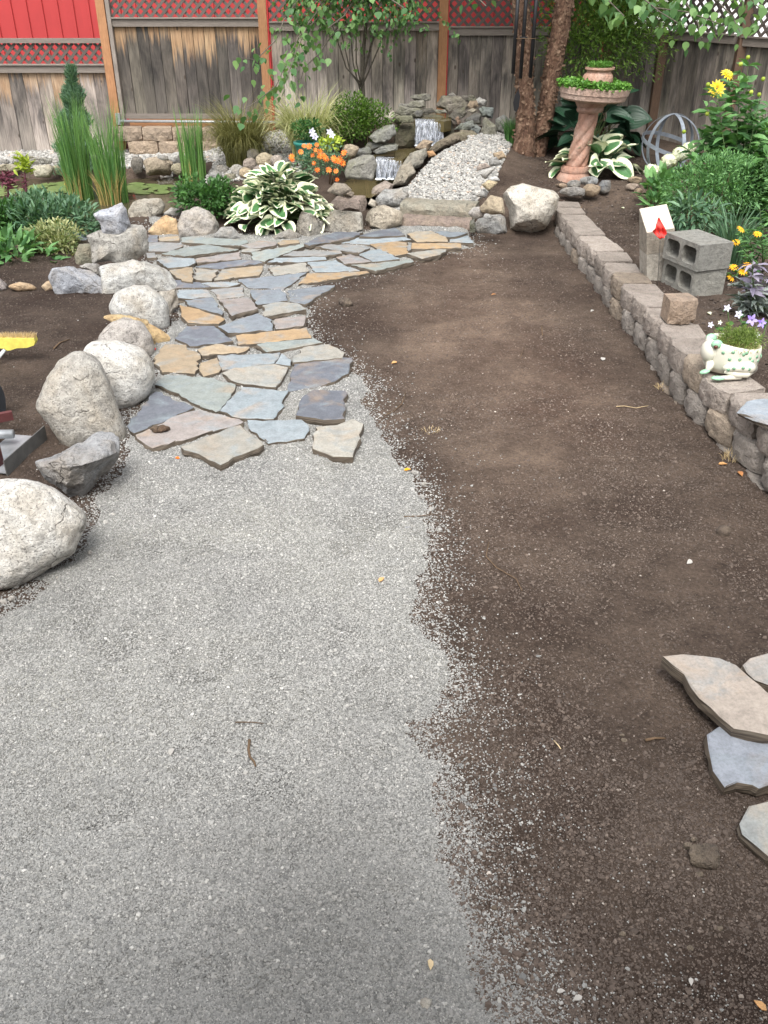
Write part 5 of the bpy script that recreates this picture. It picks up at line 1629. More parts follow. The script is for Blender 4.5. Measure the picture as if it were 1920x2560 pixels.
# red building
t = thing('red_building', (-2, 15.2, 0), 'red metal sided building behind the fence', 'building')
mb = MB()
for w0, w1, y0, y1 in [(-0.115, -0.02, 0, 0), (-0.02, -0.012, 0, -0.022), (-0.012, 0.012, -0.022, -0.022), (0.012, 0.02, -0.022, 0), (0.02, 0.115, 0, 0)]:
    mb.add([(w0, y0, 0), (w1, y1, 0), (w1, y1, 4.5), (w0, y0, 4.5)], [(0, 1, 2, 3)])
me = mesh_from('siding_mesh', mb.v, mb.f, smooth=False); me.materials.append(M['red'])
for i in range(56):
    inst('siding_panel', me, t, (-9.2 + .23 * i, 15.0, 0))
MB().box((-2.85, 15.25, 2.25), (12.9, 0.4, 4.5)).make('wall', M['red'], t, smooth=False)
# pale house beyond the corner
t = thing('white_house', (8, 17.5, 0), 'white sided house glimpsed through the lattice', 'building')
for i in range(22):
    MB().box((8.5, 17.2, 0.1 + .2 * i), (8.5, 0.03, 0.195), Matrix.Rotation(math.radians(-6), 3, 'X')).make('siding_board', M['white_wall'], t, smooth=False)
MB().box((8.5, 18.3, 2.2), (8.5, 2.0, 4.4)).make('wall', M['white_wall'], t, smooth=False)


# ------------------------------------------------------------------ foliage builders
T_RH = (np.array([(0, 0, 0), (.45, -.5, .06), (1, 0, -.06), (.45, .5, .06)]), np.array([(0, 1, 2), (0, 2, 3)]))
T_OV = (np.array([(0, 0, 0), (.25, -.42, .05), (.6, -.40, .05), (1, 0, -.14), (.6, .40, .05), (.25, .42, .05), (.5, 0, 0)]),
        np.array([(0, 1, 6), (1, 2, 6), (2, 3, 6), (3, 4, 6), (4, 5, 6), (5, 0, 6)]))


def frames(Tn, up=None):
    """unit tangents -> (T, B, N)"""
    Tn = Tn / np.maximum(np.linalg.norm(Tn, axis=1), 1e-9)[:, None]
    r = RNG.normal(size=Tn.shape) * 0.5 + (np.array([0, 0, 1.0]) if up is None else up)
    B = np.cross(r, Tn); B /= np.maximum(np.linalg.norm(B, axis=1), 1e-9)[:, None]
    return Tn, B, np.cross(Tn, B)


def leaves(P, Tn, length, width, tmpl=T_RH, up=None):
    Tn, B, N = frames(np.asarray(Tn, float), up)
    tv, tf = tmpl
    length, width = np.broadcast_to(length, (len(P),)), np.broadcast_to(width, (len(P),))
    V = P[:, None, :] + (length[:, None, None] * tv[None, :, 0:1]) * Tn[:, None, :] + (width[:, None, None] * tv[None, :, 1:2]) * B[:, None, :] + (length[:, None, None] * tv[None, :, 2:3]) * N[:, None, :]
    m = len(tv)
    Fs = (np.arange(len(P)) * m)[:, None, None] + tf[None]
    return V.reshape(-1, 3), Fs.reshape(-1, 3)


def cat(*parts):
    Vs, Fs, o = [], [], 0
    for v, f in parts:
        Vs.append(v); Fs.append(f + o); o += len(v)
    return np.concatenate(Vs), np.concatenate(Fs)


def dome(c, rad, n, fill=0.45, low=-0.2, lumps=9):
    """points through a lumpy ellipsoid, with outward directions"""
    c, rad = np.array(c), np.array(rad)
    lc = RNG.normal(size=(lumps, 3)); lc /= np.linalg.norm(lc, axis=1)[:, None]
    lc[:, 2] = np.abs(lc[:, 2]) * 1.0 - 0.15
    which = RNG.integers(0, lumps, n)
    lr = RNG.uniform(.38, .6, lumps)
    q = RNG.normal(size=(n, 3)); q /= np.linalg.norm(q, axis=1)[:, None]
    q *= (RNG.random(n) ** (1 / 3) * (1 - fill) + fill)[:, None]
    u = lc[which] * RNG.uniform(.5, .72, lumps)[which][:, None] + q * lr[which][:, None]
    k = u[:, 2] > low
    u = u[k]
    d = u / np.maximum(np.linalg.norm(u, axis=1), 1e-6)[:, None] * 0.6 + q[k] * 0.6
    return c + u * rad, d


def blades(base, dirs, length, width, bend, segs=5):
    """grass blades: base points, horizontal lean directions (x,y), lengths; bend 0 upright .. 1 arching"""
    n = len(base)
    t = np.linspace(0, 1, segs + 1)
    lean = bend[:, None] * (t[None] ** 1.7)
    ang = lean * 1.5
    # integrate the arc
    dh = np.sin(ang); dv = np.cos(ang)
    hh = np.concatenate([np.zeros((n, 1)), np.cumsum((dh[:, 1:] + dh[:, :-1]) / 2, 1)], 1) / segs
    vv = np.concatenate([np.zeros((n, 1)), np.cumsum((dv[:, 1:] + dv[:, :-1]) / 2, 1)], 1) / segs
    D = np.concatenate([dirs, np.zeros((n, 1))], 1)
    C = base[:, None, :] + (hh * length[:, None])[:, :, None] * D[:, None, :] + (vv * length[:, None])[:, :, None] * np.array([0, 0, 1.0])
    side = np.stack([-dirs[:, 1], dirs[:, 0], np.zeros(n)], 1)
    th = RNG.uniform(0, 6.28, n)
    side = side * np.cos(th)[:, None] + D * np.sin(th)[:, None]
    wv = width[:, None] * (1 - t[None] ** 2.2)
    Lf = C - side[:, None, :] * wv[:, :, None] / 2
    Rg = C + side[:, None, :] * wv[:, :, None] / 2
    V = np.stack([Lf, Rg], 2).reshape(n, -1, 3)
    f = np.array([(2 * i, 2 * i + 1, 2 * i + 3, 2 * i + 2) for i in range(segs)])
    Fs = (np.arange(n) * (2 * (segs + 1)))[:, None, None] + f[None]
    return V.reshape(-1, 3), Fs.reshape(-1, 4)


def clump(root, c, r0, n, hgt, width, bend, mat, name='foliage', spread=1.0, hvar=.35):
    a = RNG.uniform(0, 6.28, n); r = r0 * np.sqrt(RNG.random(n))
    base = np.stack([c[0] + r * np.cos(a), c[1] + r * np.sin(a), np.full(n, c[2] - 0.02)], 1)
    dirs = np.stack([np.cos(a), np.sin(a)], 1) + RNG.normal(size=(n, 2)) * .5
    dirs /= np.linalg.norm(dirs, axis=1)[:, None]
    L = hgt * RNG.uniform(1 - hvar, 1, n)
    V, Fs = blades(base, dirs, L, width * RNG.uniform(.6, 1.2, n), bend * RNG.uniform(.3, 1.1, n) * spread)
    o = mk(name, V, Fs, mat, root)
    o['kind'] = 'stuff'
    return o


def stuffpart(name, VF, mat, root):
    o = mk(name, VF[0], VF[1], mat, root)
    o['kind'] = 'stuff'
    return o


def bush(name, label, cat_, base, c, rad, n, ll, lw, mat, tmpl=T_OV, fill=.45, stems=6, lumps=9, low=-.6, updir=.3, inner=True):
    """a shrub: stems from its foot and leaves spread through a lumpy volume"""
    root = thing(name, base, label, cat_)
    P, D = dome(c, rad, n, fill, low, lumps)
    D = D + RNG.normal(size=D.shape) * .6 + np.array([0, 0, updir])
    stuffpart('foliage', leaves(P, D, ll * RNG.uniform(.6, 1.2, len(P)), lw * RNG.uniform(.6, 1.2, len(P)), tmpl), mat, root)
    mb = MB()
    for k in range(stems):
        a = random.uniform(0, 6.28); r = random.uniform(.2, .75)
        e = Vector((c[0] + math.cos(a) * rad[0] * r, c[1] + math.sin(a) * rad[1] * r, c[2] + rad[2] * random.uniform(-.1, .6)))
        b = Vector(base) + Vector((random.uniform(-.04, .04), random.uniform(-.04, .04), -.03))
        mb.tube([b, b.lerp(e, .5) + Vector((0, 0, .03)), e], [.007, .005, .002], 5)
    if stems: mb.make('stem', M['twig'], root)
    return root


def hosta_leaf(name, mat, L=1.0, W=0.62, cup=.12, droop=.45, twist=0.0, seed=0, wav=.03):
    nu, nv = 9, 6
    V, ed = [], []
    rs = random.Random(seed)
    ph = rs.uniform(0, 6)
    for i in range(nu + 1):
        t = i / nu
        w = W * .5 * (math.sin(math.pi * min(1, (t * .93 + .07)) ** .72) ** .85) if t < 1 else 0
        w = max(w, 0.004)
        ang = droop * 1.6 * t
        x = t * L * (1 - .12 * droop * t); z = -droop * L * .45 * t * t
        for j in range(nv + 1):
            v = j / nv * 2 - 1
            V.append((x + .03 * L * (v * v) * (1 - t) * -1, v * w + twist * t * .1, z + cup * abs(v) ** 1.3 * w * 2 + wav * math.sin(t * 9 + ph + (2 if v > 0 else 0)) * abs(v) ** 2))
            ed.append(max(abs(v), (t - .62) / .38 if t > .62 else 0, 0))
    Fs = []
    for i in range(nu):
        for j in range(nv):
            k = i * (nv + 1) + j
            Fs.append((k, k + nv + 1, k + nv + 2, k + 1))
    me = mesh_from(name, V, Fs)
    a = me.attributes.new('edge', 'FLOAT', 'POINT')
    a.data.foreach_set('value', np.array(ed, np.float32))
    me.materials.append(mat)
    return me


HL = [hosta_leaf('hosta_leaf', M['hosta'], 1, random.uniform(.68, .86), random.uniform(.08, .3), random.uniform(.18, .55), random.uniform(-1, 1), s, .04) for s in range(8)]
HD = [hosta_leaf('hosta_leaf_dark', M['hosta_dark'], 1, random.uniform(.7, .85), random.uniform(.08, .2), random.uniform(.3, .7), random.uniform(-1, 1), s + 30, .02) for s in range(5)]


def hosta(label, base, rad, hgt, n, L, meshes, front=True, petiole=True):
    root = thing('hosta', base, label, 'hosta plant')
    mb = MB()
    for i in range(n):
        f = (i + .5) / n
        a = i * 2.39996 + random.uniform(-.3, .3)
        r = math.sqrt(f) * random.uniform(.85, 1.05)
        z = hgt * (1.0 - .85 * r ** 1.8) * random.uniform(.85, 1.08)
        ca, sa = math.cos(a), math.sin(a)
        p = Vector((base[0] + rad[0] * .72 * r * ca, base[1] + rad[1] * .72 * r * sa, base[2] + z))
        pitch = 0.85 - 1.05 * r + random.gauss(0, .32)     # leaf tip points up in the middle, down at the rim
        s = L * random.uniform(.75, 1.15)
        az = math.atan2(sa * rad[1], ca * rad[0]) + random.gauss(0, .55)
        R = Matrix.Rotation(az, 3, 'Z') @ Matrix.Rotation(-pitch, 3, 'Y') @ Matrix.Rotation(random.gauss(0, .55), 3, 'X')
        inst('leaf', random.choice(meshes), root, p, R.to_euler(), (s, s, s))
        b = Vector(base)
        mb.tube([b, b.lerp(p, .55) + Vector((0, 0, .06)), p], [.006, .005, .004], 5, False)
    if petiole: mb.make('stem', M['stem'], root)
    return root


def flower(root, c, r, n, mat, face=(0, -.5, .8), rows=1, cup=.15, name='flower', centre=None):
    """a flower head with n separate petals; a part of its plant"""
    z = Vector(face).normalized()
    q = z.to_track_quat('Z', 'Y')
    P, D, U = [], [], []
    for rw_ in range(rows):
        for k in range(n):
            a = 2 * math.pi * (k + .5 * rw_) / n + random.uniform(-.1, .1)
            d = q @ Vector((math.cos(a), math.sin(a), cup + .45 * rw_))
            P.append(Vector(c) + (q @ Vector((math.cos(a), math.sin(a), 0))) * r * .1); D.append(d); U.append(z)
    P, D, U = np.array(P), np.array(D), np.array(U)
    L = np.repeat(r * (1 - .28 * np.arange(rows)), n)
    VF = leaves(P, D, L, L * max(.42, 3.4 / n), T_OV, up=U * 6)
    o = mk(name, VF[0], VF[1], mat, root)
    if centre:
        MB().lathe(Vector(c), [(r * .18, 0), (r * .2, r * .08), (r * .08, r * .16)], 8).make('flower_centre', centre, o)
    return o


# ------------------------------------------------------------------ plants round the pond
g = aty(190, 395, 12.1); g.z = float(gz(g.x, g.y))
top = aty(178, 172, 12.1)
root = thing('juniper', g, 'narrow blue green juniper spire in front of the low fence', 'conifer')
n = 5200
h = RNG.random(n) ** .9
rad = (0.27 * (1 - h ** 1.6) + .02) * (0.82 + .3 * np.sin(h * 26 + 1)) * np.sqrt(RNG.random(n))
a = RNG.uniform(0, 6.28, n)
Hh = top.z - g.z
P = np.stack([g.x + (top.x - g.x) * h + rad * np.cos(a), g.y + rad * np.sin(a), g.z + h * Hh], 1)
D = np.stack([np.cos(a) * .5, np.sin(a) * .5, np.full(n, 1.0)], 1) + RNG.normal(size=(n, 3)) * .3
stuffpart('foliage', leaves(P, D, RNG.uniform(.05, .10, n), RNG.uniform(.012, .022, n)), M['conifer'], root)
MB().tube([g, (g.x, g.y, g.z + Hh * .8)], [.03, .008], 6).make('trunk', M['twig'], root)


def reeds(label, px, py, z, r0, n, h, bend, mat='reed', dry=0, width=.011):
    b = atz(px, py, z)
    root = thing('reed_clump', b, label, 'reeds')
    clump(root, b, r0, n, h, width, bend, M[mat], hvar=.75)
    if dry:
        clump(root, b + Vector((0, -r0 * .7, 0)), r0 * .7, dry, h * .42, width, bend * 2.2, M['reed_dry'], 'dry_blades')
    return root


reeds('tall green reed clump standing under the juniper', 205, 505, .0, .15, 430, 1.28, .24, dry=30)
reeds('tall green reed clump right of the first clump', 286, 512, .0, .17, 460, 1.25, .30, dry=90)
reeds('short bright green reed clump by the pond corner', 487, 455, .10, .15, 260, .95, .16, dry=8, width=.013)
b = ground(605, 388)
root = thing('sedge', b, 'arching brown green sedge by the fence post', 'ornamental grass')
clump(root, b, .20, 2200, 1.05, .008, 2.1, M['carex'], hvar=.6)
b = ground(775, 372)
root = thing('ornamental_grass', b, 'pale striped ornamental grass beside the boxwood', 'ornamental grass')
clump(root, b, .22, 1500, 1.0, .013, 2.0, M['palegrass'], hvar=.6)
b = ground(905, 372)
c = aty(898, 318, b.y + .1)
bush('boxwood', 'small glossy boxwood shrub left of the waterfall', 'shrub', b, c, (.40, .32, .38), 3600, .040, .026, M['box'], lumps=14, low=-.9)
b = ground(510, 562)
c = aty(508, 500, b.y + .15)
bush('shrub', 'rounded green shrub at the pond edge', 'shrub', b, c, (.32, .28, .27), 2200, .055, .030, M['green'], lumps=12, low=-.9)

b = ground(695, 575)
hosta('very large cream edged hosta beside the flagstones', b + Vector((0, .22, 0)), (.66, .52), .50, 240, .19, HL)

# orange flowers and their pot
b = ground(805, 452)
root = thing('marigold', b, 'bushy plant with bright orange flowers by the stream', 'flowering plant')
c = aty(805, 415, b.y)
P, D = dome(c, (.30, .22, .20), 1500, .3, -.9, 10)
stuffpart('foliage', leaves(P, D + RNG.normal(size=D.shape) * .6, RNG.uniform(.02, .05, len(P)), .012), M['bluegreen'], root)
for px, py in [(760, 365), (792, 362), (788, 375), (800, 380), (782, 388), (799, 392), (812, 393), (785, 408), (793, 425), (822, 425), (840, 428), (838, 401), (846, 403), (857, 408), (834, 396), (860, 382), (731, 400), (729, 392), (815, 398), (843, 449), (752, 380), (773, 366), (850, 398), (808, 388)]:
    p = aty(px, py, c.y - .12 + random.uniform(-.05, .05))
    flower(root, p, random.uniform(.024, .036), 9, M['orange'], (random.uniform(-.4, .4), -1, random.uniform(.2, .8)), 1, .2)
pb = aty(766, 396, b.y + .28)
t = thing('flower_pot', pb, 'small dark teal glazed pot behind the orange flowers', 'pot')
MB().lathe(pb, [(.07, 0), (.10, .06), (.115, .13), (.13, .14), (.13, .165), (.105, .165), (.10, .14)], 22).make('pot_body', M['teal'], t)
c2 = pb + Vector((0.02, 0, .25))
P, D = dome(c2, (.16, .14, .16), 600, .3, -.8, 6)
root = thing('petunia', pb + Vector((0, 0, .14)), 'leafy plant with lilac flowers growing in the teal pot', 'potted plant')
stuffpart('foliage', leaves(P, D + RNG.normal(size=D.shape) * .5, RNG.uniform(.03, .06, len(P)), .018), M['green'], root)
for px, py in [(782, 335), (788, 342), (824, 330), (830, 338), (780, 328)]:
    flower(root, aty(px, py, pb.y - .1), .035, 5, M['lilac'], (0, -1, .3), 1, .3)
b = ground(828, 385)
bush('heuchera', 'lime yellow leafy plant above the orange flowers', 'plant', b, aty(828, 362, b.y), (.13, .10, .09), 160, .07, .06, M['lime'], lumps=6)

# bed at the picture's left edge
def base_for(px, py, Y):
    p = aty(px, py, Y)
    return Vector((p.x, p.y, float(gz(p.x, p.y))))


b = base_for(130, 660, 8.9)
bush('leafy_shrub', 'bluish green leafy shrub left of the cairn', 'shrub', b, aty(140, 570, 8.95), (.52, .36, .37), 2900, .085, .030, M['bluegreen'], lumps=16, low=-.8, updir=.5)
b = base_for(20, 660, 8.9)
bush('leafy_shrub', 'darker green leafy shrub at the picture edge', 'shrub', b, aty(5, 590, 8.9), (.42, .32, .36), 1700, .085, .032, M['green'], lumps=12, low=-.8, updir=.5)
b = base_for(165, 690, 8.35)
bush('variegated_shrub', 'cream speckled shrub in front of the bluish one', 'shrub', b, aty(150, 622, 8.4), (.38, .24, .27), 2300, .055, .020, M['cream_leaf'], lumps=10, low=-.9)
b = base_for(50, 705, 8.0)
bush('peony', 'broad leaved peony at the bed edge', 'plant', b, aty(42, 650, 8.05), (.36, .24, .25), 270, .15, .060, M['green2'], lumps=9, low=-.8)
for px0, y0, y1, lb, m2 in [(68, 520, 400, 'purple stalk plant with yellow green top', 'lime'), (26, 530, 440, 'bare purple stalk plant near the pond', 'purple_stem')]:
    bb = base_for(px0, y0 + 60, 9.2); tp = aty(px0 - 8, y1, 9.2)
    root = thing('stalk_plant', bb, lb, 'plant')
    MB().tube([bb, bb.lerp(tp, .5) + Vector((.01, 0, 0)), tp], [.016, .012, .004], 6).make('stem', M['purple_stem'], root)
    n = 170
    t_ = RNG.uniform(.35, 1, n)
    P = np.array(bb)[None] * (1 - t_)[:, None] + np.array(tp)[None] * t_[:, None]
    D = RNG.normal(size=(n, 3)); D[:, 2] = np.abs(D[:, 2]) * .6
    k = t_ < .8
    stuffpart('dark_leaves', leaves(P[k], D[k], .05, .010), M['purple_stem'], root)
    P2 = P[~k] + RNG.normal(size=P[~k].shape) * .03
    stuffpart('top_leaves', leaves(P2, D[~k], .11, .032), M[m2], root)

# ------------------------------------------------------------------ slender tree by the fence and its drooping branch
b = aty(905, 268, 12.6); b.z = float(gz(b.x, b.y))
root = thing('slender_tree', b, 'slender grey stemmed tree drooping heart shaped leaves before the fence', 'tree')
mb = MB()
def P_(px, py, Y): return aty(px, py, Y)
mb.tube([b, P_(908, 255, 12.6), P_(906, 200, 12.6), P_(908, 130, 12.55), P_(915, 60, 12.5), P_(925, -60, 12.4)], [.032, .030, .027, .024, .02, .016], 8)
for e in [(860, 110), (875, 70), (890, 60), (935, 80), (950, 40), (840, 90), (985, 30)]:
    mb.tube([P_(903, 240 - random.uniform(0, 60), 12.58), P_((903 + e[0]) / 2 - 6, (210 + e[1]) / 2 + 20, 12.55), P_(e[0], e[1], 12.5), P_(e[0] + (e[0] - 903) * .5, e[1] - 90, 12.4)], [.011, .009, .007, .004], 6)
mb.make('trunk', M['thin_bark'], root)
BL = []
for s in range(4):
    rs = random.Random(s)
    V = [(0, 0, 0)]; n = 10
    prof = [(.08, .26), (.25, .40), (.5, .36), (.75, .18), (1, 0)]
    V = [(0, 0, 0)] + [(t, -w, -.08 * t * t + .05 * w) for t, w in prof] + [(t, w, -.08 * t * t + .05 * w) for t, w in prof[:-1][::-1]] + [(.5, 0, -.03)]
    n = len(V) - 1
    me = mesh_from('birch_leaf_mesh', V, [(i, (i + 1) % n, n) for i in range(n)])
    me.materials.append(M['birch']); BL.append(me)


def twig_leaves(root, path_px, Y0, Y1, n, spread, size, name='twig', maxleaf=True):
    """a drooping twig through pixels of the photograph at a given distance, with its leaves hanging from it"""
    pts = [aty(x, y, Y0 + (Y1 - Y0) * i / max(1, len(path_px) - 1)) for i, (x, y) in enumerate(path_px)]
    MB().tube(pts, [.008 * (1 - .8 * i / len(pts)) + .0015 for i in range(len(pts))], 5).make(name, M['thin_bark'], root)
    for _ in range(n):
        k = random.uniform(0, len(pts) - 1.001)
        i = int(k)
        p = pts[i].lerp(pts[i + 1], k - i) + Vector((random.gauss(0, spread), random.gauss(0, spread), random.gauss(0, spread) - spread * .3))
        R = Matrix.Rotation(random.uniform(0, 6.28), 3, 'Z') @ Matrix.Rotation(random.uniform(.5, 1.5), 3, 'Y') @ Matrix.Rotation(random.uniform(-.6, .6), 3, 'X')
        s = size * random.uniform(.7, 1.2)
        inst('leaf', random.choice(BL), root, p, R.to_euler(), (s, s, s))


twig_leaves(root, [(860, -30), (800, 40), (745, 95), (715, 160), (690, 215), (640, 255), (605, 275)], 12.3, 10.2, 90, .08, .085)
twig_leaves(root, [(830, -20), (770, 60), (740, 130), (715, 200)], 12.2, 10.6, 85, .10, .085)
twig_leaves(root, [(760, -20), (710, 50), (690, 100), (640, 150), (605, 145)], 12.0, 10.8, 45, .08, .085)
twig_leaves(root, [(850, 60), (800, 130), (760, 170), (745, 225), (745, 245)], 12.2, 10.6, 30, .07, .085)
twig_leaves(root, [(900, -20), (860, 40), (820, 70)], 12.3, 11.2, 40, .16, .085)
PP = []
for k_ in range(46):      # fine twigs that hang from the crown
    a0 = aty(random.uniform(690, 1080), random.uniform(-40, 30), random.uniform(11.8, 12.5))
    ln = random.uniform(.15, .62) * (1 - abs((a0.x + .45) / 1.6) * .5)
    dx, dy = random.gauss(0, .16), random.gauss(0, .08)
    for q_ in range(int(ln * 55)):
        f_ = random.random()
        PP.append((a0.x + dx * f_ + random.gauss(0, .035), a0.y + dy * f_ + random.gauss(0, .035), a0.z - ln * f_))
PP = np.array(PP)
stuffpart('hanging_leaves', leaves(PP, RNG.normal(size=PP.shape) * .5 + np.array([0, 0, -.8]), RNG.uniform(.045, .075, len(PP)), RNG.uniform(.03, .05, len(PP)), T_OV), M['birch'], root)
n = 2600
c = aty(870, -45, 12.1)
P, D = dome(c, (1.25, .5, .50), n, .2, -.9, 18)
stuffpart('crown', leaves(P, D + np.array([0, 0, -.6]), RNG.uniform(.05, .085, len(P)), RNG.uniform(.04, .06, len(P)), T_OV), M['birch'], root)

# ------------------------------------------------------------------ river birch
tb = Vector((aty(1311, 392, 11.45).x, 11.45, float(gz(aty(1311, 392, 11.45).x, 11.45))))
root = thing('birch_tree', tb, 'two stemmed birch with shaggy peeling cinnamon bark', 'tree')


def trunk(pts, radii):
    V, Fs = [], []
    n, m = 26, 70
    P = [Vector(p) for p in pts]
    seg = [(P[i + 1] - P[i]).length for i in range(len(P) - 1)]
    tot = sum(seg)
    for j in range(m + 1):
        s = tot * j / m
        i = 0
        while i < len(seg) - 1 and s > seg[i]:
            s -= seg[i]; i += 1
        f = min(1, s / seg[i])
        p = P[i].lerp(P[i + 1], f); r = radii[i] * (1 - f) + radii[i + 1] * f
        for k in range(n):
            a = 2 * math.pi * k / n
            d = Vector((math.cos(a), math.sin(a), 0))
            rr = r * (1 + .16 * noise.fractal(Vector((math.cos(a) * 1.4, math.sin(a) * 1.4, p.z * 5)), .8, 2, 4))
            V.append(p + d * rr)
    for j in range(m):
        for k in range(n):
            k2 = (k + 1) % n
            Fs.append((j * n + k, j * n + k2, (j + 1) * n + k2, (j + 1) * n + k))
    return V, Fs


tr1 = [tb - Vector((0, 0, .1)), aty(1313, 300, 11.45), aty(1312, 200, 11.45), aty(1308, 100, 11.45), aty(1300, 0, 11.45), aty(1285, -160, 11.4), aty(1240, -420, 11.2)]
r1 = [.145, .108, .102, .10, .098, .09, .07]
tr2 = [tb + Vector((.16, .10, -.1)), aty(1362, 290, 11.6), aty(1378, 200, 11.6), aty(1395, 100, 11.6), aty(1412, 0, 11.6), aty(1440, -150, 11.6), aty(1500, -420, 11.4)]
r2 = [.11, .098, .10, .105, .10, .09, .07]
mk('trunk', *trunk(tr1, r1), M['bark'], root)
mk('trunk', *trunk(tr2, r2), M['bark'], root)
V_, F_ = [], []
P, D, U = [], [], []
for tr, rr in ((tr1, r1), (tr2, r2)):
    for _ in range(700):
        k = random.uniform(0, 4.6); i = int(k); f = k - i
        p = tr[i].lerp(tr[i + 1], f); r = rr[i] * (1 - f) + rr[i + 1] * f
        a = random.uniform(0, 6.28)
        d = Vector((math.cos(a), math.sin(a), 0))
        P.append(p + d * r * 1.0)
        D.append(d * random.uniform(.05, .35) + Vector((-d.y, d.x, 0)) * random.uniform(-1, 1) + Vector((0, 0, random.uniform(-.5, .5))))
        U.append(d * 2)
VF = leaves(np.array(P), np.array(D), RNG.uniform(.02, .055, len(P)), RNG.uniform(.02, .045, len(P)), T_OV, up=np.array(U) * 3)
M['flake'] = leaf_mat('bark_flake', (0.08, 0.042, 0.025), (0.27, 0.18, 0.125), 0.1, 0.9)
stuffpart('peeling_bark', VF, M['flake'], root)
# its high crown shades the back of the garden
P, D = dome((2.5, 12.0, 4.3), (2.5, 2.1, 1.5), 15000, .2, -.9, 26)
stuffpart('crown', leaves(P, D + np.array([0, 0, -.5]), RNG.uniform(.09, .14, len(P)), RNG.uniform(.07, .11, len(P)), T_OV), M['birch'], root)
for pth in [[(1560, -60), (1600, -10), (1650, 30), (1700, 60)], [(1640, -60), (1700, -10), (1740, 40), (1755, 95)], [(1720, -60), (1790, 0), (1830, 40), (1850, 80)], [(1800, -60), (1860, -10), (1900, 20)], [(1480, -60), (1520, 0), (1560, 40)], [(1560, -40), (1640, 20), (1720, 30), (1800, 60)], [(1180, -60), (1190, -10), (1215, 15)], [(940, -60), (980, 0), (1010, 20)]]:
    twig_leaves(root, pth, 11.0, 10.0, 44 if pth[0][0] > 1400 else 12, .085, .095)

# lacy foliage plant behind the planter
b = base_for(1520, 330, 12.3)
root = bush('lacy_shrub', 'fine leaved yellow green shrub behind the terracotta planter', 'shrub', b, aty(1500, 95, 12.2), (.95, .55, 1.05), 13000, .075, .018, M['lacy'], lumps=22, low=-1, stems=14, tmpl=T_RH, fill=.1)
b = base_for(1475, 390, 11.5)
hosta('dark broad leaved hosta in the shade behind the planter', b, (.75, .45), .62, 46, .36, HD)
b = base_for(1278, 345, 11.6)
root = thing('fern', b, 'small feathery green plant at the birch foot', 'plant')
clump(root, b, .07, 160, .36, .016, .7, M['green'])

# wind chime hanging in front of the birch
wy = 11.15
hang = aty(1312, 66, wy)
t = thing('wind_chime', hang, 'black wind chime with long tubes hanging against the birch trunk', 'wind chime')
for px0, y0, y1 in [(1290, 10, 184), (1314, -40, 196), (1338, -20, 194)]:
    tp = aty(px0 + 4, y0, wy)
    zb = aty(px0, y1, wy).z
    MB().tube([(tp.x, tp.y, zb), (tp.x, tp.y, tp.z + .35)], .021, 12).make('chime_tube', M['black'], t)
hz = aty(1312, 96, wy).z
MB().lathe((hang.x, wy + .02, hz), [(.04, 0), (.045, .008), (.04, .016)], 18).make('striker', M['black'], t)
MB().tube([(aty(1290, 96, wy).x, wy - .024, hz), (aty(1340, 96, wy).x, wy - .024, hz)], .004, 6).make('cord', M['twig'], t)
sl = aty(1293, 252, wy)
mb = MB()
pr = [(-.03, -.10), (.0, -.12), (.025, -.06), (.03, .05), (.005, .12), (-.03, .06), (-.045, -.02)]
V = [(sl.x + x, sl.y + yy, sl.z + z) for yy in (-.006, .006) for x, z in pr]
n = len(pr)
mb.add(V, [tuple(range(n)), tuple(range(2 * n - 1, n - 1, -1))] + [(i, n + i, n + (i + 1) % n, (i + 1) % n) for i in range(n)])
mb.tube([(sl.x, sl.y, sl.z + .1), (hang.x, wy, hz)], .002, 5)
mb.make('wind_sail', M['black'], t, smooth=False)
ltop = aty(1312, -150, wy)
MB().lathe((hang.x, wy, ltop.z), [(.06, 0), (.062, .03), (.02, .04)], 18).make('top_cap', M['black'], t)

# ------------------------------------------------------------------ terracotta planter on a twisted column
bp = ground(1437, 452)
bp = Vector((bp.x, bp.y + .12, bp.z))
ty = bp.y
def zz(py): return aty(1450, py, ty).z
t = thing('column_planter', bp, 'tiered terracotta planter bowl on a twisted column', 'planter')
tc_ = (0.37, 0.205, 0.145)
lean = (aty(1483, 240, ty).x - bp.x) / (zz(240) - bp.z)
def leanx(o_):
    for v in o_.data.vertices:
        pass
def shear(V):
    return [(x + (z - bp.z) * lean, y, z) for x, y, z in V]
Hc0, Hc1 = zz(420) - bp.z, zz(262) - bp.z
mb = MB().lathe(bp, [(.19, -.04), (.19, .03), (.175, .06), (.155, .09), (.15, Hc0 - .06), (.165, Hc0 - .03), (.165, Hc0), (.15, Hc0 + .03)], 30)
mk('pedestal', shear(mb.v), mb.f, M['terracotta'], t, sharp=40, color=tc_)
prof = []
m = 60
for i in range(m + 1):
    prof.append((.108 - .012 * i / m, Hc0 + .03 + (Hc1 - Hc0 - .09) * i / m))
mb = MB().lathe(bp, prof, 72, lambda a, i, r: r * (1 + .22 * abs(math.sin(2.5 * (a - i * .06))) - .10))
mk('twisted_column', shear(mb.v), mb.f, M['terracotta'], t, color=tc_)
mb = MB().lathe(bp, [(.125, Hc1 - .075), (.145, Hc1 - .05), (.14, Hc1 - .02), (.16, Hc1), (.19, Hc1 + .05), (.20, Hc1 + .09)], 30, lambda a, i, r: r * (1 + .02 * math.cos(14 * a)))
mk('capital', shear(mb.v), mb.f, M['terracotta'], t, sharp=40, color=(0.34, 0.20, 0.15))
Hb = zz(246) - bp.z
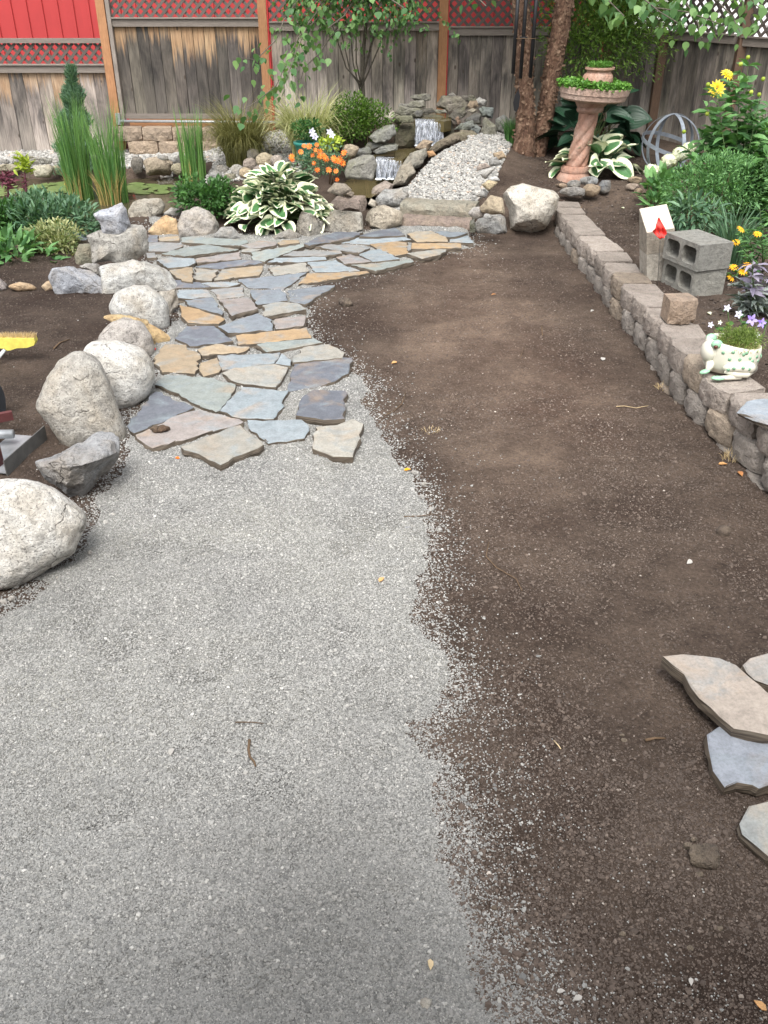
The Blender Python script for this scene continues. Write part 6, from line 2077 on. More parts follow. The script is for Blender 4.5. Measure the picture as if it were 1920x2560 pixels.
mb = MB().lathe(bp, [(.19, Hb - .035), (.31, Hb - .02), (.35, Hb + .0), (.358, Hb + .045), (.366, Hb + .05), (.372, Hb + .11), (.355, Hb + .12), (.34, Hb + .10), (.1, Hb + .09)], 64,
                lambda a, i, r: r * (1 + (.012 * abs(math.cos(16 * a)) if i in (4, 5) else 0)))
bowl = mk('bowl', [(x, y, z + .05 * (bp.x + lean * Hb - x)) for x, y, z in shear(mb.v)], mb.f, M['terracotta'], t, sharp=40, color=(0.38, 0.265, 0.21))
mb = MB().lathe(bp, [(.10, Hb + .08), (.15, Hb + .12), (.165, Hb + .17), (.15, Hb + .23), (.125, Hb + .26), (.13, Hb + .275), (.155, Hb + .285), (.155, Hb + .305), (.12, Hb + .305), (.11, Hb + .28)], 48,
                lambda a, i, r: r * (1 + (.03 * abs(math.sin(9 * a + i * .7)) if i in (1, 2, 3) else 0)))
mk('top_pot', shear(mb.v), mb.f, M['terracotta'], t, sharp=40, color=tc_)
cb = Vector((bp.x + lean * Hb, ty, bp.z + Hb + .11))
root = thing('creeping_plant', cb, 'low green groundcover filling the terracotta bowl', 'plant')
n = 2600
a = RNG.uniform(0, 6.28, n); r = .385 * np.sqrt(RNG.uniform(.1, 1, n))
P = np.stack([cb.x + r * np.cos(a), cb.y + r * np.sin(a), cb.z + RNG.uniform(-.01, .07, n) * (1.2 - r) - .02 * (r > .40) - .05 * r * np.cos(a)], 1)
stuffpart('foliage', leaves(P, RNG.normal(size=(n, 3)) * np.array([1, 1, .5]) + np.array([0, 0, .3]), RNG.uniform(.025, .045, n), RNG.uniform(.02, .035, n), T_OV), M['groundcover'], root)
ct = Vector((bp.x + lean * (Hb + .3), ty, bp.z + Hb + .30))
root = thing('creeping_plant', ct, 'mossy greenery in the small top pot', 'plant')
n = 700
a = RNG.uniform(0, 6.28, n); r = .135 * np.sqrt(RNG.random(n))
P = np.stack([ct.x + r * np.cos(a), ct.y + r * np.sin(a), ct.z + RNG.uniform(0, .05, n)], 1)
stuffpart('foliage', leaves(P, RNG.normal(size=(n, 3)) + np.array([0, 0, .6]), .03, .012), M['groundcover'], root)
hb = ground(1470, 440)
hosta('cream edged hosta around the planter column foot', Vector((hb.x + .06, bp.y + .16, hb.z)), (.52, .34), .36, 46, .26, HL)

# ------------------------------------------------------------------ hoops
hy = 10.75
hc = aty(1678, 345, hy)
hr = 0.33
hc.z = float(gz(hc.x, hc.y)) + hr * .93
t = thing('hoop_sphere', hc - Vector((0, 0, hr)), 'open sphere of grey steel barrel hoops standing in the bed', 'garden ornament')
for k, (rx, ry, rz, s) in enumerate([(90, 0, 28, 1.0), (90, 0, 100, .985), (12, 12, 0, 1.015), (90, 0, 150, .97)]):
    R = (Matrix.Rotation(math.radians(rz), 3, 'Z') @ Matrix.Rotation(math.radians(rx), 3, 'X') @ Matrix.Rotation(math.radians(ry), 3, 'Y'))
    V, Fs = [], []
    n = 56
    for i in range(n):
        a = 2 * math.pi * i / n
        for rr, w in ((hr * s, -.021), (hr * s, .021), (hr * s - .004, .021), (hr * s - .004, -.021)):
            V.append(hc + R @ Vector((rr * math.cos(a), rr * math.sin(a), w)))
    for i in range(n):
        j = (i + 1) % n
        for q_ in range(4):
            Fs.append((i * 4 + q_, j * 4 + q_, j * 4 + (q_ + 1) % 4, i * 4 + (q_ + 1) % 4))
    mk('hoop', V, Fs, M['hoop'], t, sharp=40)

# ------------------------------------------------------------------ plants of the raised bed
def stem_plant(name, label, cat_, base, tops, mat, leaf, lw, per, tmpl=T_OV, stem_r=.006, upper=.25):
    root = thing(name, base, label, cat_)
    mb = MB(); P, D = [], []
    for tp in tops:
        tp = Vector(tp)
        b0 = Vector(base) + Vector((random.uniform(-.08, .08), random.uniform(-.06, .06), -.02))
        md = b0.lerp(tp, .5) + Vector((random.uniform(-.03, .03), random.uniform(-.03, .03), .03))
        mb.tube([b0, md, tp], [stem_r, stem_r * .8, stem_r * .4], 5)
        for _ in range(per):
            k = random.uniform(upper, 1)
            p = b0.lerp(md, k * 2) if k < .5 else md.lerp(tp, k * 2 - 1)
            a = random.uniform(0, 6.28)
            P.append(p); D.append((math.cos(a), math.sin(a), random.uniform(-.2, .7)))
    mb.make('stem', M['stem'], root)
    P, D = np.array([tuple(p) for p in P]), np.array(D)
    stuffpart('foliage', leaves(P, D, leaf * RNG.uniform(.6, 1.2, len(P)), lw * RNG.uniform(.7, 1.2, len(P)), tmpl), M[mat], root)
    return root


dY = 8.9
b = base_for(1830, 560, dY)
tops = [aty(x, y, dY + random.uniform(-.2, .25)) for x, y in [(1765, 265), (1790, 225), (1822, 190), (1800, 300), (1850, 180), (1870, 160), (1880, 260), (1860, 300), (1900, 240), (1915, 280), (1780, 330), (1830, 340), (1750, 330), (1890, 330), (1930, 300), (1960, 260), (1720, 370), (1850, 380), (1905, 400), (1735, 395), (1770, 370), (1800, 385), (1890, 370), (1925, 350), (1940, 390), (1865, 335), (1915, 320), (1885, 300), (1825, 300)]]
root = stem_plant('dahlia', 'tall leafy dahlia with yellow blooms beside the turned fence', 'flowering plant', b, tops, 'green2', .15, .062, 46, upper=.30)
flower(root, aty(1792, 222, dY - .1), .075, 14, M['yellow'], (-.2, -1, .35), 3, .15)
flower(root, aty(1820, 184, dY - .1), .065, 12, M['yellow'], (.3, -.6, .9), 2, -.15)
for px, py in [(1870, 143), (1852, 160), (1770, 211), (1908, 197), (1878, 230), (1898, 236), (1710, 329), (1768, 284)]:
    p = aty(px, py, dY - .1)
    MB().lathe(p - Vector((0, 0, .02)), [(.006, 0), (.018, .01), (.02, .022), (.012, .036)], 8).make('bud', M['lime'], root)
b = base_for(1905, 520, 8.3)
stem_plant('leafy_perennial', 'broad leaved green plant filling the bed beside the dahlia', 'plant', b, [aty(x, y, 8.3 + random.uniform(-.2, .2)) for x, y in [(1880, 400), (1920, 380), (1950, 420), (1900, 450), (1930, 480), (1880, 480), (1860, 430)]], 'green', .17, .075, 40)
b = base_for(1790, 585, 8.2)
bush('dense_shrub', 'dense fine leaved rounded green shrub behind the grey blocks', 'shrub', b, aty(1790, 482, 8.25), (.44, .36, .36), 5200, .042, .016, M['green2'], lumps=26, low=-1, fill=.5)
b = base_for(1640, 455, 9.6)
root = stem_plant('hydrangea', 'hydrangea with cream white flower heads beside the hoops', 'flowering plant', b, [aty(x, y, 9.6) for x, y in [(1632, 425), (1680, 402), (1712, 378), (1660, 430), (1700, 420), (1620, 450)]], 'green', .13, .075, 9)
for px, py, r in [(1630, 427, .085), (1674, 402, .095), (1702, 385, .10), (1722, 372, .08)]:
    p = aty(px, py, 9.5)
    q_ = RNG.normal(size=(260, 3)); q_ /= np.linalg.norm(q_, axis=1)[:, None]
    tq = np.cross(q_, RNG.normal(size=q_.shape))
    VF = leaves(np.array(p) + q_ * r * np.array([.8, .7, .6]), tq + q_ * .15, .034, .032, T_OV, up=q_ * 6)
    mk('flower_head', VF[0], VF[1], M['whitepetal'], root)
b = base_for(1625, 505, 9.1)
bush('leafy_plant', 'light green broad leaved plant under the white blooms', 'plant', b, aty(1640, 468, 9.1), (.20, .16, .16), 70, .13, .085, M['green2'], lumps=6)
b = base_for(1620, 535, 8.9)
bush('leafy_plant', 'low narrow leaved plant at the bed edge', 'plant', b, aty(1632, 515, 8.9), (.22, .15, .09), 110, .13, .030, M['green2'], lumps=7)
b = base_for(1742, 590, 7.6)
bush('phlox', 'drooping long leaved plant behind the pale posts', 'plant', b, aty(1742, 545, 7.65), (.22, .16, .20), 300, .12, .032, M['bluegreen'], lumps=9, low=-1, updir=-.3)
b = base_for(1825, 640, 7.4)
root = thing('daylily', b, 'strap leaved grassy plant beside the grey blocks', 'plant')
clump(root, b, .10, 150, .62, .014, 1.15, M['bluegreen'])
b = base_for(1895, 655, 7.2)
root = stem_plant('coreopsis', 'feathery plant with golden orange daisies', 'flowering plant', b, [aty(x, y, 7.0 + random.uniform(-.2, .2)) for x, y in [(1852, 574), (1894, 584), (1840, 605), (1833, 668), (1855, 680), (1826, 695), (1875, 600), (1910, 560), (1925, 600), (1870, 640), (1930, 540), (1900, 520)]], 'green2', .09, .022, 22)
for px, py in [(1852, 573), (1894, 585), (1839, 606), (1834, 668), (1857, 680), (1827, 695), (1867, 663)]:
    flower(root, aty(px, py, 6.85), .036, 10, M['gold'], (random.uniform(-.5, .5), -.5, 1), 1, .05, centre=M['gold'])
b = base_for(1880, 800, 5.95)
root = thing('sage_plant', b, 'purple grey sage with soft long leaves', 'plant')
mb = MB()
for k, (x, y, mt) in enumerate([(1880, 655, 'sagetop'), (1912, 690, 'sagetop'), (1855, 700, 'sage'), (1895, 730, 'sage'), (1930, 720, 'sage'), (1850, 745, 'sage'), (1925, 770, 'sage'), (1950, 700, 'sage'), (1870, 760, 'sage')]):
    tp = aty(x, y, 5.95 + random.uniform(-.12, .12))
    mb.tube([b, b.lerp(tp, .5) + Vector((0, 0, .03)), tp], [.008, .006, .003], 5)
    n = 26
    P = np.array([tuple(b.lerp(tp, random.uniform(.45, 1.0))) for _ in range(n)])
    a = RNG.uniform(0, 6.28, n)
    D = np.stack([np.cos(a), np.sin(a), RNG.uniform(-.3, .5, n)], 1)
    stuffpart('foliage', leaves(P, D, RNG.uniform(.08, .15, n), RNG.uniform(.028, .042, n), T_OV), M[mt], root)
mb.make('stem', M['stem'], root)
b = base_for(1880, 830, 5.0)
root = stem_plant('pansy', 'pansies with violet and lilac flowers behind the frog', 'flowering plant', b + Vector((.05, .15, 0)), [aty(x, y, 5.15) for x, y in [(1818, 768), (1848, 785), (1880, 795), (1905, 805), (1778, 808), (1895, 835), (1920, 800)]], 'green', .05, .025, 6)
for px, py, r, mt in [(1818, 770, .022, 'lilac'), (1847, 786, .024, 'lilac'), (1880, 800, .034, 'violet'), (1904, 808, .030, 'violet'), (1777, 812, .018, 'lilac'), (1893, 838, .018, 'lilac'), (1800, 806, .015, 'whitepetal')]:
    flower(root, aty(px, py, 5.05), r, 5, M[mt], (random.uniform(-.5, .3), -1, .4), 1, .15)

# ------------------------------------------------------------------ grey cored blocks
def cored_block(c, L, W, Hh, rot, label, col):
    """lying on its side: two cores run through from face to face along local x"""
    bm = bmesh.new()
    R = Matrix.Rotation(rot, 3, 'Z')
    def outline():
        return [(-L / 2, 0), (L / 2, 0), (L / 2, Hh), (-L / 2, Hh)]
    def core(cx, hw, hh):
        r = .03; pts = []
        for sx, sz, a0 in ((1, -1, -90), (1, 1, 0), (-1, 1, 90), (-1, -1, 180)):
            for k in range(4):
                a = math.radians(a0 + 30 * k)
                pts.append((cx + sx * (hw - r) + r * math.cos(a), Hh / 2 + sz * (hh - r) + r * math.sin(a)))
        return pts
    loops = [outline(), core(-L * .235, L * .19, Hh * .33), core(L * .235, L * .19, Hh * .33)]
    allv = []
    for d in (-W / 2, W / 2):
        vs, es = [], []
        for lp in loops:
            ring = [bm.verts.new((d, p[0], p[1])) for p in lp]
            vs.append(ring)
            es += [bm.edges.new((ring[i], ring[(i + 1) % len(ring)])) for i in range(len(ring))]
        bmesh.ops.triangle_fill(bm, use_beauty=True, edges=es)
        allv.append(vs)
    for A, B in zip(*allv):
        for i in range(len(A)):
            j = (i + 1) % len(A)
            bm.faces.new((A[i], A[j], B[j], B[i]))
    bmesh.ops.recalc_face_normals(bm, faces=bm.faces)
    V = [tuple(R @ v.co + Vector(c)) for v in bm.verts]
    Fs = [tuple(v.index for v in f.verts) for f in bm.faces] if False else None
    bm.verts.index_update()
    Fs = [tuple(v.index for v in f.verts) for f in bm.faces]
    bm.free()
    return props(mk('concrete_block', V, Fs, M['concrete'], smooth=False, color=col), label, 'concrete block')


gz_b = float(gz(atz(1727, 742, .26).x + .05, atz(1727, 742, .26).y + .1))
fr = atz(1727, 742, gz_b)
rt = atz(1806, 734, gz_b)
lf = atz(1672, 700, gz_b)
u = Vector((rt.x - fr.x, rt.y - fr.y)); v = Vector((lf.x - fr.x, lf.y - fr.y))
rot = math.atan2(u.y, u.x)
Wd = u.length
v = Vector((-u.y, u.x)).normalized() * max(.34, min(.41, v.length))
cen = Vector((fr.x, fr.y)) + u / 2 + v / 2
hB = 0.19
cored_block((cen.x, cen.y, gz_b - .005), v.length, Wd, hB, rot, 'lower grey concrete block with two open cores', (0.23, 0.225, 0.20))
cored_block((cen.x - .010, cen.y - .012, gz_b + hB + .003), v.length * 1.03, Wd * 1.06, hB, rot + .05, 'upper grey concrete block stacked on the lower one', (0.21, 0.207, 0.188))

# pale post stubs with a slanted painted top, one on the other
def stub(c, w, d, h, slope, rot, name, mat, col, label, topmat=None):
    R = Matrix.Rotation(rot, 3, 'Z')
    hx, hy_ = w / 2, d / 2
    b_ = .006
    V = [(-hx, -hy_, 0), (hx, -hy_, 0), (hx, hy_, 0), (-hx, hy_, 0), (-hx, -hy_, h), (hx, -hy_, h), (hx, hy_, h + slope), (-hx, hy_, h + slope)]
    R = Matrix.Rotation(math.radians(-9), 3, 'Y') @ R
    V = [tuple(R @ Vector(p) + Vector(c)) for p in V]
    root = thing(name, c, label, 'block')
    mk('block_body', V, [(0, 3, 2, 1), (0, 1, 5, 4), (1, 2, 6, 5), (2, 3, 7, 6), (3, 0, 4, 7), (4, 5, 6, 7)], M[mat], root, smooth=False, color=col)
    if topmat:
        e = .003
        T = [(-hx + .003, -hy_ + .003, h + e), (hx - .003, -hy_ + .003, h + e), (hx - .003, hy_ - .003, h + slope + e), (-hx + .003, hy_ - .003, h + slope + e)]
        T = [tuple(R @ Vector(p) + Vector(c)) for p in T]
        T += [(x, y, z - .0035) for x, y, z in T]
        mk('painted_top', T, [(0, 1, 2, 3), (0, 4, 5, 1), (1, 5, 6, 2), (2, 6, 7, 3), (3, 7, 4, 0)], topmat, root, smooth=False)
    return root


sb = atz(1652, 688, .27)
sb = Vector((sb.x, sb.y + .09, float(gz(sb.x, sb.y + .1))))
h1 = aty(1652, 630, sb.y - .09).z - sb.z
h2 = aty(1652, 575, sb.y - .09).z - sb.z
stub(sb, .215, .19, h1 - .002, 0, math.radians(3), 'concrete_stub', 'concrete', (0.40, 0.37, 0.32), 'pale square stub standing on the bed soil')
stub(sb + Vector((-math.sin(math.radians(9)) * h1, 0, h1 * .988)), .215, .19, h2 - h1, .14, math.radians(3), 'capped_stub', 'concrete', (0.30, 0.265, 0.215), 'square stub with slanted cream painted top stacked above', M['white_wood'])
# red marker flag on its wire
fy = sb.y - .22
t = thing('marker_flag', Vector((aty(1651, 680, fy).x, fy, float(gz(aty(1651, 680, fy).x, fy)))), 'red cloth marker flag on a thin wire before the pale stub', 'marker flag')
base = WLOC[t.name]
A_, B_, C_, D_ = aty(1648, 543, fy), aty(1669, 584, fy), aty(1651, 600, fy), aty(1632, 580, fy)
V, Fs = [], []
n = 10
for i in range(n + 1):
    for j in range(n + 1):
        u_, w_ = i / n, j / n
        p = (A_ * (1 - u_) + B_ * u_) * (1 - w_) + (D_ * (1 - u_) + C_ * u_) * w_
        yo = .012 * math.sin((u_ + w_) * 7) + .008 * math.sin(w_ * 15 - u_ * 4)
        V.append((p.x, p.y + yo, p.z))
for i in range(n):
    for j in range(n):
        k = i * (n + 1) + j
        Fs.append((k, k + n + 1, k + n + 2, k + 1))
mk('flag_cloth', V, Fs, M['flagred'], t)
MB().tube([base - Vector((0, 0, .05)), (C_.x, fy + .004, C_.z), (A_.x + .005, fy + .014, A_.z - .04)], .0022, 5).make('wire', M['darkgrey'], t)

# ------------------------------------------------------------------ frog planter
fb = atz(1835, 944, .30)
fc = Vector((fb.x, fb.y + .12, .298))
t = thing('frog_planter', fc, 'white glazed frog shaped planter with green spots on the wall', 'planter')
sF = depth(fc) / F
def blob(c, r, mat, name, sub=3, squash=None, rot=0):
    U, Fc = ico(sub)
    V = U * np.array(r)
    if rot:
        cr, sr = math.cos(rot), math.sin(rot)
        V = np.stack([V[:, 0] * cr + V[:, 2] * sr, V[:, 1], -V[:, 0] * sr + V[:, 2] * cr], 1)
    return mk(name, V + np.array(c), Fc, mat, t)
# hollow body: an open bowl whose rim rises to the head on the left
n, rings = 48, [(.075, .0), (.115, .012), (.135, .05), (.142, .10), (.140, .145), (.136, .175), (.128, .178), (.122, .15), (.11, .11), (.05, .10)]
V, Fs = [], []
for (r, z) in rings:
    for k in range(n):
        a = 2 * math.pi * k / n
        hx = max(0, -math.cos(a)) ** 6
        zz_ = z + (.022 * (-math.cos(a)) * (z / .178) if z > .12 else 0)
        V.append((fc.x + .012 + r * 1.12 * math.cos(a) - .012 * hx, fc.y + r * .92 * math.sin(a), fc.z + zz_))
m_ = len(rings)
for i in range(m_ - 1):
    for k in range(n):
        k2 = (k + 1) % n
        Fs.append((i * n + k, i * n + k2, (i + 1) * n + k2, (i + 1) * n + k))
Fs.append(tuple(range(n - 1, -1, -1))); Fs.append(tuple((m_ - 1) * n + k for k in range(n)))
body = mk('body', V, Fs, M['glaze'], t)
def onbody(a, z, out=0.004):
    r = float(np.interp(z, [0, .012, .05, .10, .145, .175], [.075, .115, .135, .142, .140, .136]))
    return Vector((fc.x + .012 + (r * 1.12 + out) * math.cos(a), fc.y + (r * .92 + out) * math.sin(a), fc.z + z + (.022 * (-math.cos(a)) * (z / .178) if z > .12 else 0)))
blob((fc.x - .135, fc.y - .02, fc.z + .125), (.045, .065, .065), M['glaze'], 'head')
for sy in (-1, 1):
    e = blob((fc.x - .118, fc.y - .02 + sy * .05, fc.z + .185), (.032, .024, .026), M['froggreen'], 'eye')
    V = ico(2)[0] * .013 + np.array((fc.x - .128, fc.y - .02 + sy * .05 - .018, fc.z + .175))
    mk('pupil', V, ico(2)[1], M['frogpupil'], e)
th_ = [onbody(math.radians(a_), z_, o_) for a_, z_, o_ in [(-40, .10, .0), (-50, .12, .01), (-75, .085, .012), (-100, .055, .02)]]
# folded hind leg: thigh back and shin forward, foot flat
MB().tube([(fc.x + .11, fc.y - .085, fc.z + .045), (fc.x + .07, fc.y - .125, fc.z + .065), (fc.x + .0, fc.y - .14, fc.z + .072), (fc.x - .055, fc.y - .13, fc.z + .068), (fc.x - .075, fc.y - .12, fc.z + .06)], [.030, .034, .028, .022, .012], 14).make('hind_leg', M['glaze'], t)
MB().tube([(fc.x - .065, fc.y - .125, fc.z + .045), (fc.x, fc.y - .145, fc.z + .032), (fc.x + .06, fc.y - .135, fc.z + .028), (fc.x + .10, fc.y - .10, fc.z + .035)], [.014, .02, .022, .02], 12).make('hind_leg', M['glaze'], t)
MB().tube([(fc.x + .03, fc.y - .135, fc.z + .014), (fc.x - .05, fc.y - .15, fc.z + .013), (fc.x - .10, fc.y - .15, fc.z + .012)], [.018, .014, .012], 10).make('foot', M['glaze'], t)
MB().tube([(fc.x - .125, fc.y - .04, fc.z + .085), (fc.x - .135, fc.y - .075, fc.z + .05), (fc.x - .15, fc.y - .09, fc.z + .03)], [.028, .022, .014], 12).make('front_leg', M['glaze'], t)
blob((fc.x - .165, fc.y - .095, fc.z + .028), (.030, .02, .013), M['froggreen'], 'front_foot', rot=-.3)
blob((fc.x - .105, fc.y - .155, fc.z + .013), (.040, .022, .012), M['froggreen'], 'toe')
mb = MB()
for a_, z_ in [(-128, .135), (-108, .15), (-86, .145), (-112, .112), (-92, .115), (-70, .125), (-50, .12), (-62, .10), (-40, .09), (-80, .155), (-30, .13), (-100, .085), (-20, .10)]:
    p = onbody(math.radians(a_), z_, .001)
    d = Vector((math.cos(math.radians(a_)), math.sin(math.radians(a_)), 0))
    mb.tube([p - d * .004, p + d * .0016], .0095, 14)
for dx, dz, dy in [(-.03, .075, -.166), (.02, .08, -.168), (.06, .068, -.158), (-.055, .062, -.153)]:
    mb.tube([(fc.x + dx, fc.y + dy + .006, fc.z + dz), (fc.x + dx, fc.y + dy - .0015, fc.z + dz)], .009, 12)
mb.make('spots', M['frogdot'], t)
mb = MB().lathe((fc.x + .012, fc.y, fc.z + .13), [(.12, 0), (.118, .012), (.05, .02)], 26)
mb.make('soil', M['soilfill'], t)
root = thing('potted_plant', fc + Vector((.012, 0, .14)), 'scraggly green and straw plant growing in the frog planter', 'potted plant')
n = 1100
a = RNG.uniform(0, 6.28, n); r = .12 * np.sqrt(RNG.random(n))
base_ = np.stack([fc.x + .02 + r * np.cos(a), fc.y + r * np.sin(a), np.full(n, fc.z + .145)], 1)
Pd, Dd = dome((fc.x + .02, fc.y, fc.z + .165), (.15, .12, .085), 3000, .2, -.6, 12)
for sx_, sh_ in ((-.05, .11), (.05, .10), (.01, .075), (.10, .08)):      # taller feathery sprigs
    tt_ = RNG.random(260)
    Pd = np.concatenate([Pd, np.stack([fc.x + sx_ + RNG.normal(size=260) * .014 * (1.2 - tt_), fc.y + RNG.normal(size=260) * .014, fc.z + .17 + tt_ * sh_], 1)])
    Dd = np.concatenate([Dd, RNG.normal(size=(260, 3)) + np.array([0, 0, 1.2])])
stuffpart('foliage', leaves(Pd, Dd + RNG.normal(size=Dd.shape) * .5, RNG.uniform(.010, .022, len(Pd)), .0045), M['potfoliage'], root)
k = 420
VFb = blades(base_[:k] * np.array([1, 1, 1]) + np.array([0, -.01, 0]), np.stack([np.cos(a[:k]), np.sin(a[:k])], 1), RNG.uniform(.03, .055, k), np.full(k, .005), RNG.uniform(.8, 1.9, k), 3)
stuffpart('dry_foliage', VFb, M['straw'], root)

# ------------------------------------------------------------------ broom and hand cart at the left edge
bl = ground(10, 905)
bp_ = Vector((bl.x, bl.y, float(gz(bl.x, bl.y))))
t = thing('broom', bp_, 'yellow headed push broom lying bristles away on the soil', 'broom')
by = bp_.y
z0 = bp_.z
def bx(px, py): return aty(px, py, by)
pts = [(-120, 842), (88, 843), (91, 852), (88, 860), (70, 866), (45, 867), (30, 872), (22, 873), (14, 868), (-10, 866), (-120, 866)]
V = []
for dy_ in (-.028, .028):
    for x, y in pts:
        p = bx(x, y); V.append((p.x, p.y + dy_, p.z + .0))
n = len(pts)
mk('broom_head', V, [tuple(range(n - 1, -1, -1)), tuple(range(n, 2 * n))] + [(i, (i + 1) % n, n + (i + 1) % n, n + i) for i in range(n)], M['yellow_plastic'], t, smooth=False)
nb = 1500
u_ = RNG.random(nb)
pxs = -120 + u_ * 210
base_ = np.array([tuple(bx(x, 844)) for x in pxs]) + np.stack([np.zeros(nb), RNG.uniform(-.025, .025, nb), np.zeros(nb)], 1)
dirs = np.stack([np.where(u_ > .85, 1.0, RNG.normal(size=nb)), RNG.normal(size=nb) * .6], 1)
dirs /= np.linalg.norm(dirs, axis=1)[:, None]
V_, F__ = blades(base_, dirs, RNG.uniform(.03, .045, nb), np.full(nb, .0022), np.where(u_ > .85, .7 * (u_ - .85) / .15, .15) + RNG.random(nb) * .15, 3)
stuffpart('bristles', (V_, F__), M['straw'], t)
MB().tube([bx(17, 868), bx(4, 886) + Vector((0, -.05, 0)), bx(-60, 960) + Vector((0, -.35, 0))], .012, 10).make('handle', M['white_plastic'], t)

cb_ = ground(20, 1195)
t = thing('hand_cart', Vector((cb_.x, cb_.y, 0.0)), 'maroon hand cart with grey steel toe plate half out of view', 'hand cart')
p1, p2 = atz(18, 1190, .01), atz(118, 1100, .01)
d = (p2 - p1); d.z = 0; L = d.length; d.normalize()
nr_ = Vector((-d.y, d.x, 0))
ang = math.atan2(d.y, d.x)
mid = (p1 + p2) / 2
MB().box((mid.x, mid.y, .05), (L, .006, .10), Matrix.Rotation(ang, 3, 'Z')).make('plate_rim', M['darkgrey'], t, smooth=False)
mm = mid + nr_ * .11
MB().box((mm.x, mm.y, .026), (L, .22, .006), Matrix.Rotation(ang, 3, 'Z')).make('toe_plate', M['steel'], t, smooth=False)
pp = atz(3, 1178, .0)
MB().box((pp.x - .02, pp.y + .02, .16), (.05, .05, .32), Matrix.Rotation(ang, 3, 'Z')).make('frame_post', M['maroon'], t, smooth=False)
ax = atz(20, 1095, .08)
MB().tube([(ax.x - .25, ax.y, .10), (ax.x + .03, ax.y + .01, .10)], .025, 12).make('axle', M['steel'], t)
br = atz(10, 1050, .12)
MB().box((br.x, br.y, .14), (.10, .03, .05), Matrix.Rotation(.5, 3, 'Z')).make('bracket', M['maroon'], t, smooth=False)
wy_ = atz(-8, 1010, .13)
mb = MB()
mb.tube([(wy_.x - .06, wy_.y, .13), (wy_.x, wy_.y, .13)], .125, 28)
mb.make('wheel', M['rubber'], t, sharp=40)

# ------------------------------------------------------------------ small litter on the ground
def twig(pts, r, label, mat='twig', lift=.006):
    P = [ground(x, y) + Vector((0, 0, lift + (random.uniform(0, .006)))) for x, y in pts]
    props(MB().tube(P, [r * (1 - .5 * i / len(P)) for i in range(len(P))], 5).make('twig', M[mat]), label, 'twig')


twig([(625, 1858), (622, 1880), (626, 1900), (636, 1912), (640, 1922)], .0055, 'dark crooked twig on the near gravel')
twig([(1222, 1360), (1215, 1395), (1240, 1420), (1290, 1450), (1305, 1478)], .0035, 'long curved reddish root on the soil')
twig([(1014, 985), (1005, 1010), (985, 1030), (960, 1042)], .0035, 'bent brown twig beside the slates')
twig([(1500, 1950), (1500, 1950), (1660, 1848)][1:2] + [(1616, 1858), (1660, 1848)], .005, 'straight dark stick near the loose slabs') if False else twig([(1612, 1858), (1636, 1853), (1662, 1849)], .006, 'straight dark stick near the loose slabs')
twig([(1540, 1020), (1560, 1018), (1590, 1022), (1620, 1018)], .003, 'thin pale straw beside the block wall', 'straw')
twig([(1010, 1300), (1050, 1298), (1085, 1292)], .003, 'thin reddish stem at the gravel edge')
twig([(1354, 818), (1355, 830), (1356, 842)], .006, 'short dark peg sticking out of the soil')
twig([(1312, 870), (1305, 885), (1300, 900)], .003, 'fine dark twig in the middle of the soil')
twig([(135, 873), (150, 858), (175, 850)], .006, 'forked brown twig on the soil near the broom')
twig([(1385, 1850), (1396, 1866), (1402, 1875)], .0028, 'pale splinter on the dark soil', 'straw')
twig([(590, 1818), (630, 1815), (660, 1816)], .002, 'hair thin stem on the near gravel')


def leaflet(px, py, s, label, mat='dryleaf', name='fallen_leaf', cat_='leaf'):
    p = ground(px, py) + Vector((0, 0, .010))
    a = random.uniform(0, 6.28)
    d = np.array([[math.cos(a), math.sin(a), .1]])
    VF = leaves(np.array([tuple(p)]), d, s, s * .62, T_OV, up=np.array([[0, 0, 4.0]]))
    V = np.concatenate([VF[0], VF[0] - np.array([0, 0, .0025])]); n_ = len(VF[0])
    Fs = np.concatenate([VF[1], VF[1][:, ::-1] + n_])
    props(mk(name, V, Fs, M[mat]), label, cat_)


for px, py, s, lb, mt in [(1728, 1407, .04, 'curled white leaf on the dark soil', 'chalk'), (1506, 905, .06, 'pale leaf lying in mid soil', 'chalk'), (992, 910, .045, 'orange leaf on the soil beside the slates', 'dryleaf'), (948, 1466, .04, 'brown dry leaf at the gravel edge', 'dryleaf'),
                      (1795, 1165, .05, 'orange leaf beside the block wall foot', 'dryleaf'), (1846, 1184, .05, 'tan leaf against the block wall', 'dryleaf'), (432, 1878, .035, 'white chip on the left gravel', 'chalk'), (1075, 2410, .03, 'pinkish bark sliver on the near gravel', 'straw'),
                      (1455, 2495, .028, 'white torn scrap on the near soil', 'chalk'), (1392, 2482, .022, 'pale chip beside the white scrap', 'chalk'), (1725, 2450, .022, 'round pale petal on the near soil', 'chalk'), (1915, 2530, .035, 'pinkish leaf at the picture corner', 'dryleaf'),
                      (1662, 690, .06, 'orange leaf at the foot of the pale stub', 'dryleaf'), (1770, 783, .05, 'pale yellow chip behind the loose block', 'whitepetal'), (1560, 523, .05, 'pale leaf near the bed edge', 'whitepetal'), (1445, 503, .06, 'yellow leaf beyond the white boulder', 'gold'),
                      (1240, 738, .045, 'orange leaf far on the soil lane', 'dryleaf'), (1238, 612, .035, 'white chip near the white boulder', 'chalk'), (1484, 776, .045, 'white chip near the block wall', 'chalk'), (335, 1010, .05, 'green leaf under the white boulder', 'green2'),
                      (386, 873, .05, 'red leaf between boulders', 'flagred'), (450, 1155, .03, 'small orange chip by the slates', 'orange'), (1010, 1183, .04, 'yellow leaf among edge stones', 'gold')]:
    leaflet(px, py, s, lb, mt)


ORD = 'first second third fourth fifth sixth seventh eighth ninth tenth eleventh twelfth thirteenth'.split()


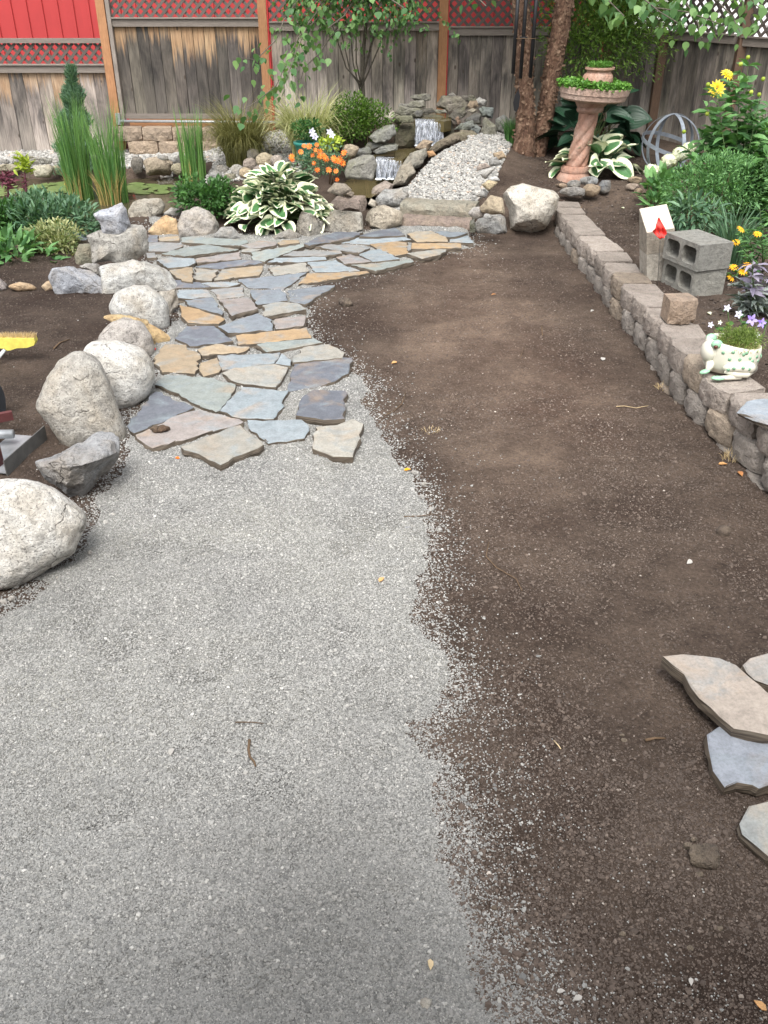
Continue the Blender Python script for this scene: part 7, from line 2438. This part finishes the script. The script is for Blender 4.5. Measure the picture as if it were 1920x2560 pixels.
def chips(pts, label, group, col, mat='field', name='small_stone'):
    for i_, (px, py, w) in enumerate(sorted(pts, key=lambda q: q[1])):
        rock(oval(px - w, py - w * .7, px + w, py + w * .7, 7, .18), label % ORD[i_], col, mat, .8, 2, .08, sub=2, name=name, cat='stone', group=group)


chips([(1060, 1210, 8), (1036, 1180, 8), (1020, 1172, 7), (985, 1180, 7), (1040, 1182, 9), (1055, 1242, 9), (1030, 1222, 8), (1080, 1272, 9), (1100, 1325, 8), (1030, 1320, 10), (1012, 1245, 7), (1000, 1212, 8), (1060, 1290, 7)], '%s pale stone on the gravel and soil border counted from the slates', 'pale stones on the gravel border', (0.56, 0.55, 0.53))
chips([(40, 1463, 9), (160, 1460, 8), (190, 1463, 8), (10, 1505, 9), (30, 1495, 9), (225, 1380, 7), (265, 1305, 8), (145, 1445, 6), (280, 1287, 8)], '%s little pale stone around the big white boulder counted from the jagged boulder', 'pale stones by the white boulder', (0.58, 0.56, 0.53))
chips([(225, 1630, 9), (240, 1622, 8), (212, 1640, 7), (588, 1618, 7), (930, 1616, 7)], '%s pale stone on the open gravel counted from the slates', 'pale stones on the gravel', (0.55, 0.54, 0.51))
chips([(1560, 1850, 8), (1555, 1838, 7), (1750, 2185, 10), (1720, 2115, 13), (1735, 2098, 9), (1555, 2335, 10), (1725, 2370, 9), (1620, 2110, 8), (1800, 2320, 9), (1236, 2268, 9)], '%s brown lump on the near soil counted from the pointed slab', 'brown stones on the near soil', (0.17, 0.135, 0.105))
rock(oval(1790, 1312, 1826, 1340, 8, .15), 'fist sized brown clod of soil near the block wall', (0.12, 0.09, 0.07), 'field', .8, 1, .15, name='soil_clod', cat='clod')
rock(oval(1725, 2110, 1800, 2165, 8, .12), 'large soil clod below the loose slabs', (0.11, 0.085, 0.068), 'field', .7, 2, .15, name='soil_clod', cat='clod')
rock(oval(845, 742, 880, 770, 8, .15), 'dark clod of roots beside the slates', (0.10, 0.075, 0.06), 'field', .8, 1, .2, name='soil_clod', cat='clod')
rock(oval(378, 1063, 428, 1084, 8, .15), 'brown lump of soil on the pinkish slate', (0.13, 0.08, 0.05), 'field', .8, 1, .2, name='soil_clod', cat='clod', zc=.045)
rock(oval(1012, 1315, 1036, 1332, 8, .12), 'blue grey pebble at the gravel border', (0.38, 0.39, 0.43), 'field', .8, 1, .06, name='pebble', cat='pebble', sub=3)
rock(oval(1048, 2495, 1085, 2522, 8, .12), 'whitish pebble on the nearest gravel', (0.52, 0.51, 0.47), 'field', .8, 1, .06, name='pebble', cat='pebble', sub=3)
for px, py, h_, lb in [(1828, 1150, .10, 'dry straw tuft at the block wall foot'), (1660, 965, .07, 'small straw tuft under the wall bend'), (1078, 1075, .05, 'matted straw tuft on the soil')]:
    b = ground(px, py)
    root = thing('grass_tuft', b, lb, 'grass tuft')
    clump(root, b, .05, 60, h_, .004, 1.2, M['straw'])
